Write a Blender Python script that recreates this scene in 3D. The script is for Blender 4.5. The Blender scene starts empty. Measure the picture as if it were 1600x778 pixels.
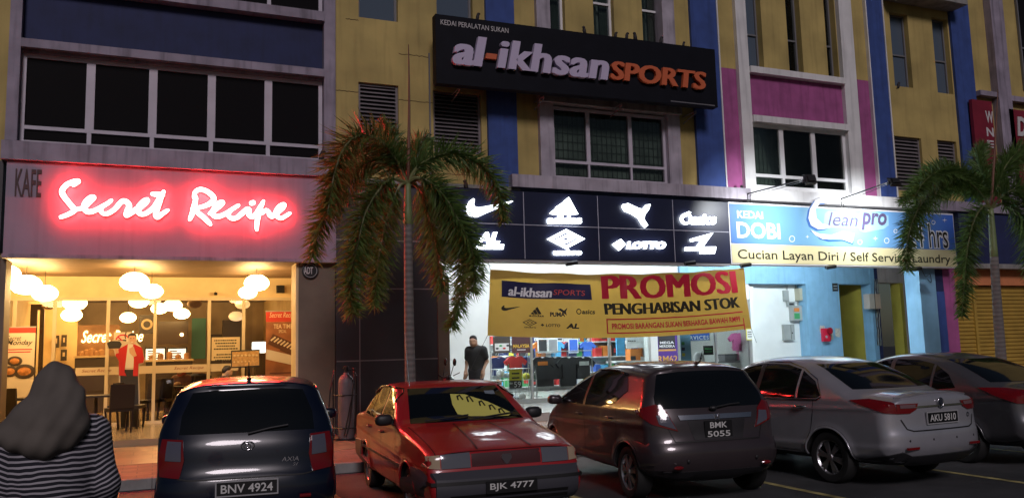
import bpy, bmesh, math, random
import numpy as np
from mathutils import Vector, Matrix
from mathutils.geometry import delaunay_2d_cdt
R = math.radians
SC = bpy.context.scene
COL = SC.collection
rng = random.Random(7)

# ------------------------------------------------------------------ camera
PPX, PPY, FPX = 800.0, 389.0, 1314.44
CAM = np.array([0.0, 0.0, 1.72])
def _basis(yaw, pit, rol):
    cy, sy = math.cos(yaw), math.sin(yaw)
    w = np.array([sy*math.cos(pit), cy*math.cos(pit), math.sin(pit)])
    r = np.array([cy, -sy, 0.0]); u = np.cross(r, w)
    c, s = math.cos(rol), math.sin(rol)
    return c*r+s*u, -s*r+c*u, w
CR, CU, CW = _basis(R(23.01263), R(6.7678), R(-1.507))
cd = bpy.data.cameras.new('camera')
cam = bpy.data.objects.new('camera', cd); COL.objects.link(cam)
cd.sensor_fit = 'HORIZONTAL'; cd.sensor_width = 36.0; cd.lens = FPX/1600*36.0
cd.clip_start = 0.05; cd.clip_end = 2000
cam.matrix_world = Matrix(((CR[0], CU[0], -CW[0], CAM[0]), (CR[1], CU[1], -CW[1], CAM[1]),
                           (CR[2], CU[2], -CW[2], CAM[2]), (0, 0, 0, 1)))
SC.camera = cam

# ------------------------------------------------------------------ night sky, faint moon-like sun, exposure
wd = bpy.data.worlds.new('World'); SC.world = wd; wd.use_nodes = True
nt = wd.node_tree; bg = nt.nodes['Background']
sky = nt.nodes.new('ShaderNodeTexSky'); sky.sky_type = 'NISHITA'; sky.sun_disc = False
SUN_EL, SUN_AZ = 33.0, 194.0
sky.sun_elevation = R(SUN_EL); sky.sun_rotation = R(SUN_AZ)
nt.links.new(sky.outputs[0], bg.inputs[0]); bg.inputs[1].default_value = 0.010
sl = bpy.data.lights.new('sun', 'SUN'); sl.energy = 1.08; sl.angle = R(14); sl.color = (1.0, 0.88, 0.94)
so = bpy.data.objects.new('sun', sl); COL.objects.link(so)
_az = R(SUN_AZ)
so.rotation_euler = Vector((math.sin(_az)*math.cos(R(SUN_EL)), math.cos(_az)*math.cos(R(SUN_EL)), math.sin(R(SUN_EL)))).to_track_quat('Z', 'Y').to_euler()
SC.view_settings.view_transform = 'Standard'; SC.view_settings.look = 'None'
SC.view_settings.gamma = 1.0; SC.view_settings.exposure = 0.0
SC.view_settings.use_curve_mapping = False
SC.render.engine = 'CYCLES'
SC.cycles.use_denoising = True
SC.cycles.max_bounces = 8; SC.cycles.transparent_max_bounces = 16
SC.cycles.sample_clamp_indirect = 4.0
SC.cycles.caustics_reflective = False; SC.cycles.caustics_refractive = False

# ------------------------------------------------------------------ photo geometry helpers
def ray(px, py):
    return CW*FPX + CR*(px-PPX) - CU*(py-PPY)
def onY(px, py, Y):
    d = ray(px, py); return CAM + d*(Y/d[1])
def onZ(px, py, Z):
    d = ray(px, py); return CAM + d*((Z-CAM[2])/d[2])
YF = 17.0                                   # front plane of the shophouse row
def G(px, py, Y=YF):
    p = onY(px, py, Y); return p[0], p[2]
def RC(tl, br, Y=YF):
    a = G(tl[0], tl[1], Y); b = G(br[0], br[1], Y)
    return a[0], b[0], b[1], a[1]           # x0 x1 z0 z1

# ------------------------------------------------------------------ materials
MATS = {}
def _new(name):
    m = bpy.data.materials.new(name); m.use_nodes = True
    return m, m.node_tree, m.node_tree.nodes['Principled BSDF']
def mat(name, col, rough=0.6, metal=0.0, var=0.0, scale=3.0, bump=0.0, bscale=60.0, streak=0.0, coat=0.0, spec=0.5, alpha=None, tint2=None):
    if name in MATS: return MATS[name]
    m, t, b = _new(name); N = t.nodes; L = t.links
    b.inputs['Base Color'].default_value = (*col, 1); b.inputs['Roughness'].default_value = rough
    b.inputs['Metallic'].default_value = metal
    b.inputs['Specular IOR Level'].default_value = spec
    if coat: b.inputs['Coat Weight'].default_value = coat; b.inputs['Coat Roughness'].default_value = 0.04
    if var or streak or bump:
        tc = N.new('ShaderNodeTexCoord')
        geo = N.new('ShaderNodeNewGeometry')
    if var or streak:
        n1 = N.new('ShaderNodeTexNoise'); n1.inputs['Scale'].default_value = scale; n1.inputs['Detail'].default_value = 6
        L.new(geo.outputs['Position'], n1.inputs['Vector'])
        mr = N.new('ShaderNodeMapRange'); mr.inputs[1].default_value = 0.3; mr.inputs[2].default_value = 0.7
        mr.inputs[3].default_value = 1-var; mr.inputs[4].default_value = 1+var*0.5
        L.new(n1.outputs['Fac'], mr.inputs[0])
        out = mr.outputs[0]
        if streak:
            mp = N.new('ShaderNodeMapping'); mp.inputs['Scale'].default_value = (5.0, 5.0, 0.35)
            L.new(geo.outputs['Position'], mp.inputs['Vector'])
            n2 = N.new('ShaderNodeTexNoise'); n2.inputs['Scale'].default_value = 1.6; n2.inputs['Detail'].default_value = 5
            L.new(mp.outputs[0], n2.inputs['Vector'])
            m2 = N.new('ShaderNodeMapRange'); m2.inputs[1].default_value = 0.5; m2.inputs[2].default_value = 0.75
            m2.inputs[3].default_value = 1.0; m2.inputs[4].default_value = 1-streak
            L.new(n2.outputs['Fac'], m2.inputs[0])
            mu = N.new('ShaderNodeMath'); mu.operation = 'MULTIPLY'
            L.new(out, mu.inputs[0]); L.new(m2.outputs[0], mu.inputs[1]); out = mu.outputs[0]
        mx = N.new('ShaderNodeMix'); mx.data_type = 'RGBA'; mx.blend_type = 'MULTIPLY'; mx.inputs[0].default_value = 1
        mx.inputs[6].default_value = (*col, 1)
        L.new(out, mx.inputs[7]); L.new(mx.outputs[2], b.inputs['Base Color'])
    if bump:
        n3 = N.new('ShaderNodeTexNoise'); n3.inputs['Scale'].default_value = bscale; n3.inputs['Detail'].default_value = 4
        L.new(geo.outputs['Position'], n3.inputs['Vector'])
        bp = N.new('ShaderNodeBump'); bp.inputs['Strength'].default_value = bump; bp.inputs['Distance'].default_value = 0.01
        L.new(n3.outputs['Fac'], bp.inputs['Height']); L.new(bp.outputs[0], b.inputs['Normal'])
    MATS[name] = m
    return m
def emit(name, col, s, base=(0.8, 0.8, 0.8)):
    if name in MATS: return MATS[name]
    m, t, b = _new(name)
    b.inputs['Base Color'].default_value = (*base, 1)
    b.inputs['Emission Color'].default_value = (*col, 1); b.inputs['Emission Strength'].default_value = s
    MATS[name] = m; return m
def glass(name, tint=(0.9, 0.95, 0.95), refl=0.9, rough=0.02):
    if name in MATS: return MATS[name]
    m, t, b = _new(name); N = t.nodes; L = t.links; N.remove(b)
    tr = N.new('ShaderNodeBsdfTransparent'); tr.inputs[0].default_value = (*tint, 1)
    gl = N.new('ShaderNodeBsdfGlossy'); gl.inputs['Roughness'].default_value = rough
    gl.inputs[0].default_value = (refl, refl, refl, 1)
    fr = N.new('ShaderNodeFresnel'); fr.inputs[0].default_value = 1.5
    ms = N.new('ShaderNodeMixShader')
    L.new(fr.outputs[0], ms.inputs[0]); L.new(tr.outputs[0], ms.inputs[1]); L.new(gl.outputs[0], ms.inputs[2])
    L.new(ms.outputs[0], N['Material Output'].inputs[0])
    MATS[name] = m; return m

# ------------------------------------------------------------------ mesh builder
class MB:
    def __init__(s): s.v = []; s.f = []; s.m = []
    def add(s, vs, fs, mi=0):
        o = len(s.v); s.v += [tuple(map(float, p)) for p in vs]
        s.f += [tuple(i+o for i in f) for f in fs]; s.m += [mi]*len(fs); return s
    def box(s, x0, x1, y0, y1, z0, z1, mi=0):
        if x0 > x1: x0, x1 = x1, x0
        if y0 > y1: y0, y1 = y1, y0
        if z0 > z1: z0, z1 = z1, z0
        v = [(x0,y0,z0),(x1,y0,z0),(x1,y1,z0),(x0,y1,z0),(x0,y0,z1),(x1,y0,z1),(x1,y1,z1),(x0,y1,z1)]
        return s.add(v, [(0,3,2,1),(4,5,6,7),(0,1,5,4),(1,2,6,5),(2,3,7,6),(3,0,4,7)], mi)
    def obox(s, c, ax, ay, az, mi=0):
        c = np.array(c, float); ax, ay, az = (np.array(k, float) for k in (ax, ay, az)); v = []
        for k in (-1, 1):
            for i, j in ((-1,-1),(1,-1),(1,1),(-1,1)): v.append(c+i*ax+j*ay+k*az)
        return s.add(v, [(0,3,2,1),(4,5,6,7),(0,1,5,4),(1,2,6,5),(2,3,7,6),(3,0,4,7)], mi)
    def tube(s, path, r, n=8, mi=0, cap=True, flat=None):
        P = [np.array(p, float) for p in path]; rs = r if hasattr(r, '__len__') else [r]*len(P)
        vs = []; fs = []; up = None
        for i, p in enumerate(P):
            t = P[min(i+1, len(P)-1)]-P[max(i-1, 0)]; t = t/(np.linalg.norm(t)+1e-9)
            if up is None:
                up = np.array([0, 0, 1.]) if abs(t[2]) < .9 else np.array([1., 0, 0])
            a = np.cross(t, up); a /= np.linalg.norm(a)+1e-9; b = np.cross(a, t); up = b
            for k in range(n):
                q = 2*math.pi*k/n; d = a*math.cos(q)+b*math.sin(q)
                if flat is not None: d = d*np.array(flat)
                vs.append(p+d*rs[i])
        for i in range(len(P)-1):
            for k in range(n):
                fs.append((i*n+k, i*n+(k+1) % n, (i+1)*n+(k+1) % n, (i+1)*n+k))
        if cap:
            fs.append(tuple(range(n))[::-1]); fs.append(tuple((len(P)-1)*n+k for k in range(n)))
        return s.add(vs, fs, mi)
    def lathe(s, prof, c, n=24, axis='z', mi=0, frame=None, caps=True):
        c = np.array(c, float); vs = []; fs = []
        if frame is None:
            frame = {'z': ((1,0,0),(0,1,0),(0,0,1)), 'y': ((1,0,0),(0,0,1),(0,1,0)), 'x': ((0,1,0),(0,0,1),(1,0,0))}[axis]
        e1, e2, e3 = (np.array(k, float) for k in frame)
        for r, h in prof:
            for k in range(n):
                q = 2*math.pi*k/n; vs.append(c+e1*(r*math.cos(q))+e2*(r*math.sin(q))+e3*h)
        for i in range(len(prof)-1):
            for k in range(n): fs.append((i*n+k, i*n+(k+1) % n, (i+1)*n+(k+1) % n, (i+1)*n+k))
        if caps and prof[0][0] > 1e-6: fs.append(tuple(range(n))[::-1])
        if caps and prof[-1][0] > 1e-6: fs.append(tuple((len(prof)-1)*n+k for k in range(n)))
        return s.add(vs, fs, mi)
    def ball(s, c, r, n=16, m=10, mi=0):
        r = (r, r, r) if not hasattr(r, '__len__') else r
        vs = []; fs = []; c = np.array(c, float)
        for i in range(m+1):
            a = math.pi*i/m
            for k in range(n):
                q = 2*math.pi*k/n
                vs.append(c+np.array([r[0]*math.sin(a)*math.cos(q), r[1]*math.sin(a)*math.sin(q), -r[2]*math.cos(a)]))
        for i in range(m):
            for k in range(n): fs.append((i*n+k, i*n+(k+1) % n, (i+1)*n+(k+1) % n, (i+1)*n+k))
        return s.add(vs, fs, mi)
    def prism(s, poly, f0, f1, mi=0):
        """poly: 2-D outline; f0(p), f1(p) give the front and back 3-D points"""
        vv = [Vector((p[0], p[1])) for p in poly]; n = len(vv)
        area = sum(vv[i][0]*vv[(i+1) % n][1]-vv[(i+1) % n][0]*vv[i][1] for i in range(n))
        if area < 0: vv = vv[::-1]
        res = delaunay_2d_cdt(vv, [(i, (i+1) % n) for i in range(n)], [], 1, 1e-7)
        q = res[0]; T = res[2]
        a = [f0(p) for p in q]; b = [f1(p) for p in q]; k = len(q)
        fs = [tuple(t) for t in T]+[tuple(i+k for i in reversed(t)) for t in T]
        idx = {}
        o = [min(range(k), key=lambda j: (q[j]-p).length) for p in vv]
        for i in range(n): fs.append((o[(i+1) % n], o[i], o[i]+k, o[(i+1) % n]+k))
        return s.add(a+b, fs, mi)
    def xz(s, poly, y0, y1, mi=0):
        return s.prism(poly, lambda p: (p[0], y0, p[1]), lambda p: (p[0], y1, p[1]), mi)
    def build(s, name, mats, parent=None, smooth=False, local=False, sharp=None):
        me = bpy.data.meshes.new(name)
        off = np.zeros(3)
        if parent is not None and not local:
            p = parent; 
            while p is not None: off = off+np.array(p.location); p = p.parent
        vv = np.array(s.v).reshape(-1, 3)-off
        me.from_pydata([tuple(p) for p in vv], [], s.f)
        mats = mats if isinstance(mats, (list, tuple)) else [mats]
        for m in mats: me.materials.append(m)
        if len(mats) > 1: me.polygons.foreach_set('material_index', s.m)
        me.update()
        if smooth:
            me.polygons.foreach_set('use_smooth', [True]*len(me.polygons))
            if sharp:
                me.set_sharp_from_angle(angle=R(sharp))
        o = bpy.data.objects.new(name, me); COL.objects.link(o)
        if parent is not None: o.parent = parent
        return o
def tag(o, label, cat, group=None):
    o['label'] = label; o['category'] = cat
    if group: o['group'] = group
    return o
def thing(name, label, cat, loc=(0, 0, 0), rz=0.0, group=None):
    o = bpy.data.objects.new(name, None); COL.objects.link(o); o.location = loc; o.rotation_euler = (0, 0, rz)
    o.empty_display_size = 0.2
    return tag(o, label, cat, group)
def struct(o): o['kind'] = 'structure'; return o
def dup_tree(o, parent=None):
    c = o.copy(); COL.objects.link(c); c.parent = parent
    for ch in [k for k in bpy.data.objects if k.parent == o]: dup_tree(ch, c)
    return c

# ------------------------------------------------------------------ writing
_TX = {}
def text_geo(s, bold=0.0, shear=0.0, space=1.0, res=3):
    key = (s, bold, shear, space)
    if key in _TX: return _TX[key]
    cu = bpy.data.curves.new('lettering', 'FONT'); cu.body = s; cu.offset = bold; cu.shear = shear
    cu.space_character = space; cu.resolution_u = res; cu.fill_mode = 'FRONT'
    ob = bpy.data.objects.new('lettering', cu); COL.objects.link(ob)
    dg = bpy.context.evaluated_depsgraph_get(); dg.update()
    me = bpy.data.meshes.new_from_object(ob.evaluated_get(dg))
    v = np.array([tuple(p.co) for p in me.vertices])[:, :2]; f = [tuple(p.vertices) for p in me.polygons]
    # boundary edges for extrusion
    cnt = {}
    for t in f:
        for a, b in zip(t, t[1:]+t[:1]): cnt[(a, b)] = 1
    be = [(a, b) for a, b in cnt if (b, a) not in cnt]
    bpy.data.objects.remove(ob); bpy.data.curves.remove(cu); bpy.data.meshes.remove(me)
    lo = v.min(0); hi = v.max(0); v = (v-lo)/(hi-lo)
    _TX[key] = (v, f, be); return _TX[key]
def put_text(mb, s, fn, depth=0.0, mi=0, mi_side=None, **k):
    """fn(u, v, d): unit square + depth (0 = face, 1 = back) -> 3-D point"""
    fat = k.pop('fat', 0.0)
    if fat:
        fn0 = fn
        for i, q in enumerate((-1, 0, 1)):
            put_text(mb, s, (lambda u, v_, d, q=q, i=i: (lambda a: (a[0], a[1]-.0015*i, a[2]))(fn0(u*(1-2*fat)+fat+q*fat, v_, d))), depth, mi, mi_side, **k)
        return mb
    v, f, be = text_geo(s, **k); n = len(v)
    a = [fn(p[0], p[1], 0.0) for p in v]
    if depth <= 0: return mb.add(a, f, mi)
    b = [fn(p[0], p[1], depth) for p in v]
    mb.add(a+b, f, mi)
    o = len(mb.v)-2*n
    for i, j in be:
        mb.f.append((o+j, o+i, o+i+n, o+j+n)); mb.m.append(mi if mi_side is None else mi_side)
    return mb
def wall_text(mb, s, tl, br, Y, depth=0.0, mi=0, **k):
    x0, x1, z0, z1 = RC(tl, br, Y)
    return put_text(mb, s, lambda u, v, d: (x0+(x1-x0)*u, Y+d, z0+(z1-z0)*v), depth, mi, **k)
def rect_text(mb, s, x0, x1, z0, z1, Y, depth=0.0, mi=0, **k):
    return put_text(mb, s, lambda u, v, d: (x0+(x1-x0)*u, Y+d, z0+(z1-z0)*v), depth, mi, **k)

# ------------------------------------------------------------------ smooth implicit shapes
def surfnet(F, lo, hi, h):
    lo = np.array(lo, float); hi = np.array(hi, float)
    n = np.ceil((hi-lo)/h).astype(int)+1
    ax = [lo[i]+h*np.arange(n[i]) for i in range(3)]
    D = F(*np.meshgrid(*ax, indexing='ij')).astype(np.float32)
    S = D < 0
    acc = np.zeros((n[0]-1, n[1]-1, n[2]-1, 3)); cnt = np.zeros((n[0]-1, n[1]-1, n[2]-1))
    for a in range(3):
        b, c = (a+1) % 3, (a+2) % 3
        sl0 = [slice(None)]*3; sl1 = [slice(None)]*3; sl0[a] = slice(0, -1); sl1[a] = slice(1, None)
        d0 = D[tuple(sl0)]; d1 = D[tuple(sl1)]
        cr = S[tuple(sl0)] != S[tuple(sl1)]
        t = np.where(cr, d0/(d0-d1+1e-20), 0.0)
        for ob in (0, 1):
            for oc in (0, 1):
                q = [slice(None)]*3; q[b] = slice(ob, n[b]-1+ob); q[c] = slice(oc, n[c]-1+oc)
                cc = cr[tuple(q)]; tt = t[tuple(q)]
                acc[..., a] += np.where(cc, tt, 0); acc[..., b] += cc*ob; acc[..., c] += cc*oc; cnt += cc
    on = cnt > 0
    idx = -np.ones(on.shape, int); idx[on] = np.arange(on.sum())
    ii = np.argwhere(on)
    V = lo+h*(ii+acc[on]/cnt[on][:, None])
    faces = []
    for a in range(3):
        b, c = (a+1) % 3, (a+2) % 3
        sl0 = [slice(None)]*3; sl1 = [slice(None)]*3; sl0[a] = slice(0, -1); sl1[a] = slice(1, None)
        cr = S[tuple(sl0)] != S[tuple(sl1)]
        e = np.argwhere(cr)
        e = e[(e[:, b] > 0) & (e[:, c] > 0) & (e[:, b] < n[b]-1) & (e[:, c] < n[c]-1)]
        def at(db, dc):
            k = e.copy(); k[:, b] -= db; k[:, c] -= dc; return idx[k[:, 0], k[:, 1], k[:, 2]]
        q = np.stack([at(1, 1), at(0, 1), at(0, 0), at(1, 0)], 1)
        ins = S[e[:, 0], e[:, 1], e[:, 2]]
        q = np.where(ins[:, None], q, q[:, ::-1])
        faces.append(q)
    return V, np.concatenate(faces)
def newton(F, V, it=3, e=2e-3, mx=0.02):
    V = V.copy()
    for _ in range(it):
        f = F(V[:, 0], V[:, 1], V[:, 2]); g = np.zeros_like(V)
        for a in range(3):
            d = np.zeros(3); d[a] = e
            P = V+d; M = V-d
            g[:, a] = (F(P[:, 0], P[:, 1], P[:, 2])-F(M[:, 0], M[:, 1], M[:, 2]))/(2*e)
        gg = (g*g).sum(1)+1e-6
        st = -(f/gg)[:, None]*g
        L = np.linalg.norm(st, axis=1, keepdims=True); st *= np.minimum(1, mx/(L+1e-9))
        V += st
    return V
def cap(a, b, ra, rb=None): return ('c', np.array(a, float), np.array(b, float), ra, ra if rb is None else rb)
def ell(c, r, rot=None): return ('e', np.array(c, float), np.array(r, float), rot)
def sdf_prims(prims, k=0.03):
    def F(x, y, z):
        acc = 0.0
        for p in prims:
            if p[0] == 'c':
                _, a, b, ra, rb = p; ab = b-a; L = ab@ab+1e-9
                t = np.clip(((x-a[0])*ab[0]+(y-a[1])*ab[1]+(z-a[2])*ab[2])/L, 0, 1)
                d = np.sqrt((x-a[0]-t*ab[0])**2+(y-a[1]-t*ab[1])**2+(z-a[2]-t*ab[2])**2)-(ra+(rb-ra)*t)
            else:
                _, c, r, rot = p
                X, Y_, Z = x-c[0], y-c[1], z-c[2]
                if rot is not None:
                    m = np.array(Matrix.Rotation(rot[0], 3, rot[1])).T
                    X, Y_, Z = (m[0, 0]*X+m[0, 1]*Y_+m[0, 2]*Z, m[1, 0]*X+m[1, 1]*Y_+m[1, 2]*Z, m[2, 0]*X+m[2, 1]*Y_+m[2, 2]*Z)
                q = np.sqrt((X/r[0])**2+(Y_/r[1])**2+(Z/r[2])**2)
                d = (q-1)*min(r)
            acc = acc+np.exp(np.clip(-d/k, -60, 60))
        return -k*np.log(acc+1e-30)
    return F
def prim_bounds(prims, pad=0.05):
    lo = np.full(3, 1e9); hi = -lo
    for p in prims:
        if p[0] == 'c':
            for q, r in ((p[1], p[3]), (p[2], p[4])): lo = np.minimum(lo, q-r); hi = np.maximum(hi, q+r)
        else:
            r = max(p[2]) if p[3] is not None else p[2]; lo = np.minimum(lo, p[1]-r); hi = np.maximum(hi, p[1]+r)
    return lo-pad, hi+pad
def sdf_obj(name, F, lo, hi, h, m, parent=None, local=True, mats=None, mfun=None, it=2):
    V, Q = surfnet(F, lo, hi, h)
    V = newton(F, V, it)
    mb = MB(); mb.v = [tuple(p) for p in V]; mb.f = [tuple(int(i) for i in q) for q in Q]; mb.m = [0]*len(mb.f)
    if mfun is not None:
        C = V[Q].mean(1); mb.m = [int(k) for k in mfun(C)]
    return mb.build(name, mats or m, parent, smooth=True, local=local)
def catmull(P, n=8, closed=False):
    P = [np.array(p, float) for p in P]; out = []
    N = len(P)
    for i in range(N if closed else N-1):
        if closed: a, b, c, d = P[i-1], P[i], P[(i+1) % N], P[(i+2) % N]
        else: a, b, c, d = P[max(i-1, 0)], P[i], P[i+1], P[min(i+2, N-1)]
        for k in range(n):
            t = k/n
            out.append(0.5*((2*b)+(-a+c)*t+(2*a-5*b+4*c-d)*t*t+(-a+3*b-3*c+d)*t**3))
    if not closed: out.append(P[-1])
    return out
# ================================================================== materials of the place
M = dict(
 yellow=mat('yellow_wall_paint', (0.47, 0.36, 0.125), .8, var=.28, scale=1.0, streak=.18, bump=.15),
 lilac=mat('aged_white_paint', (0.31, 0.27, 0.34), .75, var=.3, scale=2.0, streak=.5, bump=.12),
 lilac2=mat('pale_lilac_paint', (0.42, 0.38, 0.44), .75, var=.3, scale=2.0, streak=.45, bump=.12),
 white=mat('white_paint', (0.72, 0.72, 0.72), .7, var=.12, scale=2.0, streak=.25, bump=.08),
 blue=mat('blue_wall_paint', (0.035, 0.075, 0.27), .75, var=.2, streak=.25, bump=.1),
 navy=mat('navy_wall_paint', (0.014, 0.022, 0.085), .75, var=.2, streak=.2, bump=.1),
 magenta=mat('magenta_wall_paint', (0.36, 0.085, 0.25), .75, var=.2, streak=.3, bump=.1),
 skyblue=mat('sky_blue_paint', (0.22, 0.43, 0.62), .6, var=.12, streak=.15, bump=.05),
 cafebrown=mat('brown_grey_cladding', (0.16, 0.12, 0.085), .55, var=.15, bump=.05),
 charcoal=mat('charcoal_panel', (0.055, 0.052, 0.06), .45, var=.15, scale=1.0),
 grout=mat('pale_grout', (0.30, 0.29, 0.30), .8),
 frame=mat('lilac_window_frame', (0.52, 0.48, 0.55), .45, var=.1),
 wframe=mat('white_window_frame', (0.75, 0.75, 0.76), .4, var=.08),
 dframe=mat('dark_window_frame', (0.16, 0.16, 0.17), .45),
 alu=mat('aluminium_frame', (0.45, 0.45, 0.45), .35, metal=.7),
 dglass=mat('dark_window_glass', (0.010, 0.009, 0.010), .12, spec=.12),
 gglass=mat('green_dark_glass', (0.016, 0.028, 0.028), .12, spec=.6),
 skyglass=mat('sky_reflection_glass', (0.085, 0.115, 0.155), .15, spec=.5),  # pane colour carries the blue-grey reflection of the dusk sky
 louvre=mat('grey_louvre_slat', (0.17, 0.15, 0.16), .55, var=.2),
 black=mat('black_void', (0.012, 0.012, 0.012), .8),
 cream=mat('cream_wall', (0.72, 0.56, 0.31), .7, var=.1),
 beige=mat('beige_wall', (0.46, 0.40, 0.38), .75, var=.15, streak=.2, bump=.05),
 shopwhite=mat('shop_white_wall', (0.74, 0.76, 0.75), .65, var=.08, scale=1.5),
 yellowdoor=mat('mustard_door_wall', (0.46, 0.38, 0.06), .65, var=.2, scale=1.5),
 orange=mat('orange_wall_band', (0.62, 0.22, 0.09), .7, var=.15, streak=.2),
 shutter=mat('yellow_roller_shutter', (0.42, 0.27, 0.05), .5, var=.2, scale=2),
 conc=mat('concrete_edge', (0.28, 0.27, 0.26), .85, var=.3, scale=4, streak=.3, bump=.2),
 dark=mat('dark_plastic', (0.015, 0.015, 0.016), .4),
 wire=mat('black_cable', (0.012, 0.012, 0.012), .5),
 cafefloor=mat('polished_tile_floor', (0.34, 0.25, 0.15), .22, var=.15),
 shopfloor=mat('pale_shop_floor', (0.50, 0.48, 0.45), .25, var=.1),
)

def hole_wall(mb, X0, X1, Z0, Z1, holes, yf, yb, mi=0):
    xs = sorted({X0, X1, *[min(max(h[i], X0), X1) for h in holes for i in (0, 1)]})
    zs = sorted({Z0, Z1, *[min(max(h[i], Z0), Z1) for h in holes for i in (2, 3)]})
    def solid(i, j):
        if i < 0 or j < 0 or i >= len(xs)-1 or j >= len(zs)-1: return False
        x = (xs[i]+xs[i+1])/2; z = (zs[j]+zs[j+1])/2
        return not any(h[0] < x < h[1] and h[2] < z < h[3] for h in holes)
    for i in range(len(xs)-1):
        for j in range(len(zs)-1):
            if not solid(i, j): continue
            a, b, c, d = xs[i], xs[i+1], zs[j], zs[j+1]
            mb.add([(a,yf,c),(b,yf,c),(b,yf,d),(a,yf,d)], [(0,1,2,3)], mi)
            mb.add([(a,yb,c),(b,yb,c),(b,yb,d),(a,yb,d)], [(3,2,1,0)], mi)
            if not solid(i-1, j): mb.add([(a,yf,c),(a,yf,d),(a,yb,d),(a,yb,c)], [(0,1,2,3)], mi)
            if not solid(i+1, j): mb.add([(b,yf,c),(b,yb,c),(b,yb,d),(b,yf,d)], [(0,1,2,3)], mi)
            if not solid(i, j-1): mb.add([(a,yf,c),(a,yb,c),(b,yb,c),(b,yf,c)], [(0,1,2,3)], mi)
            if not solid(i, j+1): mb.add([(a,yf,d),(b,yf,d),(b,yb,d),(a,yb,d)], [(0,1,2,3)], mi)
    return mb

# ================================================================== ground
def brick_mat(name, c1, c2, mortar, sx, sy, rough=.7):
    m, t, b = _new(name); N = t.nodes; L = t.links
    geo = N.new('ShaderNodeNewGeometry'); br = N.new('ShaderNodeTexBrick')
    br.inputs['Scale'].default_value = 1.0; br.inputs['Brick Width'].default_value = sx; br.inputs['Row Height'].default_value = sy
    br.inputs['Mortar Size'].default_value = 0.006; br.inputs['Color1'].default_value = (*c1, 1); br.inputs['Color2'].default_value = (*c2, 1)
    br.inputs['Mortar'].default_value = (*mortar, 1)
    L.new(geo.outputs['Position'], br.inputs['Vector'])
    n = N.new('ShaderNodeTexNoise'); n.inputs['Scale'].default_value = 2.5; n.inputs['Detail'].default_value = 6
    L.new(geo.outputs['Position'], n.inputs['Vector'])
    mr = N.new('ShaderNodeMapRange'); mr.inputs[1].default_value = .3; mr.inputs[2].default_value = .7; mr.inputs[3].default_value = .65; mr.inputs[4].default_value = 1.1
    L.new(n.outputs['Fac'], mr.inputs[0])
    mx = N.new('ShaderNodeMix'); mx.data_type = 'RGBA'; mx.blend_type = 'MULTIPLY'; mx.inputs[0].default_value = 1
    L.new(br.outputs['Color'], mx.inputs[6]); L.new(mr.outputs[0], mx.inputs[7]); L.new(mx.outputs[2], b.inputs['Base Color'])
    b.inputs['Roughness'].default_value = rough
    bp = N.new('ShaderNodeBump'); bp.inputs['Strength'].default_value = .4; bp.inputs['Distance'].default_value = .01
    L.new(br.outputs['Fac'], bp.inputs['Height']); bp.invert = True; L.new(bp.outputs[0], b.inputs['Normal'])
    MATS[name] = m; return m
asphalt, t_, b_ = _new('asphalt'); N_ = t_.nodes; L_ = t_.links
g_ = N_.new('ShaderNodeNewGeometry')
n1 = N_.new('ShaderNodeTexNoise'); n1.inputs['Scale'].default_value = .9; n1.inputs['Detail'].default_value = 8; n1.inputs['Roughness'].default_value = .65
n2 = N_.new('ShaderNodeTexNoise'); n2.inputs['Scale'].default_value = 160; n2.inputs['Detail'].default_value = 2
L_.new(g_.outputs['Position'], n1.inputs['Vector']); L_.new(g_.outputs['Position'], n2.inputs['Vector'])
cr_ = N_.new('ShaderNodeValToRGB'); cr_.color_ramp.elements[0].color = (.020, .021, .023, 1); cr_.color_ramp.elements[1].color = (.065, .066, .07, 1)
cr_.color_ramp.elements[0].position = .35; cr_.color_ramp.elements[1].position = .7
L_.new(n1.outputs['Fac'], cr_.inputs[0]); L_.new(cr_.outputs[0], b_.inputs['Base Color']); b_.inputs['Roughness'].default_value = .72
bp_ = N_.new('ShaderNodeBump'); bp_.inputs['Strength'].default_value = .5; bp_.inputs['Distance'].default_value = .006
L_.new(n2.outputs['Fac'], bp_.inputs['Height']); L_.new(bp_.outputs[0], b_.inputs['Normal'])
mb = MB(); mb.add([(-160,-160,0),(160,-160,0),(160,160,0),(-160,160,0)], [(0,1,2,3)])
struct(mb.build('ground', asphalt))
tile = brick_mat('red_paving_tile', (.27, .15, .10), (.20, .11, .075), (.10, .08, .07), .4, .2)
KY = 12.5; ZC = .25
mb = MB(); mb.box(-40, 60, KY+.14, YF+.25, .0, .125)
struct(mb.build('walkway', tile))
mb = MB()
x = -40.0
while x < 60:
    mb.box(x+.004, x+.996, KY, KY+.138, .0, .135); x += 1.0
struct(mb.build('kerb', M['conc']))
yl = mat('worn_yellow_line', (.42, .36, .14), .7, var=.75, scale=5)
mb = MB()
for k in range(-4, 9):
    X = 6.98+2.47*k
    mb.add([(X-.05, 7.0, .004), (X+.05, 7.0, .004), (X+.05, KY-.15, .004), (X-.05, KY-.15, .004)], [(0,1,2,3)])
struct(mb.build('parking_lines', yl))
# raised verandah floors behind the front plane
CAFE_X0, CAFE_X1 = -2.55, 2.70
YG = 20.3            # glass line of the sports shop
YC = 21.2            # glass line of the cafe
mb = MB(); mb.box(-40, 3.3, 14.35, YF+.24, .126, .130); struct(mb.build('tan_apron', brick_mat('tan_floor_tile', (.42,.30,.17), (.36,.26,.15), (.2,.15,.1), .6, .6, .3)))
mb = MB(); mb.box(-3.2, 3.35, YF+.26, 30.0, .0, ZC); struct(mb.build('cafe_floor', M['cafefloor']))
mb = MB(); mb.box(3.36, 60, YF+.26, 30.0, .0, .30); struct(mb.build('verandah_floor', M['shopfloor']))

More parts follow.
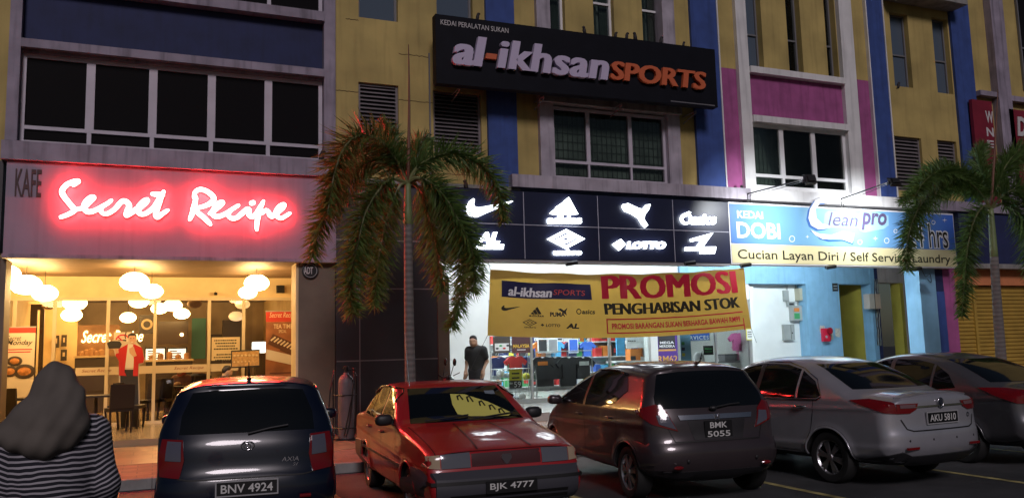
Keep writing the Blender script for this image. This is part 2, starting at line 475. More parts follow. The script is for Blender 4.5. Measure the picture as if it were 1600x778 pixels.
# ================================================================== windows / louvres
def window(parent, x0, x1, z0, z1, y, mull, trans, fm, gm, fw=.055, dep=.07, name='window', mw=None, back=None):
    """framed window standing in its opening; the pane is a sub-part"""
    mb = MB(); mw = mw or fw
    mb.box(x0, x0+fw, y-dep, y, z0, z1); mb.box(x1-fw, x1, y-dep, y, z0, z1)
    mb.box(x0+fw, x1-fw, y-dep, y, z1-fw, z1); mb.box(x0+fw, x1-fw, y-dep, y, z0, z0+fw)
    for t in trans: mb.box(x0+fw, x1-fw, y-dep+.004, y, t-fw*.45, t+fw*.45)
    for m in mull:
        zs = [z0+fw]+sorted(trans)+[z1-fw]
        for i in range(len(zs)-1):
            a = zs[i]+(fw*.45 if i else 0); b = zs[i+1]-(fw*.45 if i < len(zs)-2 else 0)
            w = mw*(.5 if (i == 0 and trans) else 1)
            mb.box(m-w*.5, m+w*.5, y-dep+.006, y, a, b)
    f = mb.build(name, fm, parent)
    mb = MB(); mb.box(x0+fw*.5, x1-fw*.5, y-.022, y-.016, z0+fw*.5, z1-fw*.5)
    mb.build('pane', glass('dark_clear_pane', (.70, .74, .71), .8, .06) if back else gm, f)
    if back:
        mb = MB(); yb = y+.10
        if back == 'curtain':
            n = 40; w = (x1-x0)
            for a, b in ((0.0, .42), (.58, 1.0)):
                vs = []
                for i in range(n+1):
                    u = a+(b-a)*i/n; xx = x0+.02+(w-.04)*u; yy = yb+.02*math.sin(i*1.1+x0)
                    vs += [(xx, yy, z0+.03), (xx-(.12*w if a == 0 else -.12*w)*(.0), yy, z1-.03)]
                mb.add(vs, [(2*i, 2*i+2, 2*i+3, 2*i+1) for i in range(n)])
            mb.build('curtain', mat('grey_green_curtain', (.16, .20, .18), .8, var=.2), f)
        else:
            mb2 = MB()
            for i in range(int((x1-x0)/.13)): mb2.box(x0+.08+.13*i, x0+.095+.13*i, y+.045, y+.058, z0+.06, z1-.06)
            for i in range(int((z1-z0)/.2)): mb2.box(x0+.06, x1-.06, y+.060, y+.070, z0+.12+.2*i, z0+.132+.2*i)
            mb2.build('security_grille', mat('dull_grille', (.17, .18, .17), .5), f)
        dz_ = .19 if back == 'curtain' else .085; mb = MB(); mb.box(x0, x1, y+dz_, y+dz_+.01, z0, z1); mb.build('dark_room', mat('dim_green_room', (.30, .34, .32), .9, var=.6, scale=1.5), f)
    return f
def louvre(parent, x0, x1, z0, z1, y, n):
    mb = MB()
    mb.box(x0, x0+.05, y-.1, y, z0, z1); mb.box(x1-.05, x1, y-.1, y, z0, z1); mb.box(x0+.05, x1-.05, y-.1, y, z1-.05, z1); mb.box(x0+.05, x1-.05, y-.1, y, z0, z0+.05)
    for i in range(n):
        z = z0+.05+(z1-z0-.1)*(i+.5)/n; h = (z1-z0-.1)/n
        mb.add([(x0+.05,y-.10,z-h*.28),(x1-.05,y-.10,z-h*.28),(x1-.05,y-.02,z+h*.4),(x0+.05,y-.02,z+h*.4),
                (x0+.05,y-.10,z-h*.12),(x1-.05,y-.10,z-h*.12),(x1-.05,y-.02,z+h*.5),(x0+.05,y-.02,z+h*.5)],
               [(0,3,2,1),(4,5,6,7),(0,1,5,4),(1,2,6,5),(2,3,7,6),(3,0,4,7)])
    mb2 = MB(); mb2.box(x0, x1, y+.02, y+.03, z0, z1)
    f = mb.build('louvre_vent', M['louvre'], parent); mb2.build('backing', M['black'], f); return f
def P(parent, name, mt, *boxes):
    mb = MB()
    for b in boxes: mb.box(*b)
    return mb.build(name, mt, parent)
ZTOP = 14.2
YW = YF+.12          # plane of the plain coloured walls, a little behind the white frames
# px helper on the wall plane
def W(tl, br, y=YW): return RC(tl, br, y)
def XP(px, py, y=YW): return G(px, py, y)[0]
def ZP(px, py, y=YW): return G(px, py, y)[1]

# ================================================================== BUILDING A : cafe shophouse
A = thing('shophouse', 'dark shophouse above the cafe, with blue panel and a row of five dark windows', 'building', (0, YF, 0), group='terraced shophouses')
zs_b, zs_t = 3.615, 5.27                     # cafe sign board
ax0, ax1 = -2.56, 3.335                      # outer edges of the white frame
pl = -2.37; pr = 3.10
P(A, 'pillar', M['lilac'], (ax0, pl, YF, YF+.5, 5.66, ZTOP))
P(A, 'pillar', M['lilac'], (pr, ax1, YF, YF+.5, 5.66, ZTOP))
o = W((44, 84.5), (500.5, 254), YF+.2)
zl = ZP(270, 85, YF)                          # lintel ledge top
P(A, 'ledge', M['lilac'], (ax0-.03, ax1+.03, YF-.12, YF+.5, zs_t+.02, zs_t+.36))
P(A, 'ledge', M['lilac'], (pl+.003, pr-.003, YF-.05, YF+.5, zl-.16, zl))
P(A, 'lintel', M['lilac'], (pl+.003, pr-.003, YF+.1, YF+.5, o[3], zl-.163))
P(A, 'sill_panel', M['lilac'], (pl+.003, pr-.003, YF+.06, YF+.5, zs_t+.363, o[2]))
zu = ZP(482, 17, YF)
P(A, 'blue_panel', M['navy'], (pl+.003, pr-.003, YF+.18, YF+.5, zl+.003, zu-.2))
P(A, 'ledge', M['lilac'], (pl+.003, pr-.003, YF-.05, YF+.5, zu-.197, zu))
mull = [XP(141.5, 144, YF+.2), XP(239, 150, YF+.2), XP(330.5, 155, YF+.2), XP(419, 160, YF+.2)]
tr = ZP(97, 203, YF+.2)
window(A, pl+.01, pr-.01, o[2], o[3], YF+.24, mull, [tr], M['frame'], M['dglass'], fw=.075, mw=.15)
window(A, pl+.01, pr-.01, zu+.01, zu+2.4, YF+.24, mull, [zu+.6], M['frame'], M['dglass'], fw=.075, mw=.15)
P(A, 'gable_panel', M['navy'], (pl+.003, pr-.003, YF+.18, YF+.5, zu+2.45, ZTOP))
# yellow walls either side
yA0, yA1 = ax1, XP(761, 200)
l1 = W((560, 128), (623, 190)); l2 = W((676.5, 141), (761, 243)); zlv = l2[2]
w1 = W((560, -60), (622, 35)); w2 = W((681, -50), (739, 45))
mb = MB(); hole_wall(mb, yA0+.003, yA1, 5.3, ZTOP, [(l1[0], l1[1], zlv, l1[3]), (l2[0], l2[1]-.12, zlv, l2[3]), (w1[0], w1[1], w1[2], w1[3]), (w2[0], w2[1], w2[2], w2[3])], YW, YW+.3)
mb.build('yellow_wall', M['yellow'], A)
P(A, 'yellow_wall', M['yellow'], (ax0-3.5, ax0-.003, YW, YW+.3, 5.3, ZTOP))
P(A, 'side_cladding', mat('dark_slate_cladding', (.05, .045, .05), .6, var=.3), (ax0-3.5, ax0-.003, YF+.05, YF+.4, .125, 5.29))
louvre(A, l1[0], l1[1], zlv, l1[3], YW+.16, 15); louvre(A, l2[0], l2[1]-.12, zlv, l2[3], YW+.16, 15)
window(A, *w1, YW+.2, [], [w1[2]+1.6], M['dframe'], M['skyglass'], fw=.05)
window(A, *w2, YW+.2, [], [w2[2]+1.6], M['dframe'], M['skyglass'], fw=.05)
P(A, 'pilaster', M['blue'], (yA1+.002, XP(806, 200), YF+.04, YW+.3, 5.3, ZTOP))
mb = MB()
for a, b in (((525, 141), (560, 144)), ((623, 84), (671, 90)), ((623, 157), (676, 160)), ((540, 30), (560, 32)), ((524, 232), (600, 237)), ((640, 268), (760, 277))):
    p, q = onY(*a, YW-.002), onY(*b, YW-.002); n = 12
    pts = [(p[0]+(q[0]-p[0])*i/n, YW-.002, (p[2]+q[2])/2+rng.uniform(-.012, .012)) for i in range(n+1)]
    mb.tube(pts, .007, 4, cap=False)
mb.build('render_crack', mat('crack_brown', (.08, .05, .025), .9), A)
P(A, 'conduit', M['dframe'], (XP(671, 150)-.015, XP(671, 150)+.015, YW-.03, YW-.002, 5.5, ZP(671, 84)))
P(A, 'ledge', M['conc'], (ax1+.05, XP(806, 200), YF-.06, YW+.3, 5.22, 5.297))
# ground storey of the cafe
P(A, 'beam', M['cafebrown'], (-2.45, 3.335, YF+.27, YF+.5, zs_b-.005, zs_b+.3))
xo = XP(466, 560, YF+.1)
P(A, 'pillar', M['cafebrown'], (xo, 3.335, YF+.1, YF+.75, .128, zs_b-.075))
P(A, 'pillar', M['cafebrown'], (-2.62, -2.46, YF+.1, YF+.75, .128, zs_b-.075))
P(A, 'lit_pillar_edge', M['cream'], (xo-.05, xo-.002, YF+.09, YF+.7, .128, zs_b-.077))  # cream strip paints the lantern light on the pillar's inner edge
ccl = mat('cafe_ceiling', (.62, .50, .32), .8)
P(A, 'verandah_ceiling', mat('brown_soffit', (.20, .13, .075), .6, var=.12), (-3.0, 3.33, YF+.28, YC+.1, 3.6, 3.61))
P(A, 'bulkhead', M['cream'], (-3.0, 3.33, YC, YC+.12, 3.12, 3.597))
P(A, 'side_wall', M['cream'], (-3.1, -3.0, YF+.8, 29.5, ZC, 3.95))
P(A, 'side_wall', M['cream'], (3.335, 3.42, YF+.8, 29.5, ZC, 3.95))
P(A, 'room_ceiling', mat('dim_room_ceiling', (.36, .29, .2), .8), (-3.0, 3.33, YC+.12, 29.5, 3.5, 3.6))
P(A, 'back_wall', mat('warm_back_wall', (.46, .36, .23), .7, var=.15), (-3.0, 3.33, 29.4, 29.6, .3, 3.5))
# clad wall between cafe and sports shop
cx0, cx1 = 3.342, XP(684, 500)
P(A, 'clad_wall', M['charcoal'], (cx0, cx1, YF+.03, YF+.35, .125, 5.2))
mb = MB()
for (a, b) in (((530, 449), (684, 453)), ((530, 561), (684, 563)), ((540, 372), (684, 380))):
    z = (ZP(*a, YF)+ZP(*b, YF))/2; mb.box(cx0+.01, cx1-.01, YF+.024, YF+.031, z-.012, z+.012)
xx = XP(563, 600, YF); mb.box(xx-.01, xx+.01, YF+.022, YF+.031, .13, 5.1)
mb.build('grout_joint', M['grout'], A)

# ================================================================== BUILDING B : sports shophouse
B = thing('shophouse', 'yellow shophouse with a white framed bay window behind the black 3D letter sign', 'building', (6, YF, 0), group='terraced shophouses')
bx0 = XP(807, 200); bx1 = XP(1085, 200)
p0 = XP(844, 200, YF); p1 = XP(1045, 230, YF); p2 = XP(1064, 230, YF)
wb = W((860, 166), (1047, 290), YF+.15)
wtx = [XP(853, 30, YF+.15), XP(883, 30, YF+.15), XP(928, 45, YF+.15), XP(960, 45, YF+.15), XP(1004, 40, YF+.15), XP(1036, 40, YF+.15)]
zwt = ZP(950, 80, YF+.15)
P(B, 'yellow_wall', M['yellow'], (bx0+.002, p0-.002, YW, YW+.3, 5.57, ZTOP))
P(B, 'yellow_wall', M['yellow'], (p2+.002, bx1, YW, YW+.3, 5.57, ZTOP))
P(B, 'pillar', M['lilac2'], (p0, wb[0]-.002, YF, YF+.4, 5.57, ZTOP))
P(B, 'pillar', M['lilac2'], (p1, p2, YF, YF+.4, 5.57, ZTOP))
mb = MB(); hole_wall(mb, wb[0], p1-.002, wb[3]+.26, ZTOP, [(wtx[0], wtx[1], 9.0, 13.2), (wtx[2], wtx[3], 9.0, 13.2), (wtx[4], wtx[5], 9.0, 13.2)], YF+.15, YF+.45)
mb.build('yellow_panel', M['yellow'], B)
for k, gm in zip((0, 2, 4), (M['gglass'], M['gglass'], mat('pale_curtain_glass', (.13, .17, .16), .2))):
    z1 = ZP((640, 0), 0) if False else 0
    f = window(B, wtx[k], wtx[k+1], 9.0, 13.2, YF+.36, [], [9.0+1.05+.0], M['wframe'], gm, fw=.06, back='curtain')
P(B, 'ledge', M['conc'], (p0-.02, p2+.02, YF-.1, YF+.45, wb[3]+.03, wb[3]+.25))
mulB = [XP(919, 225, YF+.15), XP(985, 230, YF+.15)]; trB = ZP(985, 260, YF+.15)
window(B, wb[0], p1-.002, wb[2], wb[3], YF+.2, mulB, [trB], M['frame'], M['dglass'], fw=.07, mw=.1, back='grille')
P(B, 'sill_panel', M['lilac2'], (wb[0], p1-.002, YF+.1, YF+.45, 5.57, wb[2]-.002))
zt = ZP(1000, 288, YF); zbm = 5.22
bled0 = XP(800, 290, YF-.15)
P(B, 'ledge', M['lilac2'], (bled0, XP(1166, 300, YF), YF-.18, YF+.45, zbm+.06, 5.565))
# blue pilaster with its pale edge, shared with the laundry house
P(B, 'pilaster', M['blue'], (bx1+.002, XP(1131, 250)-.04, YF+.04, YW+.3, 5.57, ZTOP))
P(B, 'edge_strip', M['white'], (XP(1131, 250)-.038, XP(1131, 250), YF+.02, YW+.3, 5.57, ZTOP))
# verandah
vx0 = cx1; vx1 = XP(1440, 480)
P(B, 'pillar', M['cafebrown'], (XP(684, 520, YF)+.003, XP(702, 520, YF), YF-.02, YF+.4, .3, ZP(690, 436, YF)))
P(B, 'verandah_ceiling', M['shopwhite'], (vx0, XP(1120, 414, YF), YF+.1, YG+.2, 4.2, 4.3))
sx0 = XP(765, 560, YG); sx1 = XP(1175, 540, YG)
P(B, 'side_wall', M['shopwhite'], (vx0-.3, sx0, YG, YG+.15, .3, 4.197))
P(B, 'bulkhead', M['shopwhite'], (sx0+.002, sx1, YG, YG+.15, 3.0, 4.197))
P(B, 'room_ceiling', M['shopwhite'], (vx0-.3, sx1+.3, YG+.16, 27.0, 3.3, 3.4))
P(B, 'room_wall', M['shopwhite'], (vx0-.3, vx0-.2, YG+.16, 27.0, .3, 3.3))
P(B, 'room_wall', M['shopwhite'], (sx1+.004, sx1+.1, YG-.02, 27.0, .3, 3.3))
P(B, 'back_wall', M['shopwhite'], (vx0-.2, sx1+.2, 26.8, 27.0, .3, 3.3))
# shop glazing
gl = glass('shop_glass', (.93, .97, .96), .8)
mb = MB(); mb2 = MB()
mx = [765, 832, 955, 1018, 1122, 1175]
XS = [XP(p, 560, YG) for p in mx]
for xv in XS: mb.box(xv-.03, xv+.03, YG+.04, YG+.12, .42, 3.0)
mb.box(XS[0]+.03, XS[-1]-.03, YG+.045, YG+.115, .3, .42); mb.box(XS[0]+.03, XS[-1]-.03, YG+.045, YG+.115, 2.93, 2.998)
fr = mb.build('shopfront', M['alu'], B)
mb2.box(XS[0]+.01, XS[-1]-.01, YG+.078, YG+.084, .40, 2.95); mb2.build('pane', gl, fr)
P(B, 'column', M['shopwhite'], (XP(1016, 550, YG), XP(1024, 550, YG)+.06, YG-.05, YG+.3, .3, 3.0))

# ================================================================== BUILDING C : laundry shophouse
Cb = thing('shophouse', 'magenta and yellow shophouse with white framed windows above the laundry sign', 'building', (14, YF, 0), group='terraced shophouses')
c0 = XP(1131, 250); c1 = XP(1154, 100, YF); c2 = XP(1174, 250, YF)
zpk = ZP(1145, 108); zpk2 = ZP(1358, 127)
P(Cb, 'magenta_wall', M['magenta'], (c0+.002, c1-.002, YW, YW+.3, 5.57, zpk))
P(Cb, 'yellow_wall', M['yellow'], (c0+.002, c1-.002, YW, YW+.3, zpk+.002, ZTOP))
cp1 = XP(1158, 40, YF); 
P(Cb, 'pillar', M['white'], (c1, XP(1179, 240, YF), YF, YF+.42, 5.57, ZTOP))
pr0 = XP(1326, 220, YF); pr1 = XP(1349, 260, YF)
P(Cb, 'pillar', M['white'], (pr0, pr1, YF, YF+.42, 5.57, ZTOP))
k0 = XP(1179, 240, YF)+.002; k1 = pr0-.002
wl = W((1180, 193), (1329, 303), YF+.12)
P(Cb, 'ledge', M['white'], (k0, k1, YF-.06, YF+.4, wl[3]+.002, wl[3]+.17))
zm0 = wl[3]+.172; zm1 = ZP(1250, 126, YF+.1)
P(Cb, 'magenta_panel', M['magenta'], (k0, k1, YF+.12, YF+.4, zm0, zm1))
P(Cb, 'ledge', M['white'], (k0, k1, YF-.06, YF+.4, zm1+.002, zm1+.17))
cw = [XP(1171, 60, YF+.15), XP(1191, 60, YF+.15), XP(1230, 60, YF+.15), XP(1252, 60, YF+.15), XP(1290, 60, YF+.15), XP(1311, 60, YF+.15)]
cw[0] = k0+.03; cw[5] = min(cw[5], k1-.02)
mb = MB(); hole_wall(mb, k0, k1, zm1+.172, ZTOP, [(cw[i], cw[i+1], zm1+.18, 13.4) for i in (0, 2, 4)], YF+.14, YF+.44)
mb.build('yellow_panel', M['yellow'], Cb)
for i in (0, 2, 4): window(Cb, cw[i], cw[i+1], zm1+.18, 13.4, YF+.4, [], [zm1+.18+1.0], M['dframe'], M['dglass'] if i else M['skyglass'], fw=.05, back='curtain' if i else None)
ml = [XP(1223, 240, YF+.12), XP(1273, 245, YF+.12)]; trC = ZP(1250, 278, YF+.12)
window(Cb, k0, k1, wl[2], wl[3], YF+.2, ml, [trC], M['wframe'], M['gglass'], fw=.09, mw=.14, back='grille')
P(Cb, 'sill_panel', M['white'], (k0, k1, YF+.06, YF+.44, 5.57, wl[2]-.002))
q0 = XP(1350, 250); q1 = XP(1368, 250); q2 = XP(1395, 250)
P(Cb, 'magenta_wall', M['magenta'], (pr1+.002, q1-.04, YW, YW+.3, 5.57, zpk2))
P(Cb, 'yellow_wall', M['yellow'], (pr1+.002, q1-.04, YW, YW+.3, zpk2+.002, ZTOP))
P(Cb, 'edge_strip', M['white'], (q1-.038, q1, YF+.02, YW+.3, 5.57, ZTOP))
P(Cb, 'pilaster', M['blue'], (q1+.002, q2-.04, YF+.04, YW+.3, 5.57, ZTOP))
P(Cb, 'edge_strip', M['white'], (q2-.038, q2, YF+.02, YW+.3, 5.57, ZTOP))
P(Cb, 'ledge', M['white'], (XP(1166, 300, YF)+.003, XP(1420, 310, YF), YF-.18, YF+.45, zbm+.06, 5.565))
# laundry verandah: blue surround, white meter wall, doorways
P(Cb, 'verandah_ceiling', M['skyblue'], (XP(1120, 414, YF)+.003, vx1+.2, YF+.1, YG+.2, 4.2, 4.3))
bw0 = sx1+.104; bwA = XP(1262, 520, YG); 
P(Cb, 'meter_wall', M['shopwhite'], (bw0, bwA+.05, YG+.35, YG+.5, .3, 4.197))
zop = ZP(1215, 443.5, YG)
P(Cb, 'blue_header', M['skyblue'], (XP(1060, 430, YG), bwA, YG-.06, YG+.345, zop, 4.197))
dA0 = XP(1312, 500, YG); dA1 = XP(1362, 500, YG)
zd = ZP(1335, 444, YG)
P(Cb, 'blue_wall', M['skyblue'], (bwA+.002, dA0, YG-.06, YG+.34, .3, 4.197), (dA0+.002, dA1-.002, YG-.05, YG+.33, zd, 4.196), (dA1, dA1+.18, YG-.06, YG+.34, .3, 4.197))
P(Cb, 'stair_wall', M['yellowdoor'], (dA0-.02, dA1+.02, YG+2.2, YG+2.3, .3, zd+.4), (dA1, dA1+.1, YG+.36, YG+2.19, .3, zd+.4))
P(Cb, 'stair_ceiling', M['beige'], (dA0-.1, dA1+.1, YG+.36, YG+2.19, zd+.41, zd+.5))
dB0 = XP(1374, 500, YG); dB1 = XP(1408, 500, YG)
pB0 = dA1+.183
P(Cb, 'dark_post', M['navy'], (pB0, dB0, YG-.06, YG+.34, .3, 4.197))
bwR = XP(1446, 500, YG)
P(Cb, 'beige_wall', M['beige'], (dB1+.14, bwR, YG-.06, YG+.34, .3, 4.197), (dB0+.002, dB1+.138, YG-.055, YG+.33, zd+.05, 4.197))
P(Cb, 'door_jamb', M['yellowdoor'], (dB1, dB1+.138, YG-.05, YG+.33, .3, zd+.048))
P(Cb, 'dark_passage', mat('dim_passage', (.06, .05, .035), .8, var=.4), (dB0-.1, dB1+.3, YG+2.0, YG+2.1, .3, 3.6))

# ================================================================== BUILDING D : right stair house
D = thing('shophouse', 'plain yellow shophouse at the right with slatted vents and closed yellow shutters', 'building', (21, YF, 0), group='terraced shophouses')
e0 = q2+.003; e1 = XP(1501, 250)
dw = [W((1389, 19), (1427, 138)), W((1455, 27), (1490, 148))]
dl = [W((1396, 212), (1446, 300)), W((1464, 218), (1513, 300))]
dl[0] = (max(dl[0][0], e0+.12), dl[0][1], dl[0][2], dl[0][3]); dl[1] = (dl[1][0], min(dl[1][1], e1-.12), dl[0][2], dl[0][3])
dw[0] = (max(dw[0][0], e0+.12), dw[0][1], dw[0][2], dw[0][3])
mb = MB(); hole_wall(mb, e0, e1, 5.57, ZTOP, dw+dl, YW, YW+.3); mb.build('yellow_wall', M['yellow'], D)
for w_ in dw: window(D, *w_, YW+.22, [], [w_[2]+(w_[3]-w_[2])*.45], M['dframe'], M['skyglass'], fw=.05)
for l_ in dl: louvre(D, *l_, YW+.18, 14)
P(D, 'hood', M['conc'], (e0+.05, e1+.1, YF-.5, YW-.003, ZP(1450, 14), ZP(1450, 14)+.28))
P(D, 'ledge', M['lilac'], (XP(1420, 310, YF)+.003, 34, YF-.18, YF+.45, zbm+.06, 5.565))
e2 = XP(1531, 250)
P(D, 'pilaster', M['blue'], (e1+.002, e2, YF+.04, YW+.3, 5.57, ZTOP))
rs0 = e2+.01; zr1 = ZP(1545, 155); 
P(D, 'yellow_wall', M['yellow'], (e2+.003, 34, YW, YW+.3, 5.57, ZTOP))
P(D, 'pillar', M['lilac'], (XP(1560, 200, YF), XP(1580, 200, YF), YF-.12, YW-.002, 5.57, ZTOP))
P(D, 'ledge', M['lilac'], (e2+.01, XP(1560, 200, YF)-.004, YF-.1, YW-.003, zr1+.01, zr1+.16))
P(D, 'ledge', M['lilac'], (XP(1580, 200, YF)+.004, 34, YF-.1, YW-.003, ZP(1590, 166)+.06, ZP(1590, 166)+.22))
f0 = XP(1592, 80)
window(D, f0, f0+.9, ZP(1592, 140), 13.4, YW-.01, [], [10.6], M['dframe'], M['dglass'], fw=.05)
# lower right
s0 = XP(1495, 370, YF)
P(D, 'navy_fascia', M['navy'], (s0+.003, 34, YF-.1, YF+.3, 3.8, zbm+.057))
P(D, 'lower_ledge', M['conc'], (s0+.003, 34, YF-.14, YF+.3, 3.66, 3.797))
u0 = XP(1440, 480, YF); u1 = XP(1465, 480, YF); u2 = XP(1480, 480, YF); u3 = XP(1501, 500, YF)
P(D, 'pilaster', M['skyblue'], (u0, u1, YF, YF+.5, .3, 3.66))
P(D, 'pilaster', M['blue'], (u1+.003, u2, YF+.05, YF+.5, .3, ZP(1470, 455, YF)), )
P(D, 'pilaster', M['navy'], (u1+.003, u2, YF+.06, YF+.5, ZP(1470, 455, YF)+.003, 3.66))
P(D, 'pilaster', M['magenta'], (u2+.003, u3, YF+.08, YF+.5, .3, 3.66))
zo = ZP(1550, 446, YF+.3)
P(D, 'orange_band', M['orange'], (u3+.003, 34, YF+.2, YF+.5, zo, 3.66))
def shutter(x0, x1):
    mb = MB(); n = 26
    for i in range(n):
        a = .3+(zo-.3)*i/n; b = .3+(zo-.3)*(i+1)/n; h = b-a
        vs = []
        for x in (x0, x1):
            vs += [(x, YF+.36, a), (x, YF+.325, a+h*.3), (x, YF+.325, a+h*.7), (x, YF+.36, b-h*.02)]
        mb.add(vs, [(0,4,5,1),(1,5,6,2),(2,6,7,3)])
    return mb.build('roller_shutter', M['shutter'], D)
xs1 = XP(1525, 500, YF+.3)
shutter(u3+.003, xs1-.05); shutter(xs1+.05, 27.5)
P(D, 'shutter_rail', M['shutter'], (xs1-.05, xs1+.05, YF+.28, YF+.4, .3, zo))
# ================================================================== SIGNS
def wtext(mb, s, xl, xr, zt, zb, Y, depth=0.0, mi=0, **k):
    x0 = G(*xl, Y)[0]; x1 = G(*xr, Y)[0]; z1 = G(*zt, Y)[1]; z0 = G(*zb, Y)[1]
    return rect_text(mb, s, x0, x1, z0, z1, Y, depth, mi, **k)
def board(parent, name, mt, x0, x1, z0, z1, y, d): return P(parent, name, mt, (x0, x1, y, y+d, z0, z1))

# ---- cafe script sign, red neon
neon_w = emit('neon_face', (1.0, .030, .027), 160.0)
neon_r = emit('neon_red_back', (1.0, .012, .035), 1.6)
SG = thing('neon_sign', 'long pale cafe sign board with glowing red and white script lettering', 'shop sign', (0, YF, 4.4))
board(SG, 'board', mat('pale_sign_board', (.31, .25, .33), .6, var=.1, scale=1.5, streak=.15), -2.5, 3.333, zs_b, zs_t, YF-.04, .3)
P(SG, 'bottom_trim', M['lilac'], (-2.52, 3.335, YF-.06, YF+.09, zs_b-.07, zs_b-.002))
def zpath(pts, ox, oy, s=8.0, Y=YF-.12):
    pts = catmull(pts, 5); out = []
    for p in pts:
        x, z = G(ox+p[0]/s, oy+p[1]/s, Y); out.append((x, Y, z))
    return out
secret = [[(262,168),(318,128),(342,106),(290,108),(200,145),(142,210),(142,268),(200,350),(268,430),(290,468),(240,508),(150,545),(100,560)],
 [(290,468),(350,450),(400,440),(450,395),(510,335),(530,308),(490,312),(430,370),(412,430),(440,480),(490,490),(560,465),(640,420),(700,385),(765,335)],
 [(640,420),(618,470),(655,512),(720,505),(800,450),(860,378),(905,350),(955,372),(975,420),(950,480),(940,532),(1000,500),(1060,460),(1120,425),(1180,372),(1198,338),(1150,360),(1095,425),(1092,490),(1130,520),(1200,500),(1280,430),(1345,330),(1395,255),(1418,222)],
 [(1400,240),(1352,380),(1310,500),(1325,556),(1380,520),(1472,458)], [(1240,264),(1330,270),(1420,282)]]
recipe = [[(215,205),(196,300),(165,420),(125,522)], [(180,250),(198,165),(258,128),(340,148),(415,205),(432,255),(372,312),(270,350),(140,372)],
 [(190,385),(270,450),(340,512),(402,578)],
 [(365,440),(440,392),(520,325),(545,290),(500,300),(440,368),(418,430),(460,468),(520,460),(590,425),(680,365),(755,318)],
 [(630,410),(618,460),(660,492),(720,482),(790,425),(845,378),(872,385),(870,440),(902,470),(955,440),(1010,350),(1062,262)],
 [(880,308),(950,285)], [(1058,270),(1012,365),(990,450),(972,560),(970,650)],
 [(1030,440),(1080,388),(1118,410),(1130,450),(1160,468),(1195,440),(1245,400),(1300,350),(1310,318),(1260,338),(1212,400),(1222,460),(1270,490),(1330,462),(1398,418)]]
mb = MB(); mbr = MB()
for st, ox, oy in ((secret, 80, 270), (recipe, 280, 280)):
    for s_ in st:
        n = len(catmull(s_, 5)); r = [(.031+.012*math.sin(math.pi*i/(n-1)))*min(1, .55+.25*min(i, n-1-i)) for i in range(n)]
        if len(s_) == 2: r = [.043*min(1, .6+.3*min(i, n-1-i)) for i in range(n)]
        mb.tube(zpath(s_, ox, oy), r, 8, flat=(1, .45, 1))
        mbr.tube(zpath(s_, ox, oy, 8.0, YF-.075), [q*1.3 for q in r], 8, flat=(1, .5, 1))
mb.build('lettering', neon_w, SG, smooth=True); mbr.build('red_backlight', neon_r, SG)
mb = MB(); wtext(mb, 'KAFE', (23.5, 285), (65, 285), (40, 264), (40, 307.5), YF-.055, .014, bold=.012); mb.build('lettering', mat('dark_brown_letter', (.03, .008, .008), .5), SG)

# ---- alarm company disc
AD = thing('alarm_sign', 'small round black alarm company sign high on the brown cafe pillar', 'sign', (3, YF, 3.3))
c = onY(485, 423, YF+.06)
mb = MB(); mb.lathe([(.165, .03), (.165, .004), (.15, 0.0)], (c[0], YF+.065, c[2]), 28, frame=((1,0,0),(0,0,1),(0,1,0))); mb.build('disc', M['dark'], AD)
pal = mat('pale_sign_ink', (.55, .53, .53), .5)
mb = MB(); wtext(mb, 'ADT', (475, 423), (489, 423), (480, 417), (480, 428), YF+.060, .0, bold=.02)
mb.lathe([(.132, .0), (.125, 0.0)], (c[0], YF+.061, c[2]), 28, frame=((1,0,0),(0,0,1),(0,1,0)), caps=False); mb.build('lettering', pal, AD)

# ---- big black 3-D letter sign on the upper floor
YB = 16.35
BK = thing('sign_board', 'big black upper sign board with grey and orange raised lettering', 'shop sign', (9, YB, 8))
x0 = onY(681, 76, YB)[0]; x1 = onY(1119, 120, YB)[0]
zt_ = (onY(680, 22, YB)[2]+onY(1118, 78, YB)[2])/2; zb_ = (onY(683, 130, YB)[2]+onY(1120, 168, YB)[2])/2
ztl, ztr = onY(680, 22, YB)[2], onY(1118, 78, YB)[2]; zbl, zbr = onY(683, 130, YB)[2], onY(1120, 168, YB)[2]
mb = MB(); mb.xz([(x0, zbl), (x1, zbr), (x1, ztr), (x0, ztl)], YB, YB+.22)
mb.build('board', mat('black_sign_face', (.006, .0065, .011), .6, var=.2, spec=.15), BK)
mb = MB()
for xx in (x0+.6, x0+2.6, x0+4.6, x1-.5):
    mb = MB(); mb.tube([(xx, YW, zbl-.14), (xx, YB+.2, zbl-.01), (xx, YB+.2, zbl+.03), (xx, YW, zbl+.03)], .014, 6)
    mb.build('bracket', M['dframe'], BK)
lg = mat('grey_letter_face', (.52, .46, .62), .5); lo_ = mat('orange_letter_face', (.55, .12, .045), .5)
YT = YB-.11
mb = MB(); wtext(mb, 'al', (707, 95), (761, 60), (759, 59), (744, 104), YT, .105, bold=.02, shear=.18, fat=.04)
wtext(mb, 'ikhsan', (777, 104), (951.5, 100), (808, 64.5), (784, 107), YT, .105, bold=.015, shear=.18, space=1.06, fat=.011)
mb.build('lettering', lg, BK)
mb = MB(); wtext(mb, 'SPORTS', (954, 120), (1103.5, 120), (983, 98.5), (987, 127.5), YT+.02, .085, bold=.012, shear=.12, fat=.009)
a0 = onY(759, 82.5, YT); a1 = onY(778, 93, YT); mb.xz([(a0[0], a1[2]), (a1[0]-.03, a1[2]), (a1[0], a0[2]), (a0[0]+.03, a0[2])], YT+.02, YT+.105)
mb.build('lettering', lo_, BK)
mb = MB(); wtext(mb, 'KEDAI PERALATAN SUKAN', (688.5, 35), (794.5, 50), (692, 31), (692, 39), YB-.004); mb.build('lettering', pal, BK)
mb = MB(); a0 = onY(1048, 157.5, YB); a1 = onY(1116, 163.5, YB)
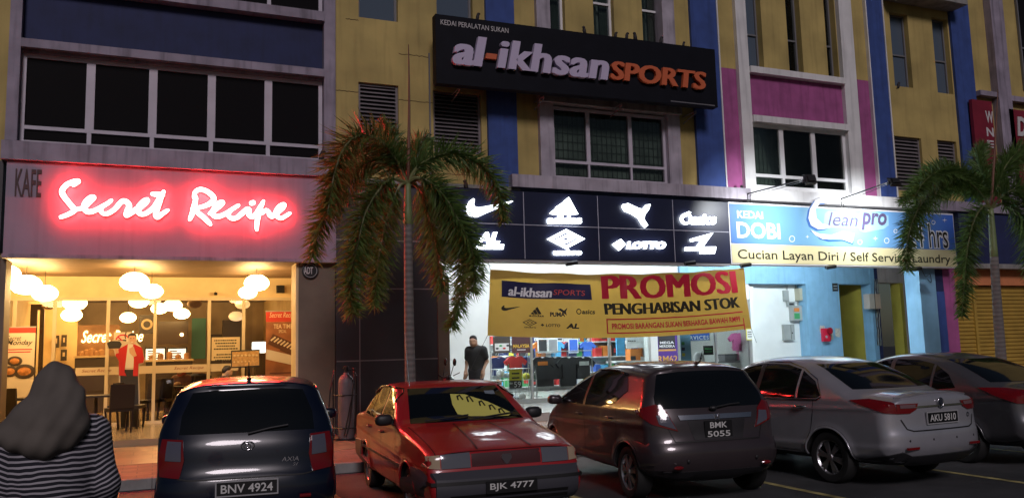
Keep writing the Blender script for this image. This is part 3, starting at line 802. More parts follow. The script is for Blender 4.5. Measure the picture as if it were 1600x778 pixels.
for i in range(26):
    xx = a0[0]+(a1[0]-a0[0])*i/26; mb.add([(xx,YB-.004,a0[2]-.022),(xx+.06,YB-.004,a0[2]-.022),(xx+.06,YB-.004,a0[2]),(xx,YB-.004,a0[2])], [(0,1,2,3)])
mb.build('fine_print', mat('dim_fine_print', (.22, .22, .24), .6), BK)

# ---- black sports fascia with eight lit logos
YS = 16.72
FS = thing('logo_fascia', 'black shop fascia of eight panels with white backlit sports logos', 'shop sign', (9, YS, 4.4))
fx0 = onY(688, 340, YS)[0]; fx1 = onY(1139.5, 365, YS)[0]
fz1 = (onY(820, 298, YS)[2]+onY(1138, 317.5, YS)[2])/2; fz0 = (onY(862, 407, YS)[2]+onY(1138, 410, YS)[2])/2
board(FS, 'board', mat('navy_black_panel', (.014, .017, .045), .35, var=.1), fx0, fx1, fz0, fz1, YS, .38)
P(FS, 'bottom_trim', mat('grey_trim', (.3, .3, .32), .5), (fx0, fx1, YS+.02, YS+.36, fz0-.06, fz0-.002))
mb = MB()
for p in (819, 935, 1052.5):
    xx = onY(p, 355, YS)[0]; mb.box(xx-.008, xx+.008, YS-.006, YS+.002, fz0+.01, fz1-.01)
zz = onY(935, 355.5, YS)[2]; mb.box(fx0+.01, fx1-.01, YS-.009, YS+.001, zz-.008, zz+.008)
mb.build('panel_joint', mat('pale_joint', (.42, .42, .5), .5), FS)
lit = emit('white_lit_logo', (.88, .96, 1.0), 6.0)
YL = YS-.07
class Logos:
    """draws the logos through a 2-D -> 3-D map"""
    def __init__(s, mb, f, d): s.mb, s.f, s.d = mb, f, d
    def poly(s, pts): s.mb.prism(pts, lambda p: s.f(p[0], p[1], 0.0), lambda p: s.f(p[0], p[1], s.d))
    def text(s, t, x0, y0, x1, y1, **k):
        put_text(s.mb, t, lambda u, v, d: s.f(x0+(x1-x0)*u, y1+(y0-y1)*v, d), s.d, **k)
    def ring(s, cx, cy, rx, ry, w, n, ph=0.0):
        o = [(cx+rx*math.cos(ph+2*math.pi*i/n), cy+ry*math.sin(ph+2*math.pi*i/n)) for i in range(n)]
        q = [(cx+(rx-w)*math.cos(ph+2*math.pi*i/n), cy+(ry-w*ry/rx)*math.sin(ph+2*math.pi*i/n)) for i in range(n)]
        for i in range(n):
            j = (i+1) % n; s.poly([o[i], o[j], q[j], q[i]])
def logo(name):
    mb = MB(); return mb, Logos(mb, lambda x, y, d: (lambda a: (a[0], YL+d, a[2]))(onY(700+x/3.556, 290+y/3.556, YL)), .045)
swoosh = [(795,400),(816,418),(802,490),(822,528),(880,542),(1000,520),(1400,437),(1416,447),(1200,545),(1000,625),(870,685),(790,690),(720,655),(690,590),(695,520),(740,440)]
mb, lg_ = logo('s'); lg_.poly([((660+x/9.975-700)*3.556, (270+y/9.975-290)*3.556) for x, y in swoosh]); mb.build('tick_logo', lit, FS)
mb, lg_ = logo('a')
for q in ([(568,152),(598,128),(622,158),(586,160)], [(600,120),(640,93),(676,158),(632,160)], [(645,88),(672,64),(724,158),(686,160)]): lg_.poly(q)
lg_.text('adidas', 555, 165, 745, 212, bold=.04); mb.build('three_stripe_logo', lit, FS)
mb, lg_ = logo('p'); lg_.poly([(974,104),(1000,98),(1060,125),(1085,131),(1102,106),(1126,104),(1117,132),(1096,160),(1090,185),(1112,220),(1096,233),(1080,216),(1060,182),(1022,156),(984,142),(970,120)])
mb.build('leaping_cat_logo', lit, FS)
mb, lg_ = logo('as'); lg_.text('asics', 1356, 158, 1492, 216, bold=.035, shear=.15); lg_.ring(1326, 184, 32, 32, 12, 18); lg_.poly([(1310,160),(1340,143),(1352,150),(1318,176)]); mb.build('swirl_logo', lit, FS)
mb, lg_ = logo('al'); lg_.text('AL', 160, 258, 290, 322, bold=.05, shear=.25); lg_.poly([(200,328),(312,326),(308,353),(150,352),(150,335)]); mb.build('letter_pair_logo', lit, FS)
mb, lg_ = logo('um')
lg_.ring(658, 296, 104, 54, 34, 4); lg_.ring(658, 296, 50, 24, 30, 4); lg_.text('umbro', 590, 352, 745, 386, bold=.04); mb.build('double_diamond_logo', lit, FS)
mb, lg_ = logo('lo'); lg_.poly([(916,326),(962,297),(988,326),(952,360)]); lg_.text('LOTTO', 996, 310, 1212, 352, bold=.05, shear=.15); mb.build('diamond_word_logo', lit, FS)
mb, lg_ = logo('l7'); lg_.poly([(1352,312),(1350,296),(1474,262),(1420,337),(1384,339),(1410,301)]); lg_.poly([(1322,341),(1490,339),(1488,362),(1322,362)]); lg_.poly([(1405,364),(1486,364),(1482,378),(1405,378)]); mb.build('slanted_figure_logo', lit, FS)

# ---- laundry sign
LS = thing('laundry_sign', 'blue and cream laundry sign board lit by two arm spotlights', 'shop sign', (17, YS, 4.4))
lx0 = fx1+.02; lx1 = onY(1492.5, 370, YS)[0]
ld = lambda x, y, d=0.0, Y=YS: (lambda a: (a[0], Y+d, a[2]))(onY(1135+x/4.384, 295+y/4.384, Y))
lz1 = (ld(40, 98)[2]+ld(1550, 165)[2])/2; lz0 = (ld(40, 522)[2]+ld(1570, 535)[2])/2
lzm = (ld(40, 380)[2]+ld(1570, 420)[2])/2
board(LS, 'housing', mat('white_sign_housing', (.7, .7, .72), .5), lx0, lx1, lz0, lz1, YS+.012, .37)
bl_m, t_, b_ = _new('blue_print'); g_ = t_.nodes.new('ShaderNodeNewGeometry'); sx_ = t_.nodes.new('ShaderNodeSeparateXYZ')
t_.links.new(g_.outputs['Position'], sx_.inputs[0])
r_ = t_.nodes.new('ShaderNodeMapRange'); r_.inputs[1].default_value = lx0; r_.inputs[2].default_value = lx1
t_.links.new(sx_.outputs[0], r_.inputs[0]); c_ = t_.nodes.new('ShaderNodeValToRGB')
e_ = c_.color_ramp.elements; e_[0].color = (.075, .18, .46, 1); e_[1].color = (.045, .14, .58, 1); k_ = e_.new(.45); k_.color = (.22, .48, .62, 1)
t_.links.new(r_.outputs[0], c_.inputs[0]); t_.links.new(c_.outputs[0], b_.inputs['Base Color']); b_.inputs['Roughness'].default_value = .35
board(LS, 'blue_face', bl_m, lx0+.03, lx1-.03, lzm+.02, lz1-.04, YS, .01)
board(LS, 'cream_face', mat('cream_print', (.68, .62, .36), .4), lx0+.03, lx1-.03, lz0+.03, lzm-.0, YS, .01)
ink = mat('black_ink', (.02, .018, .012), .5); wi = mat('white_ink', (.78, .8, .82), .5); bi = mat('blue_ink', (.03, .13, .42), .5); gi = mat('mauve_ink', (.09, .07, .15), .5)
def L2(depth, pts, mt, nm):
    mb = MB(); Y = YS-depth
    mb.prism(pts, lambda p: ld(p[0], p[1], 0, Y), lambda p: ld(p[0], p[1], .003, Y)); return mb.build(nm, mt, LS)
def T2(s, x0, y0, x1, y1, depth, mt, nm='lettering', **k):
    mb = MB(); Y = YS-depth
    a = ld(x0, y0, 0, Y); b = ld(x1, y1, 0, Y)
    put_text(mb, s, lambda u, v, d: (a[0]+(b[0]-a[0])*u, Y, b[2]+(a[2]-b[2])*v), 0, **k); return mb.build(nm, mt, LS)
T2('KEDAI', 72, 148, 252, 207, .005, wi, bold=.018); T2('DOBI', 68, 225, 372, 346, .005, wi, bold=.025)
mb = MB(); wtext(mb, 'Cucian Layan Diri / Self Service Laundry', (1153, 400), (1485, 405), (1159, 389.5), (1248, 410.5), YS-.005, bold=.008); mb.build('lettering', ink, LS)
mb = MB()
def rg(cx, cy, r, w=4):
    for i in range(16):
        a, b = 2*math.pi*i/16, 2*math.pi*(i+1)/16
        q = [(cx+r*math.cos(a), cy+1.1*r*math.sin(a)), (cx+r*math.cos(b), cy+1.1*r*math.sin(b)), (cx+(r-w)*math.cos(b), cy+1.1*(r-w)*math.sin(b)), (cx+(r-w)*math.cos(a), cy+1.1*(r-w)*math.sin(a))]
        mb.add([ld(*p, 0, YS-.004) for p in q], [(0,1,2,3)])
for q in ((450,343,20),(915,365,16),(1098,355,18),(1158,290,13),(1418,230,14)): rg(*q)
for (x, y, r) in ((1020,340,20),(555,328,14),(1495,215,18)):
    mb.add([ld(x+dx, y+dy, 0, YS-.0045) for dx, dy in ((-r,0),(-2,-3),(0,-r),(2,-3),(r,0),(2,3),(0,r),(-2,3))], [tuple(range(8))])
mb.build('bubble_print', wi, LS)
cres = [(668,52),(610,75),(572,140),(562,200),(580,250),(630,278),(690,272),(712,262),(700,250),(655,238),(618,200),(612,140),(640,100),(685,95),(700,70)]
L2(.006, [(x-14, y+10) for x, y in cres], bi, 'letter_shadow'); L2(.012, cres, wi, 'big_initial')
L2(.007, [(672,170),(700,150),(910,175),(925,140),(1000,150),(1110,185),(1112,250),(1080,275),(950,300),(915,292),(905,265),(700,270),(665,235)], mat('pale_blue_ink', (.28, .50, .66), .5), 'word_outline')
T2('lean', 690, 158, 905, 260, .014, gi, bold=.004, shear=.3); T2('pro', 918, 160, 1105, 288, .014, gi, bold=.03, shear=.25)
L2(.006, [(570,290),(600,300),(640,345),(700,362),(800,358),(866,382),(872,365),(800,350),(700,350),(640,330),(590,285)], bi, 'ribbon_shadow')
L2(.010, [(578,282),(640,308),(720,315),(800,292),(876,306),(862,372),(800,348),(730,342),(660,345),(610,318)], wi, 'ribbon')
T2('24 hrs', 1228, 222, 1530, 415, .005, wi, bold=.05); T2('24 hrs', 1235, 228, 1522, 408, .009, ink, bold=.0)

# ---- red signs at the far right
redb = mat('dark_red_sign', (.20, .012, .03), .5, var=.15)
R1 = thing('vertical_sign', 'narrow dark red vertical sign with stacked white letters beside a blue pilaster', 'sign', (22, YF, 7))
Yr = YF-.12
x0_, x1_, z0_, z1_ = onY(1526, 240, Yr)[0], onY(1557, 240, Yr)[0], onY(1545, 325, Yr)[2], onY(1540, 158, Yr)[2]
board(R1, 'board', redb, x0_, x1_, max(z0_, 5.6), z1_, Yr, .1)
mb = MB()
for ch, a, b in (('W', (1539,173), (1553,193)), ('N', (1541,199), (1553.5,214)), ('E', (1542,219), (1554,232))):
    wall_text(mb, ch, a, b, Yr-.005, bold=.03)
mb.build('lettering', pal, R1)
R2 = thing('sign_board', 'dark red sign board with one big pale letter right of the white pillar', 'sign', (24, YF, 7))
x0_ = onY(1582, 240, Yr)[0]; board(R2, 'board', redb, x0_+.03, x0_+3.6, 5.9, onY(1590, 172, Yr)[2], Yr, .1)
mb = MB(); wall_text(mb, 'D', (1588, 182), (1606, 214), Yr-.03, .025, bold=.04, shear=.15); mb.build('lettering', pal, R2)

# ---- yellow promotion banner
BN = thing('banner', 'long yellow cloth sale banner hanging below the lit logo fascia', 'banner', (9, 16.5, 3))
Yb = 16.62
ctl, ctr, cbr, cbl = (np.array(onY(*p, Yb)) for p in ((766, 421), (1162, 418), (1172, 513), (763, 524)))
def bn(u, v, d=0.0):
    p = (ctl*(1-u)+ctr*u)*(1-v)+(cbl*(1-u)+cbr*u)*v
    sag = 4*u*(1-u)
    p = p+np.array([0, 0, -.13*sag+.012*math.sin(u*31)*(1-v)**2])
    wr = .03*math.sin(u*9+v*2)+.018*math.sin(u*23-v*5)+.012*math.sin(u*41+v*9)*(1-v)
    return (p[0], p[1]-.12*sag*v+wr-d, p[2])
mb = MB(); nu, nv = 90, 18
mb.add([bn(i/nu, j/nv) for j in range(nv+1) for i in range(nu+1)], [(j*(nu+1)+i, (j+1)*(nu+1)+i, (j+1)*(nu+1)+i+1, j*(nu+1)+i+1) for j in range(nv) for i in range(nu)])
bcl = mat('yellow_banner_cloth', (.47, .30, .065), .5, var=.08, scale=3)
b_ = bcl.node_tree.nodes['Principled BSDF']; b_.inputs['Subsurface Weight'].default_value = 0
mb.build('cloth', bcl, BN, smooth=True)
tran = bcl.node_tree
tb = tran.nodes.new('ShaderNodeBsdfTranslucent'); tb.inputs[0].default_value = (.45, .28, .05, 1)
ms = tran.nodes.new('ShaderNodeMixShader'); ms.inputs[0].default_value = .3
tran.links.new(b_.outputs[0], ms.inputs[1]); tran.links.new(tb.outputs[0], ms.inputs[2]); tran.links.new(ms.outputs[0], tran.nodes['Material Output'].inputs[0])
def bpx(x, y):                       # crop pixel -> banner uv
    u = (x-80)/(1372-80)
    top = 65+(-3)*u+ 32*4*u*(1-u)*.85; bot = 403-38*u+11*4*u*(1-u)*.85+0
    return u, (y-top)/(bot-top)
def btext(mb, s, x0, y0, x1, y1, d=.006, **k):
    u0, v0 = bpx(x0, y0); u1, _ = bpx(x1, y1); _, v1 = bpx(x0, y1)
    put_text(mb, s, lambda u, v, q: bn(u0+(u1-u0)*u, v1+(v0-v1)*v, d), 0, **k)
def brect(mb, x0, y0, x1, y1, d=.004, n=16, m=3):
    u0, v0 = bpx(x0, y0); u1, _ = bpx(x1, y1); _, v1 = bpx(x0, y1)
    mb.add([bn(u0+(u1-u0)*i/n, v0+(v1-v0)*j/m, d) for j in range(m+1) for i in range(n+1)], [(j*(n+1)+i, (j+1)*(n+1)+i, (j+1)*(n+1)+i+1, j*(n+1)+i+1) for j in range(m) for i in range(n)])
mb = MB(); brect(mb, 133, 122, 545, 205, .004, 24, 4); mb.build('navy_patch', mat('navy_ink', (.015, .015, .07), .5), BN)
mb = MB(); btext(mb, 'al-ikhsan', 162, 150, 360, 198, .009, bold=.012, shear=.15, fat=.008); mb.build('lettering', wi, BN)
rdi = mat('red_ink', (.52, .012, .04), .5)
mb = MB(); btext(mb, 'SPORTS', 366, 166, 514, 192, .009, bold=.0, shear=.15); mb.build('lettering', mat('orange_ink', (.6, .08, .06), .5), BN)
mb = MB(); btext(mb, 'PROMOSI', 596, 98, 1325, 212, .006, bold=0, fat=.012)
for q in ((606, 306, 1335, 312), (606, 372, 1335, 378), (606, 312, 612, 372), (1329, 312, 1335, 372)): brect(mb, *q, d=.006, n=20, m=1)
btext(mb, 'PROMOSI BARANGAN SUKAN BERHARGA BAWAH RM99', 632, 328, 1314, 356, .006, bold=.03); mb.build('lettering', rdi, BN)
mb = MB(); btext(mb, 'PENGHABISAN STOK', 602, 232, 1326, 286, .006, bold=0, fat=.006)
LG = Logos(mb, lambda x, y, d: bn(*bpx(x, y), .006), 0)
class FlatLogos(Logos):
    def poly(s, pts):
        vv = [Vector(p) for p in pts]; n = len(vv)
        if sum(vv[i][0]*vv[(i+1) % n][1]-vv[(i+1) % n][0]*vv[i][1] for i in range(n)) < 0: vv = vv[::-1]
        r = delaunay_2d_cdt(vv, [(i, (i+1) % n) for i in range(n)], [], 1, 1e-6)
        s.mb.add([s.f(p[0], p[1], 0) for p in r[0]], [tuple(t) for t in r[2]])
LG = FlatLogos(mb, lambda x, y, d: bn(*bpx(x, y), .006), 0)
LG.poly([(133+(x-690)/726*84, 247+(y-400)/290*28) for x, y in swoosh])
for q in ([(262,285),(272,276),(280,288),(268,288)], [(272,272),(284,262),(296,288),(282,288)], [(284,259),(294,250),(312,286),(298,288)]): LG.poly(q)
LG.text('adidas', 254, 289, 322, 300, bold=.02); LG.text('PUMA', 350, 276, 416, 298, bold=.04)
LG.poly([(386,262),(398,258),(412,268),(428,254),(420,274),(424,292),(412,282),(402,274)])
LG.text('asics', 492, 262, 555, 284, bold=.03, shear=.15); LG.ring(478, 272, 12, 14, 4, 14)
LG.ring(257, 330, 33, 18, 7, 4); LG.ring(257, 330, 16, 9, 6, 4); LG.text('umbro', 232, 349, 284, 357, bold=.03)
LG.poly([(305,340),(313,333),(321,340),(313,347)]); LG.text('LOTTO', 328, 334, 393, 348, bold=.03, shear=.15); LG.text('AL', 418, 330, 478, 355, bold=.05, shear=.2)
mb.build('lettering', ink, BN)
mb = MB()
mb.tube([bn(0, 0), (onY(762, 412, YS+.1)[0], YS+.1, fz0)], .006, 5); mb.tube([bn(1, 0), (onY(1166, 413, YS+.1)[0], YS+.1, fz0)], .006, 5)
mb.tube([bn(0, 1), onY(728, 592, YS+.9)], .005, 5); mb.tube([bn(1, 1), onY(1182, 535, YS+.5)], .005, 5)
mb.build('tie_cord', M['wire'], BN)
# ================================================================== LAMPS
lan = emit('paper_lantern_lit', (1.0, .63, .25), 34.0)
lan2 = emit('paper_lantern_far', (1.0, .60, .22), 28.0)
lan0 = mat('paper_lantern_unlit', (.35, .24, .12), .7)
def lantern(px, py, w, Y, label, lit_=True, zc=None):
    c = onY(px, py, Y); r = w/2*np.linalg.norm(c-CAM)/FPX*1.03
    zc = zc or (3.598 if Y < YC else 3.495)
    zc = max(zc, c[2]+r*.8)
    t = thing('pendant_lamp', label, 'lamp', (c[0], Y, c[2]), group='round paper lanterns of the cafe')
    mb = MB(); mb.lathe([(.02, r*.66), (r*.45, r*.62), (r*.8, r*.40), (r*.98, r*.12), (r, -.02), (r*.93, -r*.26), (r*.68, -r*.52), (r*.3, -r*.64), (.02, -r*.66)], tuple(c), 26)
    mb.build('lamp_shade', lit_ if not isinstance(lit_, bool) else (lan if lit_ else lan0), t, smooth=True)
    mb = MB(); mb.tube([(c[0], Y, c[2]+r*.6), (c[0], Y, zc-.002)], .006, 5); mb.build('cord', M['wire'], t)
for a in ((10, 428, 34, 18.2, 'round lit lantern half hidden behind the left brown pillar'),
          (41, 445, 38, 18.9, 'wide lit lantern at far left, above and left of the standing food poster'),
          (70, 458, 32, 20.0, 'second lit lantern from the left, just below and right of the wide one'),
          (210, 440, 38, 18.8, 'largest lit lantern, highest in the middle of the cafe front'),
          (237, 455, 30, 20.0, 'lit lantern touching the lower right of the largest middle lantern'),
          (401, 442, 35, 18.9, 'large lit lantern at the right, highest of the right pair'),
          (387, 457, 26, 20.1, 'small lit lantern overlapping the lower left of the large right lantern')): lantern(*a)
for a in ((117, 473, 30, 25.0, 'lit lantern inside the glass above the pictures, upper of two', lan2),
          (112, 492, 26, 26.5, 'lit lantern inside the glass above the pictures, lower of two', lan2),
          (217, 471, 26, 25.0, 'lit lantern inside the glass directly below the largest lantern', lan2),
          (200, 496, 21, 26.5, 'small low lantern inside, just above the head of the cardboard man', lan2),
          (249, 482, 22, 25.5, 'lit lantern inside, partly behind the third glass mullion', lan2),
          (270, 477, 25, 25.0, 'lit lantern inside, above the dark wall screen, upper of its pair', lan2),
          (284, 490, 22, 26.0, 'lit lantern inside, above the dark wall screen, lower of its pair', lan2),
          (379, 475, 21, 25.5, 'dim yellow lantern inside behind the mullion right of the notice', emit('lantern_dim', (1., .62, .25), 1.0)),
          (369, 494, 21, 26.5, 'dim oval reflection of a lantern above the cream notice', emit('lantern_reflection', (1., .66, .3), .8)),  # dim glowing shape imitates a lantern's reflection in the glass
          (76, 477, 17, 24.5, 'unlit brown lantern reflection at the left, under the lit pair', False),  # lantern shape standing in for a brown reflection in the glass
          (304, 474, 20, 24.5, 'unlit flat lantern inside near the middle ceiling', False)): lantern(*a)
tube_m = emit('fluorescent_tube', (.86, .95, 1.0), 400.0); tube_v = emit('fluorescent_tube_verandah', (.86, .95, 1.0), 430.0)
def tube_lamp(x, y, z, L, label, m=tube_m, grp='ceiling tubes of the sports shop'):
    t = thing('fluorescent_lamp', label, 'lamp', (x, y, z), group=grp)
    P(t, 'housing', M['wframe'], (x-L/2, x+L/2, y-.04, y+.04, z-.04, z))
    mb = MB(); mb.tube([(x-L/2+.03, y, z-.062), (x+L/2-.03, y, z-.062)], .02, 8); mb.build('tube', m, t, smooth=True)
for i, x in enumerate((7.0, 9.3, 11.6)):
    tube_lamp(x, 17.7, 4.195, 1.25, f'bright tube lamp under the verandah ceiling, {["left","middle","right"][i]} one in front of the sports shop', tube_v)
for i, x in enumerate((7.4, 9.6, 11.8)):
    for j, y in enumerate((21.8, 24.2)):
        tube_lamp(x, y, 3.295, 1.25, f'bright tube lamp on the shop ceiling, {["left","middle","right"][i]} of the {["front","rear"][j]} row')
tube_l = emit('fluorescent_tube_laundry', (.82, .95, 1.0), 900.0)
tube_lamp(15.2, 17.7, 4.195, 1.25, 'tube lamp under the blue verandah ceiling before the white meter wall', tube_l, 'ceiling tubes of the laundry verandah')
tube_lamp(17.6, 17.7, 4.195, .6, 'short tube lamp under the blue verandah ceiling before the mustard doorway', tube_l, 'ceiling tubes of the laundry verandah')
# arm spotlights of the laundry sign
def arm_spot(bx, by, hx, hy, label, pw):
    b = onY(bx, by, YS+.1); top = (b[0], YS+.1, lz1)
    d = ray(hx, hy); k = d[0]/d[1]; Yh = b[0]/k; h = CAM+d*(Yh/d[1])
    t = thing('arm_spotlight', label, 'lamp', top, group='arm spotlights above the laundry sign')
    mb = MB(); mb.tube([top, (b[0], YS+.1, b[2]), (h[0], h[1]+.05, h[2]+.07)], .018, 6)
    mb.tube([(b[0]+.06, YS+.1, lz1), (b[0]+.06, YS+.06, b[2]-.03), (b[0]+.05, (YS+h[1])/2, (b[2]+h[2])/2-.02), (h[0], h[1]+.1, h[2]+.03)], .007, 5); mb.build('arm', M['dark'], t)
    tgt = Vector((b[0]+.4, YS, lz1-.6)); dirv = (tgt-Vector(h)).normalized()
    rt = dirv.cross(Vector((0, 0, 1))).normalized(); up = rt.cross(dirv)
    mb = MB(); hc = Vector(h)
    mb.obox(hc-dirv*.05, rt*.13, up*.10, dirv*.045); mb.obox(hc-dirv*.115, rt*.09, up*.07, dirv*.02)
    for s in (-1, 1): mb.obox(hc+rt*s*.145, rt*.006, up*.03, dirv*.05)
    mb.obox(hc+up*.13-dirv*.04, rt*.15, up*.006, dirv*.02); mb.build('lamp_head', M['dark'], t)
    mb = MB(); mb.obox(hc-dirv*.002, rt*.115, up*.085, dirv*.002); mb.build('lens', emit('flood_lens', (.95, .98, 1.0), 12.0), t)
    la = bpy.data.lights.new('flood_light', 'AREA'); la.energy = pw; la.shape = 'RECTANGLE'; la.spread = R(105); la.size = .22; la.size_y = .16; la.color = (.93, .97, 1.0)
    lo = bpy.data.objects.new('flood_light', la); COL.objects.link(lo); lo.parent = t
    lo.location = hc+dirv*.012-Vector(top); lo.rotation_euler = (-dirv).to_track_quat('Z', 'Y').to_euler()
arm_spot(1168, 303, 1264, 283, 'black spotlight on a long arm over the left end of the laundry sign', 66)
arm_spot(1314, 311, 1396, 287, 'black spotlight on a long arm over the middle of the laundry sign', 64)
for px, py, lab in ((893, 411, 'small black floodlight under the fascia above the banner, leftmost of four'), (1078, 411, 'small black floodlight under the right end of the black fascia'),
                    (1165, 414, 'small black floodlight at the upper right corner of the yellow banner'), (1298, 417, 'small black floodlight under the middle of the laundry sign'), (1432, 420, 'small black floodlight under the right end of the laundry sign')):
    c = onY(px, py, YS-.12)
    t = thing('floodlight', lab, 'lamp', tuple(c), group='unlit floodlights under the sign boards')
    mb = MB(); mb.obox(c, (.13, -.03, .02), (.02, .06, .02), (-.006, -.01, .035)); mb.build('lamp_head', M['dark'], t)
    mb = MB(); mb.tube([c+(.0, .05, .0), (c[0], YS+.06, c[2]+.04), (c[0], YS+.06, fz0)], .012, 5); mb.build('bracket', M['dark'], t)

# ================================================================== CAFE
gl_c = glass('cafe_glass', (.97, .95, .90), .8)
mulx = [-3, 20, 83, 167, 241, 326, 380, 458]
XM = [XP(p, 560, YC) for p in mulx]
fr_m = mat('cafe_mullion', (.60, .50, .34), .45)
mb = MB()
for xv in XM: mb.box(xv-.035, xv+.035, YC-.04, YC+.05, ZC+.06, 3.05)
mb.box(-3.0, 3.33, YC-.045, YC+.055, 3.05, 3.117); mb.box(-3.0, 3.33, YC-.045, YC+.055, ZC, ZC+.06)
f = mb.build('cafe_glazing', fr_m, A)
mb = MB(); mb.box(-2.99, 3.32, YC+.001, YC+.008, ZC+.05, 3.06); mb.build('pane', gl_c, f)
band = mat('frosted_band', (.62, .52, .38), .6)
zb0, zb1 = ZP(240, 583, YC), ZP(240, 571, YC)
mb = MB(); mb.box(XP(118, 577, YC), XP(372, 577, YC), YC-.010, YC-.002, zb0, zb1); mb.build('frosted_band', band, f)
mb = MB()
for p in (128, 272):
    rect_text(mb, 'Secret Recipe', XP(p, 577, YC), XP(p+46, 577, YC), zb0+.05, zb1-.04, YC-.013, 0, shear=.25)
mb.build('band_lettering', mat('dark_red_ink', (.22, .02, .02), .5), f)

def flat(name, mt, tl, br, Y, d, label, cat, group=None, extra=None):
    x0, x1, z0, z1 = RC(tl, br, Y)
    t = thing(name, label, cat, ((x0+x1)/2, Y, z0), group=group)
    P(t, 'panel', mt, (x0, x1, Y, Y+d, z0, z1)); return t, (x0, x1, z0, z1)
wood = mat('wood_panel', (.26, .13, .05), .5, var=.4, scale=2.5)
t, q = flat('wall_panel', wood, (122, 508), (186, 556), 27.6, .06, 'brown wooden wall panel with glowing script sign, back of the cafe', 'wall panel')
ng = emit('warm_neon', (1.0, .72, .35), 5.0)
mb = MB(); rect_text(mb, 'Secret Recipe', q[0]+.10, q[0]+1.75, q[3]-.62, q[3]-.16, 27.55, .03, bold=.006, shear=.35); mb.build('lettering', ng, t)
cd_ = mat('dark_counter', (.05, .035, .025), .5); ct = mat('lit_counter_top', (.55, .42, .25), .4)
def counter(tl, br, Y, d, label):
    x0, x1, z0, z1 = RC(tl, br, Y); t = thing('counter', label, 'counter', ((x0+x1)/2, Y, .3), group='counters inside the cafe')
    P(t, 'cabinet', cd_, (x0, x1, Y, Y+d, ZC, z1-.06)); P(t, 'counter_top', ct, (x0-.03, x1+.03, Y-.04, Y+d, z1-.058, z1))
    mb = MB()
    for i in range(5):
        xx = x0+.15+(x1-x0-.3)*i/4; mb.lathe([(.08, 0), (.08, .1+.04*(i % 3)), (.02, .14+.04*(i % 3))], (xx, Y+d*.4, z1+.002), 12)
    mb.build('cake_row', mat('cake_brown', (.3, .16, .07), .6, var=.4), t)
counter((117, 556), (165, 610), 26.6, .7, 'dark counter with pale top under the glowing script sign')
counter((228, 562), (300, 610), 26.2, .7, 'dark counter with pale top below the two bright menu screens')
scr = emit('menu_screen', (.85, .9, .9), 1.1)
for tl, br, lab in (((228, 545), (257, 562), 'bright menu screen above the counter, left of two'), ((263, 545), (290, 564), 'bright menu screen above the counter, right of two')):
    x0, x1, z0, z1 = RC(tl, br, 27.2); t = thing('menu_screen', lab, 'screen', ((x0+x1)/2, 27.2, z0), group='menu screens above the cafe counter')
    P(t, 'bezel', M['dark'], (x0-.04, x1+.04, 27.215, 27.26, z0-.04, z1+.04)); P(t, 'display', scr, (x0, x1, 27.2, 27.212, z0, z1))
    mb = MB()
    for i in range(5): mb.box(x0+.05, x0+.05+(x1-x0-.1)*(.5+.1*((i*3) % 5)), 27.194, 27.199, z1-.08-.07*i, z1-.05-.07*i)
    mb.build('menu_line', cd_, t)
flat('wall_panel', mat('teal_wall_panel', (.10, .32, .27), .6), (300, 497), (321, 560), 28.6, .05, 'pale teal wall panel deep in the cafe, right of the dark screen', 'wall panel')
t, q = flat('wall_screen', mat('brown_dark_panel', (.05, .03, .018), .3), (247, 502), (294, 537), 27.4, .08, 'large dark brown wall screen below two lanterns', 'screen')
mb = MB(); mb.ball((q[0]+(q[1]-q[0])*.78, 27.36, q[2]+.28), .05); mb.build('lit_bulb', emit('small_bulb', (1, .6, .25), 12), t, smooth=True)
t, q = flat('framed_picture', mat('dark_picture', (.03, .022, .015), .4), (218, 492), (241, 521), 27.3, .05, 'dark framed picture with a round dial, right of the cardboard man', 'picture')
mb = MB(); mb.lathe([(.16, 0), (.16, .02), (.10, .02), (.10, 0)], ((q[0]+q[1])/2, 27.27, (q[2]+q[3])/2), 20, frame=((1,0,0),(0,0,1),(0,1,0)), caps=False); mb.build('dial', ct, t)
for tl, br, lab in (((84, 524), (92, 543), 'small dark framed picture on cream wall, upper left of three'), ((96, 523), (104, 541), 'small dark framed picture on cream wall, upper right of three'), ((95, 546), (104, 563), 'small dark framed picture on cream wall, lowest of three')):
    t, q = flat('framed_picture', mat('dark_picture', (.03, .022, .015), .4), tl, br, 27.3, .04, lab, 'picture', 'small pictures at the cafe left')
    P(t, 'print', ct, (q[0]+.05, q[1]-.05, 27.292, 27.298, q[2]+.12, q[3]-.08))
t = flat('partition_wall', M['cream'], (66, 478), (119, 575), 27.5, .1, 'cream partition wall carrying three small dark pictures', 'wall')
flat('cabinet', cd_, (349, 500), (378, 575), 27.5, .5, 'tall dark cabinet behind the cream notice', 'cabinet')
flat('cabinet', cd_, (325, 522), (347, 575), 27.9, .4, 'black cabinet right of the teal wall panel', 'cabinet')
x0, x1, z0, z1 = RC((397, 534), (416, 551), 26.0); t = thing('display_case', 'bright white cake display case left of the tea time banner', 'display case', ((x0+x1)/2, 26, .3))
P(t, 'base', cd_, (x0, x1, 26, 26.6, ZC, z0)); P(t, 'light_box', emit('case_light', (.8, .95, 1.), 2.2), (x0, x1, 26, 26.6, z0+.002, z1))
# timber screen at the left
t = thing('timber_screen', 'dark timber screen of upright posts at the left inside the cafe', 'screen', (XP(40, 560, 25), 25, .3))
mb = MB()
for p in (12, 26, 33, 47, 53, 64): 
    xx = XP(p, 540, 25); mb.box(xx-.05, xx+.05, 25, 25.12, .3, 3.05)
mb.box(XP(8, 540, 25), XP(67, 540, 25), 24.99, 25.13, 3.05, 3.2)
mb.build('frame', mat('dark_timber', (.05, .028, .015), .5), t)
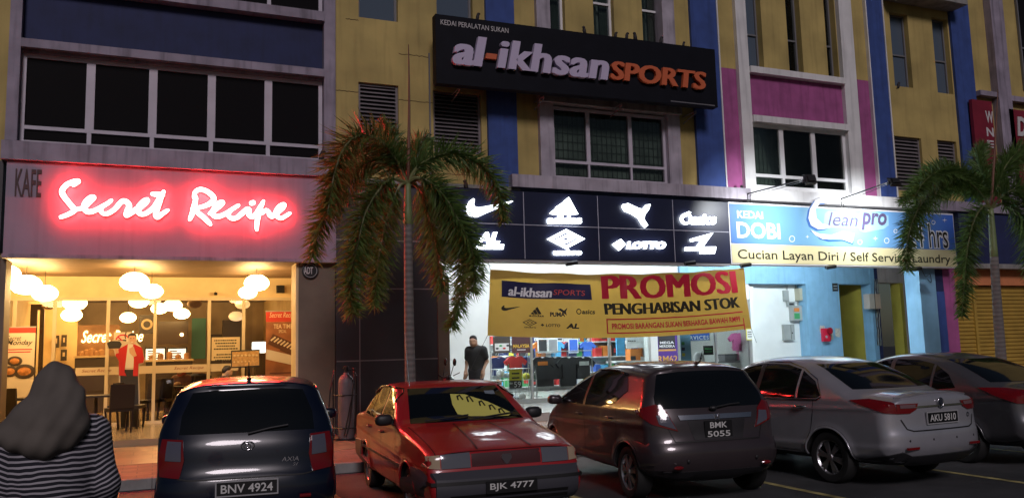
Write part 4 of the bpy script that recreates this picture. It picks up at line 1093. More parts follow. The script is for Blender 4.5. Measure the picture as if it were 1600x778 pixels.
# banner stands
def stand(tl, br, Y, label):
    x0, x1, z0, z1 = RC(tl, br, Y); z0 = .36
    t = thing('banner_stand', label, 'banner stand', ((x0+x1)/2, Y, .3))
    mb = MB(); mb.box(x0-.02, x1+.02, Y+.02, Y+.16, ZC, .34); mb.tube([((x0+x1)/2, Y+.09, .34), ((x0+x1)/2, Y+.09, z1)], .012, 6); mb.box(x0-.01, x1+.01, Y-.006, Y+.03, z1, z1+.025); mb.build('stand', M['alu'], t)
    return t, (x0, x1, z0, z1)
wp = mat('poster_white', (.66, .58, .46), .5); rp = mat('poster_red', (.5, .04, .025), .5); ob_ = mat('poster_brown', (.28, .11, .05), .5, var=.3, scale=4)
t, q = stand((415.5, 487), (467, 600), 20.85, 'tall orange brown tea time cake banner stand at the right of the cafe')
zp = lambda y, Y=21.9: ZP(440, y, Y)
P(t, 'sheet', ob_, (q[0], q[1], 20.85, 20.858, q[2], zp(505)-.002)); P(t, 'header', rp, (q[0], q[1], 20.85, 20.858, zp(505), q[3]))
mb = MB(); rect_text(mb, 'Secret Recipe', q[0]+.08, q[1]-.08, zp(501), zp(491), 20.845, 0, shear=.3); rect_text(mb, 'TEA TIME', q[0]+.18, q[1]-.16, zp(515), zp(508.5), 20.845, 0, bold=.01); rect_text(mb, 'SPECIAL', q[0]+.3, q[1]-.3, zp(521.5), zp(517), 20.845, 0); mb.build('lettering', mat('poster_cream_ink', (.75, .6, .42), .5), t)
mb = MB(); mb.xz([(q[0]+.01, zp(560)), (q[1]-.01, zp(572)), (q[1]-.01, zp(558)), (q[0]+.01, zp(545))], 20.843, 20.849); mb.build('plate', mat('poster_plate', (.6, .55, .5), .5), t)
def poly_rot(cx, cz, w, h, a):
    c, s = math.cos(a), math.sin(a); return [(cx+c*i*w-s*j*h, cz+s*i*w+c*j*h) for i, j in ((-1,-1),(1,-1),(1,1),(-1,1))]
mb = MB(); cx = (q[0]+q[1])/2
mb.xz(poly_rot(cx-.05, zp(537), .26, .13, -.45), 20.836, 20.842); mb.xz(poly_rot(cx+.17, zp(546), .20, .12, -.45), 20.830, 20.835); mb.build('cake', mat('cake_choc', (.09, .035, .02), .5), t)
mb = MB()
for i in range(7): mb.xz(poly_rot(cx-.22+.075*i, zp(530+2.2*i), .018, .07, -.9), 20.822, 20.826)
mb.build('cream_topping', wp, t)
mb = MB()
for i in range(3): mb.box(q[0]+.1, q[1]-.1-.15*i, 20.844, 20.849, zp(582+5*i), zp(580+5*i))
mb.build('small_print', mat('poster_dark_ink', (.1, .03, .02), .5), t)
t, q = stand((8.5, 512), (52, 605), 20.6, 'white standing poster with black script and food plates at far left')
zp = lambda y: ZP(30, y, 20.6)
P(t, 'sheet', wp, (q[0], q[1], 20.6, 20.608, q[2], zp(520)-.002)); P(t, 'header', rp, (q[0], q[1], 20.6, 20.608, zp(520), q[3]))
mb = MB(); rect_text(mb, 'Secret', q[0]+.04, q[0]+.3, zp(532), zp(524), 20.595, 0, shear=.3); rect_text(mb, 'Monday', q[0]+.03, q[1]-.04, zp(541), zp(531), 20.595, 0, shear=.35, bold=.01); mb.build('lettering', ink, t)
mb = MB(); rect_text(mb, '1 FREE 1 MAIN', q[0]+.05, q[1]-.05, zp(548), zp(544.5), 20.595, 0) if False else mb.box(q[0]+.05, q[1]-.05, 20.595, 20.599, zp(546.5), zp(545)); mb.box(q[0]+.05, q[1]-.08, 20.595, 20.599, zp(550.5), zp(549)); mb.build('small_print', rdi, t)
for (px_, py_, r_) in ((23, 564, 9), (38, 580, 13), (15, 580, 10)):
    c = onY(px_, py_, 20.59); rr = r_*20.6/FPX
    mb = MB(); mb.lathe([(rr, 0), (rr*.8, -.006)], tuple(c), 22, frame=((1,0,0),(0,0,.75),(0,1,0))); mb.build('plate', cd_, t)
    mb = MB(); mb.lathe([(rr*.62, -.008), (rr*.2, -.02), (0.001, -.02)], tuple(c), 18, frame=((1,0,0),(0,0,.7),(0,1,0))); mb.build('food', mat('food_orange', (.5, .2, .05), .6, var=.5, scale=20), t)
# notice, no smoking sign, menu stand
t, q = flat('notice', mat('cream_notice', (.62, .5, .3), .6), (331, 527), (374.5, 562), YC-.06, .01, 'cream paper notice of several printed lines on the glass', 'notice')
mb = MB()
for i in range(8):
    if i == 4: continue
    z = q[3]-.06-i*.066; ins = .05+.03*((i*7) % 3); xx = q[0]+ins
    while xx < q[1]-ins-.03:
        w_ = .02+.035*rng.random(); mb.box(xx, min(xx+w_, q[1]-ins), YC-.064, YC-.0605, z-.030, z); xx += w_+.012
mb.build('print_line', ink, t)
t, q = flat('no_smoking_sign', wp, (178, 519), (205, 546), YC-.06, .01, 'square white no smoking sign with red ring beside the cardboard man', 'sign')
cx, cz = (q[0]+q[1])/2, (q[2]+q[3])/2; rr = (q[1]-q[0])*.42
mb = MB(); mb.lathe([(rr, 0), (rr*.8, 0)], (cx, YC-.066, cz), 26, frame=((1,0,0),(0,0,1),(0,1,0)), caps=False); a = .6*rr
mb.xz(poly_rot(cx, cz, rr*.82, rr*.09, -.78), YC-.067, YC-.064); mb.build('red_ring', rdi, t)
mb = MB(); mb.box(cx-rr*.6, cx+rr*.5, YC-.0635, YC-.0605, cz-.03, cz+.03); mb.tube([(cx+rr*.4, YC-.064, cz+.05), (cx+rr*.3, YC-.064, cz+.12), (cx+rr*.45, YC-.064, cz+.2)], .012, 5); mb.build('cigarette', ink, t)
x0, x1, z0, z1 = RC((363, 549), (405, 571), 20.4)
t = thing('menu_stand', 'tilted menu board with food pictures on a black stand', 'menu stand', ((x0+x1)/2, 20.4, .3))
mb = MB(); mb.tube([((x0+x1)/2, 20.5, .27), ((x0+x1)/2, 20.47, z0)], .02, 6); mb.box((x0+x1)/2-.22, (x0+x1)/2+.22, 20.3, 20.7, ZC, .275)
mb.obox(((x0+x1)/2, 20.47, (z0+z1)/2), ((x1-x0)/2+.02, 0, .008), (0, .012, 0), (0, .03, (z1-z0)/2+.03)); mb.build('stand', M['dark'], t)
mb = MB(); mb.obox(((x0+x1)/2, 20.452, (z0+z1)/2), ((x1-x0)/2, 0, .008), (0, .004, 0), (0, .03, (z1-z0)/2)); mb.build('menu_board', mat('menu_tan', (.45, .27, .10), .5, var=.4, scale=18), t)
mb = MB()
for i in range(7):
    for j in range(2): mb.ball((x0+.05+(x1-x0-.1)*i/6, 20.44+.03*j*.5, z0+.09+.15*j), (.03, .006, .028), 8, 5)
mb.build('food_picture', mat('food_pale', (.62, .5, .3), .6), t)
# chairs and tables
chm = mat('dark_chair_leather', (.018, .013, .011), .45); lgm = mat('dark_chair_leg', (.02, .012, .01), .4)
def chair(x, y, rz, label, z=.25):
    t = thing('chair', label, 'chair', (x, y, z), rz, group='dark dining chairs of the cafe')
    mb = MB(); mb.box(-.23, .23, -.22, .24, .42, .49); mb.build('seat', chm, t, local=True)
    mb = MB(); mb.obox((0, -.25, .73), (.23, 0, 0), (0, .03, 0), (0, -.03, .24)); mb.build('backrest', chm, t, local=True)
    for sx in (-1, 1):
        for sy in (-1, 1):
            mb = MB(); mb.obox((sx*.2, sy*.2, .21), (.018, 0, 0), (0, .018, 0), (sx*.012, sy*.012, .21)); mb.build('leg', lgm, t, local=True)
def table(x, y, label, z=.25, w=.36):
    t = thing('table', label, 'table', (x, y, z), group='dark square tables of the cafe')
    mb = MB(); mb.box(-w, w, -w, w, .71, .75); mb.build('tabletop', chm, t, local=True)
    mb = MB(); mb.tube([(0, 0, .03), (0, 0, .71)], .035, 8); mb.box(-.25, .25, -.03, .03, 0, .03); mb.box(-.03, .03, -.25, -.031, 0, .03); mb.box(-.03, .03, .031, .25, 0, .03); mb.build('pedestal', lgm, t, local=True)
def at(px, py, z): return onZ(px, py, z)
table(XP(150, 620, 19.6), 19.6, 'dark square table left of the chair in front of the cardboard man')
chair(XP(186, 640, 19.2), 19.2, .25, 'dark chair with its back turned, in front of the cardboard man')
chair(XP(205, 640, 20.1), 20.1, -1.9, 'dark chair half behind the nearer chair by the cardboard man')
table(XP(40, 620, 19.7), 19.7, 'dark square table at far left, mostly behind the woman in the foreground')
chair(XP(16, 620, 19.2), 19.2, -.3, 'dark chair at far left below the white food poster')
chair(XP(68, 620, 19.3), 19.3, .5, 'dark chair hidden behind the woman in the foreground')
chair(XP(250, 610, 22.6), 22.6, 2.8, 'dark chair inside the glass beside the mullion, right of the cardboard man')
table(XP(275, 610, 23.6), 23.6, 'dark square table inside the cafe in front of the woman in a red scarf')
chair(XP(228, 610, 22.3), 22.3, 2.2, 'dark chair inside the glass, left of the table of the woman in a red scarf')
chair(XP(352, 600, 19.8), 19.8, 2.6, 'dark chair under the man sitting left of the menu stand')
table(XP(335, 600, 20.4), 20.4, 'dark square table outside under the cream notice')
for px_, py_, r_, lab in ((438, 452, .09, 'small black speaker on the bright bulkhead at the right of the cafe'), (337, 459, .035, 'tiny black dome camera in the middle of the bright bulkhead')):
    c = onY(px_, py_, YC-.12); t = thing('ceiling_device', lab, 'device', tuple(c))
    mb = MB(); mb.obox(c, (r_, 0, 0), (0, r_, 0), (0, .02, r_)); mb.build('casing', M['dark'], t)
    mb = MB(); mb.tube([c+(0, r_*.9, 0), (c[0], YC-.003, c[2]+.05)], .012, 5); mb.build('bracket', M['dark'], t)

# ================================================================== SPORTS SHOP INTERIOR
cols = dict(red=(.5,.03,.03), orange=(.6,.18,.03), blue=(.04,.12,.5), sky=(.1,.42,.75), white=(.7,.7,.7), black=(.02,.02,.024), green=(.05,.3,.1), yellow=(.65,.6,.05), grey=(.25,.25,.27), navy=(.02,.03,.12), purple=(.08,.03,.22), pink=(.75,.2,.4))
cm = {k: mat('goods_'+k, v, .6, var=.15, scale=6) for k, v in cols.items()}
def shirt_outline(x, z, s):
    return [(x-.20*s,z-.62*s),(x+.20*s,z-.62*s),(x+.21*s,z-.2*s),(x+.33*s,z-.30*s),(x+.40*s,z-.18*s),(x+.22*s,z-.02*s),(x+.08*s,z),(x,z-.05*s),(x-.08*s,z),(x-.22*s,z-.02*s),(x-.40*s,z-.18*s),(x-.33*s,z-.30*s),(x-.21*s,z-.2*s)]
def shirt(px, py, Y, s, col, label, grp):
    c = onY(px, py, Y); t = thing('hanging_shirt', label, 'shirt', (c[0], Y, c[2]), group=grp)
    mb = MB(); mb.xz(shirt_outline(c[0], c[2], s), Y, Y+.10); mb.build('garment', cm[col], t)
    mb = MB(); mb.tube([(c[0], Y+.05, c[2]-.02), (c[0], Y+.05, c[2]+.06), (c[0]+.03, Y+.05, c[2]+.09)], .006, 5); mb.build('hanger', M['alu'], t)
    return t, c
shelf_m = mat('shop_shelf', (.6, .6, .6), .5)
def rack(x0, x1, Y, z, label):
    t = thing('clothes_rack', label, 'clothes rack', ((x0+x1)/2, Y, .3), group='clothes racks in the sports shop')
    mb = MB(); mb.tube([(x0, Y, z), (x1, Y, z)], .016, 6); mb.build('rail', M['alu'], t)
    for x in (x0, x1):
        mb = MB(); mb.tube([(x, Y, z), (x, Y, .32)], .016, 6); mb.box(x-.03, x+.03, Y-.25, Y+.25, .30, .325); mb.build('leg', M['alu'], t)
ra = onY(768, 553, 21.6); rb = onY(826, 553, 21.6); rc = onY(838, 553, 21.3); rd = onY(926, 553, 21.3)
rack(ra[0], rb[0], 21.65, ra[2]+.06, 'steel rail behind the ball cage holding red and navy shirts')
rack(rc[0], rd[0], 21.35, rc[2]+.06, 'steel rail right of the first mullion holding black jackets')
shirt(806, 556, 21.6, .85, 'red', 'red shirt hanging above the yellow price card', 'shirts on the first rail'); shirt(779, 558, 21.75, .8, 'navy', 'navy shirt at the left end of the first rail', 'shirts on the first rail'); shirt(826, 557, 21.8, .75, 'navy', 'navy shirt right of the red shirt', 'shirts on the first rail')
for i, (p, w) in enumerate(((848, 'leftmost'), (868, 'second from left'), (889, 'third from left'), (911, 'rightmost'))):
    t, c = shirt(p, 557, 21.3+.06*(i % 2), 1.0, 'black', f'black jacket with square hem on the second rail, {w} of four', 'black jackets on the second rail')
    if i in (0, 3):
        mb = MB(); mb.box(c[0]-.16, c[0]+.14, 21.28, 21.29, c[2]-.24, c[2]-.13); mb.build('chest_print', cm['orange'] if i == 0 else cm['white'], t)
re_, rf_ = onY(838, 533, 23.0), onY(925, 533, 23.0); rack(re_[0], rf_[0], 23.05, re_[2]+.08, 'steel rail deeper in the shop holding a row of bright shirts')
for i, (c_, nm) in enumerate((('orange', 'leftmost'), ('white', 'second from left'), ('sky', 'third from left'), ('red', 'fourth from left'), ('navy', 'fifth from left'), ('green', 'sixth from left'), ('blue', 'rightmost'))):
    shirt(845+12.2*i, 533.5, 22.9+.12*(i % 2), .72, c_, f'{c_} shirt on the deeper rail of bright shirts, {nm}', 'bright shirts on the deeper rail')
for grp_, pts_, Y_ in (('shirts hanging deep behind the ball cage', [(776,556,'orange'),(787,555,'white'),(799,556,'green'),(811,555,'black'),(823,556,'sky')], 23.4), ('shirts hanging deep left of the white column', [(962,536,'red'),(974,535,'black'),(986,536,'blue'),(998,535,'orange'),(1009,536,'white')], 24.6)):
    a_, b_ = onY(pts_[0][0]-7, pts_[0][1], Y_), onY(pts_[-1][0]+7, pts_[0][1], Y_); rack(a_[0], b_[0], Y_+.05, a_[2]+.1, 'steel rail of '+grp_)
    for (px_, py_, c_), w_ in zip(pts_, ('leftmost', 'second', 'middle', 'fourth', 'rightmost')): shirt(px_, py_, Y_, .75, c_, f'{c_} shirt, {w_} of the {grp_}', grp_)
# long coats bottom block
for i, p in enumerate((852, 888)):
    c = onY(p, 575, 21.45); t = thing('hanging_trousers', f'black trousers hanging low on the second rail, {["left","right"][i]} of two', 'trousers', tuple(c), group='black trousers on the second rail')
    mb = MB(); mb.xz([(c[0]-.26, c[2]-.5), (c[0]+.26, c[2]-.5), (c[0]+.24, c[2]+.25), (c[0]-.24, c[2]+.25)], 21.47, 21.53); mb.build('garment', cm['black'], t)
    mb = MB(); mb.tube([(c[0], 21.5, c[2]+.24), (c[0], 21.5, rc[2]+.06)], .006, 5); mb.build('hanger', M['alu'], t)
# ball cage with price cards
x0, x1, z0, z1 = RC((772, 577), (826, 628), 20.95)
t = thing('ball_cage', 'wire ball cage standing behind the glass at the left of the sports shop', 'ball cage', ((x0+x1)/2, 21, .3))
mb = MB()
for i in range(10):
    x = x0+(x1-x0)*i/9
    for y in (20.8, 21.3): mb.tube([(x, y, .3), (x, y, z1)], .006, 4)
for z in (.34, .6, .9, z1):
    for y in (20.8, 21.3): mb.tube([(x0, y, z), (x1, y, z)], .008, 4)
    for x in (x0, x1): mb.tube([(x, 20.8, z), (x, 21.3, z)], .008, 4)
mb.build('wire_cage', M['alu'], t)
for i, (px_, py_, c_, w) in enumerate(((782, 583, 'white', 'white ball at the top left of the cage'), (778, 599, 'orange', 'orange ball at the left of the cage'), (786, 612, 'grey', 'grey ball low in the cage behind the black price card'), (822, 588, 'yellow', 'yellow ball at the top right of the cage'), (816, 619, 'white', 'white ball at the bottom right of the cage'), (806, 624, 'grey', 'grey ball at the bottom of the cage'), (792, 626, 'white', 'white ball at the bottom left of the cage'))):
    c = onY(px_, py_, 21.05); mb = MB(); mb.ball(c, .105, 18, 12); o = mb.build('ball', mat('ball_'+c_, cols[c_], .35, var=.6, scale=14), smooth=True); tag(o, w, 'ball', 'balls in the wire cage')
t, q = flat('price_card', cm['yellow'], (795.5, 577.5), (815.5, 594), 20.76, .006, 'bright yellow price card on the ball cage', 'price card')
mb = MB()
for k in (.25, .65): mb.box(q[0]+.07, q[1]-.07, 20.755, 20.759, q[2]+(q[3]-q[2])*k-.02, q[2]+(q[3]-q[2])*k+.02)
mb.build('print_bar', ink, t)
t, q = flat('price_card', cm['black'], (795.5, 594.5), (815.5, 606), 20.76, .006, 'black price card reading 59 below the yellow one', 'price card')
mb = MB(); rect_text(mb, '59', q[0]+.14, q[1]-.03, q[2]+.03, q[3]-.03, 20.756); rect_text(mb, 'RM', q[0]+.02, q[0]+.10, q[3]-.10, q[3]-.05, 20.756); mb.build('lettering', wi, t)
# posters on the glass
def poster(tl, br, col, label, Y=YG+.06): return flat('poster', mat('poster_'+col, cols[col], .5) if col in cols else col, tl, br, Y, .008, label, 'poster')
t, q = poster((770, 525), (797.5, 551), mat('poster_brownblack', (.05, .04, .035), .5), 'dark poster of four shoes at the left of the shop glass')
P(t, 'inset', cm['white'], (q[0]+.05, q[1]-.04, YG+.054, YG+.058, q[2]+.06, q[2]+.25))
for i, c_ in enumerate(('black', 'green', 'red', 'black')):
    mb = MB(); mb.ball((q[0]+.11+.10*(i % 4), YG+.05, q[2]+.12+.07*(i % 2)), (.045, .004, .025), 10, 6); mb.build('shoe', cm[c_], t)
t, q = poster((799.5, 525), (829, 551), mat('poster_maroon', (.06, .02, .025), .5), 'dark maroon poster with a yellow country name')
mb = MB(); rect_text(mb, 'MALAYSIA', q[0]+.03, q[1]-.03, q[2]+.14, q[2]+.23, YG+.056, 0, bold=.02); mb.build('lettering', mat('gold_ink', (.7, .45, .05), .5), t)
P(t, 'underline', wi, (q[0]+.14, q[1]-.14, YG+.055, YG+.058, q[2]+.08, q[2]+.095))
t, q = poster((1024.5, 520), (1060, 566), 'purple', 'tall purple price poster on the white column', YG-.02)
mb = MB(); rect_text(mb, 'RM62', q[0]+.03, q[1]-.03, q[2]+.02, q[2]+.20, YG-.025, 0, bold=.015); mb.box(q[0]+.06, q[1]-.06, YG-.026, YG-.0225, q[2]+.33, q[2]+.38); mb.build('lettering', mat('tan_ink', (.6, .32, .08), .5), t)
P(t, 'badge', cm['black'], (q[0]+.08, q[1]-.08, YG-.025, YG-.021, q[2]+.40, q[3]-.03))
mb = MB(); rect_text(mb, 'MEGA', q[0]+.12, q[1]-.12, q[2]+.53, q[2]+.60, YG-.029, 0, bold=.02); rect_text(mb, 'MERDEKA', q[0]+.10, q[1]-.10, q[2]+.43, q[2]+.50, YG-.029, 0, bold=.02); mb.build('lettering', wi, t)
t, q = poster((1062, 516), (1081, 570), mat('poster_paleblue', (.2, .42, .62), .5), 'pale blue hanging poster right of the purple one', YG+.2)
for i, c_ in enumerate(('green', 'navy', 'yellow')):
    P(t, 'icon', cm[c_], (q[0]+.04, q[0]+.14, YG+.194, YG+.198, q[3]-.42-.16*i, q[3]-.33-.16*i))
t, q = flat('service_sign', cm['white'], (1064, 518), (1110, 532.5), YG+.3, .02, 'white bordered blue sign with spaced white capitals above the window goods', 'sign')
P(t, 'blue_face', cm['blue'], (q[0]+.03, q[1]-.03, YG+.294, YG+.299, q[2]+.03, q[3]-.02))
mb = MB(); rect_text(mb, 'SERVICES', q[0]+.07, q[1]-.06, q[2]+.05, q[2]+.16, YG+.289, 0, bold=.02, space=1.2); mb.build('lettering', wi, t)
t, q = flat('speech_bubble_sign', cm['black'], (1099, 540), (1115, 554), YG+.35, .02, 'small black and green speech bubble sign on the window', 'sign')
mb = MB()
for k in (.35, .65): mb.box(q[0]+.04, q[1]-.05, YG+.342, YG+.348, q[2]+(q[3]-q[2])*k-.02, q[2]+(q[3]-q[2])*k+.02)
mb.build('print_bar', cm['green'], t)
# pale curved figure shape, left as a plain plush cushion
c = onY(1092, 562, YG+.5)
t = thing('plush_cushion', 'plain rounded white plush cushion with a black spot in the window', 'cushion', tuple(c))
mb = MB(); mb.ball(c, (.19, .12, .24), 20, 12); mb.build('cover', cm['white'], t, smooth=True)
mb = MB(); mb.ball(c+(-.01, -.118, .04), (.04, .012, .035), 12, 8); mb.build('spot', cm['black'], t, smooth=True)
x0, x1, z0, z1 = RC((1113, 565), (1172, 567), YG+.75)
t = thing('display_table', 'black table with pale edge behind the right end of the shop glass', 'table', ((x0+x1)/2, YG+.9, .3))
P(t, 'tabletop', cm['grey'], (x0, x1, YG+.6, YG+1.1, z1-.04, z1))
for x in (x0+.05, x1-.05):
    for y in (YG+.65, YG+1.05): P(t, 'leg', cm['black'], (x-.02, x+.02, y-.02, y+.02, .3, z1-.042))
x0b, x1b, z0b, z1b = RC((1128, 551), (1148, 564), YG+.8)
t = thing('basket', 'dark open basket on the black table', 'basket', ((x0b+x1b)/2, YG+.8, z1))
mb = MB(); mb.add([(x0b+.03,YG+.7,z1+.002),(x1b-.03,YG+.7,z1+.002),(x1b-.03,YG+1.0,z1+.002),(x0b+.03,YG+1.0,z1+.002),(x0b,YG+.66,z1+.2),(x1b,YG+.66,z1+.2),(x1b,YG+1.04,z1+.2),(x0b,YG+1.04,z1+.2)], [(0,3,2,1),(0,1,5,4),(1,2,6,5),(2,3,7,6),(3,0,4,7)]); mb.build('body', cm['grey'], t)
mb = MB(); mb.tube([(x0b,YG+.66,z1+.2),(x1b,YG+.66,z1+.2),(x1b,YG+1.04,z1+.2),(x0b,YG+1.04,z1+.2),(x0b,YG+.66,z1+.2)], .012, 5); mb.build('rim', cm['black'], t)
for i, (p, y, s, w) in enumerate(((1152, 520, .85, 'pink hanging blouse left of its paler pink neighbour'), (1163, 533, .9, 'pale pink hanging dress at the right end of the shop glass'))):
    c = onY(p, y, YG+.55); t = thing('hanging_shirt', w, 'shirt', tuple(c), group='pink clothes at the right of the shop')
    mb = MB(); mb.xz(shirt_outline(c[0], c[2], s), YG+.5+.13*i, YG+.6+.13*i); mb.build('garment', mat('pink_cloth%d' % i, (.75, .16+.2*i, .42+.1*i), .7), t)
    mb = MB(); mb.tube([(c[0], YG+.55+.13*i, c[2]-.02), (c[0], YG+.55+.13*i, 2.9)], .006, 5); mb.build('hanger', M['alu'], t)
t, q = flat('notice', cm['yellow'], (1165.5, 513), (1177, 531), YG-.012, .008, 'small yellow framed notice at the right edge of the shop front', 'notice')
P(t, 'sheet', cm['white'], (q[0]+.025, q[1]-.025, YG-.017, YG-.013, q[2]+.025, q[3]-.025))
mb = MB()
for k in (.3, .5, .7): mb.box(q[0]+.05, q[1]-.05, YG-.021, YG-.018, q[2]+(q[3]-q[2])*k-.012, q[2]+(q[3]-q[2])*k+.012)
mb.build('print_bar', ink, t)
# shelving with goods in the depth of the shop
def shelving(px0, px1, Y, label, n, seed):
    rg_ = random.Random(seed); x0 = XP(px0, 560, Y); x1 = XP(px1, 560, Y)
    t = thing('display_shelf', label, 'shelf', ((x0+x1)/2, Y, .3), group='display shelves in the sports shop')
    mb = MB(); mb.box(x0, x1, Y+.42, Y+.46, .3, 3.0)
    for k in range(6): mb.box(x0, x1, Y, Y+.415, .45+.47*k, .48+.47*k)
    mb.build('frame', shelf_m, t)
    parts = {}
    for k in range(6):
        x = x0+.03
        while x < x1-.1:
            w = rg_.uniform(.12, .32); c_ = rg_.choice(['red', 'orange', 'blue', 'sky', 'white', 'black', 'green', 'grey', 'white', 'black', 'orange', 'navy'])
            h = rg_.uniform(.16, .38); parts.setdefault(c_, MB()).box(x, min(x+w, x1-.02), Y+.04, Y+.36, .482+.47*k, .482+.47*k+h)
            if h > .2 and rg_.random() < .7: parts.setdefault(rg_.choice(['white', 'yellow', 'black', 'red']), MB()).box(x+w*.2, min(x+w*.8, x1-.03), Y+.028, Y+.036, .482+.47*k+h*.3, .482+.47*k+h*.65)
            x += w+rg_.uniform(.01, .05)
    for c_, m_ in parts.items(): m_.build('boxed_goods', cm[c_], t)
shelving(768, 866, 25.8, 'white shelf of boxed goods on the rear wall, left of the shop', 6, 1)
shelving(868, 960, 25.8, 'white shelf of boxed goods on the rear wall, middle of the shop', 6, 2)
shelving(930, 1000, 23.4, 'white shelf of boxed goods nearer the glass, left of the white column', 6, 5)
for i, (p, c_, w) in enumerate(((848, 'black', 'framed dark poster hanging behind the black jackets, left'), (864, 'grey', 'framed grey poster hanging behind the black jackets, middle'), (896, 'blue', 'framed blue poster hanging behind the black jackets, right'))):
    t, q = flat('hanging_poster', cm['white'], (p-8, 529), (p+8, 551), 22.8, .02, w, 'poster', 'framed posters over the rails'); P(t, 'print', cm[c_], (q[0]+.03, q[1]-.03, 22.79, 22.798, q[2]+.03, q[3]-.03)); mb = MB(); mb.tube([((q[0]+q[1])/2, 22.81, q[3]), ((q[0]+q[1])/2, 22.81, 3.298)], .006, 5); mb.build('cord', M['alu'], t)
t, q = flat('hanging_towel', cm['sky'], (963, 526), (977, 555), 21.6, .05, 'bright sky blue towels hanging left of the white board', 'towel'); mb = MB(); mb.tube([(q[0], 21.62, q[3]), (q[1], 21.62, q[3])], .012, 5); mb.tube([((q[0]+q[1])/2, 21.62, q[3]), ((q[0]+q[1])/2, 21.62, 3.298)], .006, 5); mb.build('rail', M['alu'], t)
t, q = flat('white_board', cm['white'], (978, 524), (1013, 543), 22.0, .03, 'plain white hanging board left of the white column', 'board'); mb = MB(); [mb.box(q[0]+.06+.07*i, q[0]+.11+.07*i, 21.99, 21.997, q[2]+.2, q[2]+.23) for i in range(4)]; mb.build('print_bar', ink, t); mb = MB(); mb.tube([((q[0]+q[1])/2, 22.01, q[3]), ((q[0]+q[1])/2, 22.01, 3.298)], .006, 5); mb.build('cord', M['alu'], t)
t, q = flat('shoe_box', cm['orange'], (985, 545), (1001, 564), 21.9, .3, 'orange shoe boxes stacked below the white board', 'box'); P(t, 'lid', cm['black'], (q[0]-.01, q[0]+.16, 21.88, 21.899, q[2]+.04, q[2]+.16))
x0, x1, z0, z1 = RC((960, 564), (1014, 566), 21.9); t = thing('display_table', 'pale display table under the orange shoe boxes', 'table', ((x0+x1)/2, 22.1, .3)); P(t, 'tabletop', cm['white'], (x0, x1, 21.8, 22.4, z1-.05, z1-.003)); [P(t, 'leg', M['alu'], (x-.02, x+.02, 21.85, 21.9, .3, z1-.052)) for x in (x0+.05, x1-.05)]

# ================================================================== VERANDAH WALL DETAILS (laundry)
gb = mat('grey_meter_box', (.33, .35, .34), .5, var=.1); gb2 = mat('beige_meter_box', (.42, .40, .30), .5)
Ym = YG+.35
def mbox(tl, br, d, m, label, details):
    x0, x1, z0, z1 = RC(tl, br, Ym); t = thing('meter_box', label, 'meter box', ((x0+x1)/2, Ym, z0), group='meter boxes on the white wall')
    P(t, 'casing', m, (x0, x1, Ym-d, Ym-.002, z0, z1)); P(t, 'lid', m, (x0+.02, x1-.02, Ym-d-.012, Ym-d-.002, z0+.02, z1-.02))
    for nm, mm, a, b, c, e in details: P(t, nm, mm, (x0+(x1-x0)*a, x0+(x1-x0)*b, Ym-d-.022, Ym-d-.014, z0+(z1-z0)*c, z0+(z1-z0)*e))
mbox((1222, 454), (1231.5, 471), .05, gb, 'thin grey wall plate, upper left of the meter boxes', [])
mbox((1241, 451), (1261, 470), .22, gb2, 'deep beige box at the upper right of the meter boxes', [('lock', M['dark'], .6, .66, .35, .5)])
mbox((1228, 471.5), (1240, 479), .06, gb, 'small grey box in the middle of the meter boxes', [('screen', M['dark'], .2, .8, .3, .7)])
mbox((1232, 478), (1254, 501), .16, gb, 'grey meter box with red and green labels', [('red_label', cm['orange'], .1, .5, .6, .85), ('green_label', cm['green'], .1, .5, .12, .5), ('lock', M['dark'], .75, .8, .5, .6)])
mbox((1221, 507), (1239, 531), .10, gb, 'grey box mounted lowest on the white wall', [('lock', M['dark'], .7, .78, .4, .5), ('seam', M['dark'], .62, .635, .05, .95)])
t = thing('wall_cable', 'grey conduit pipes joining the meter boxes', 'cable', (XP(1243, 450, Ym), Ym, 2))
mb = MB()
for pts in ([(1243, 445), (1243, 452)], [(1236, 479), (1236, 472)], [(1247, 470), (1247, 479)], [(1230, 454), (1230, 446)]):
    mb.tube([onY(*p, Ym-.03) for p in pts], .02, 6)
mb.build('pipe', gb, t)
Yp = YG-.06
def plate(tl, br, label):
    x0, x1, z0, z1 = RC(tl, br, Yp); t = thing('house_number_plate', label, 'number plate', ((x0+x1)/2, Yp, z0), group='black house number plates')
    P(t, 'plate', M['dark'], (x0, x1, Yp-.02, Yp-.002, z0, z1)); mb = MB()
    for k in (.25, .6): mb.box(x0+.03, x1-.03, Yp-.026, Yp-.021, z0+(z1-z0)*k, z0+(z1-z0)*(k+.1))
    mb.build('marking', gb, t)
plate((1300, 442.5), (1309, 455), 'black number plate on the blue wall left of the mustard doorway'); plate((1414, 443), (1421.5, 455), 'black number plate on the beige wall right of the dark doorway')
x0, x1, z0, z1 = RC((1282, 511), (1295, 533), Yp)
t = thing('letter_box', 'red metal letter box with round lid on the blue wall', 'letter box', ((x0+x1)/2, Yp, z0))
P(t, 'body', rdi, (x0, x1-.03, Yp-.12, Yp-.002, z0, z1-.04)); mb = MB(); mb.lathe([(.10, 0), (.10, .05), (.02, .06)], (x1-.07, Yp-.125, z1-.12), 18, frame=((1,0,0),(0,0,1),(0,-1,0))); mb.build('round_lid', mat('deep_red', (.3, .006, .02), .4), t); mb = MB(); mb.ball((x0+.1, Yp-.125, z0+.14), (.045, .01, .045), 10, 8); mb.build('badge', gb, t)
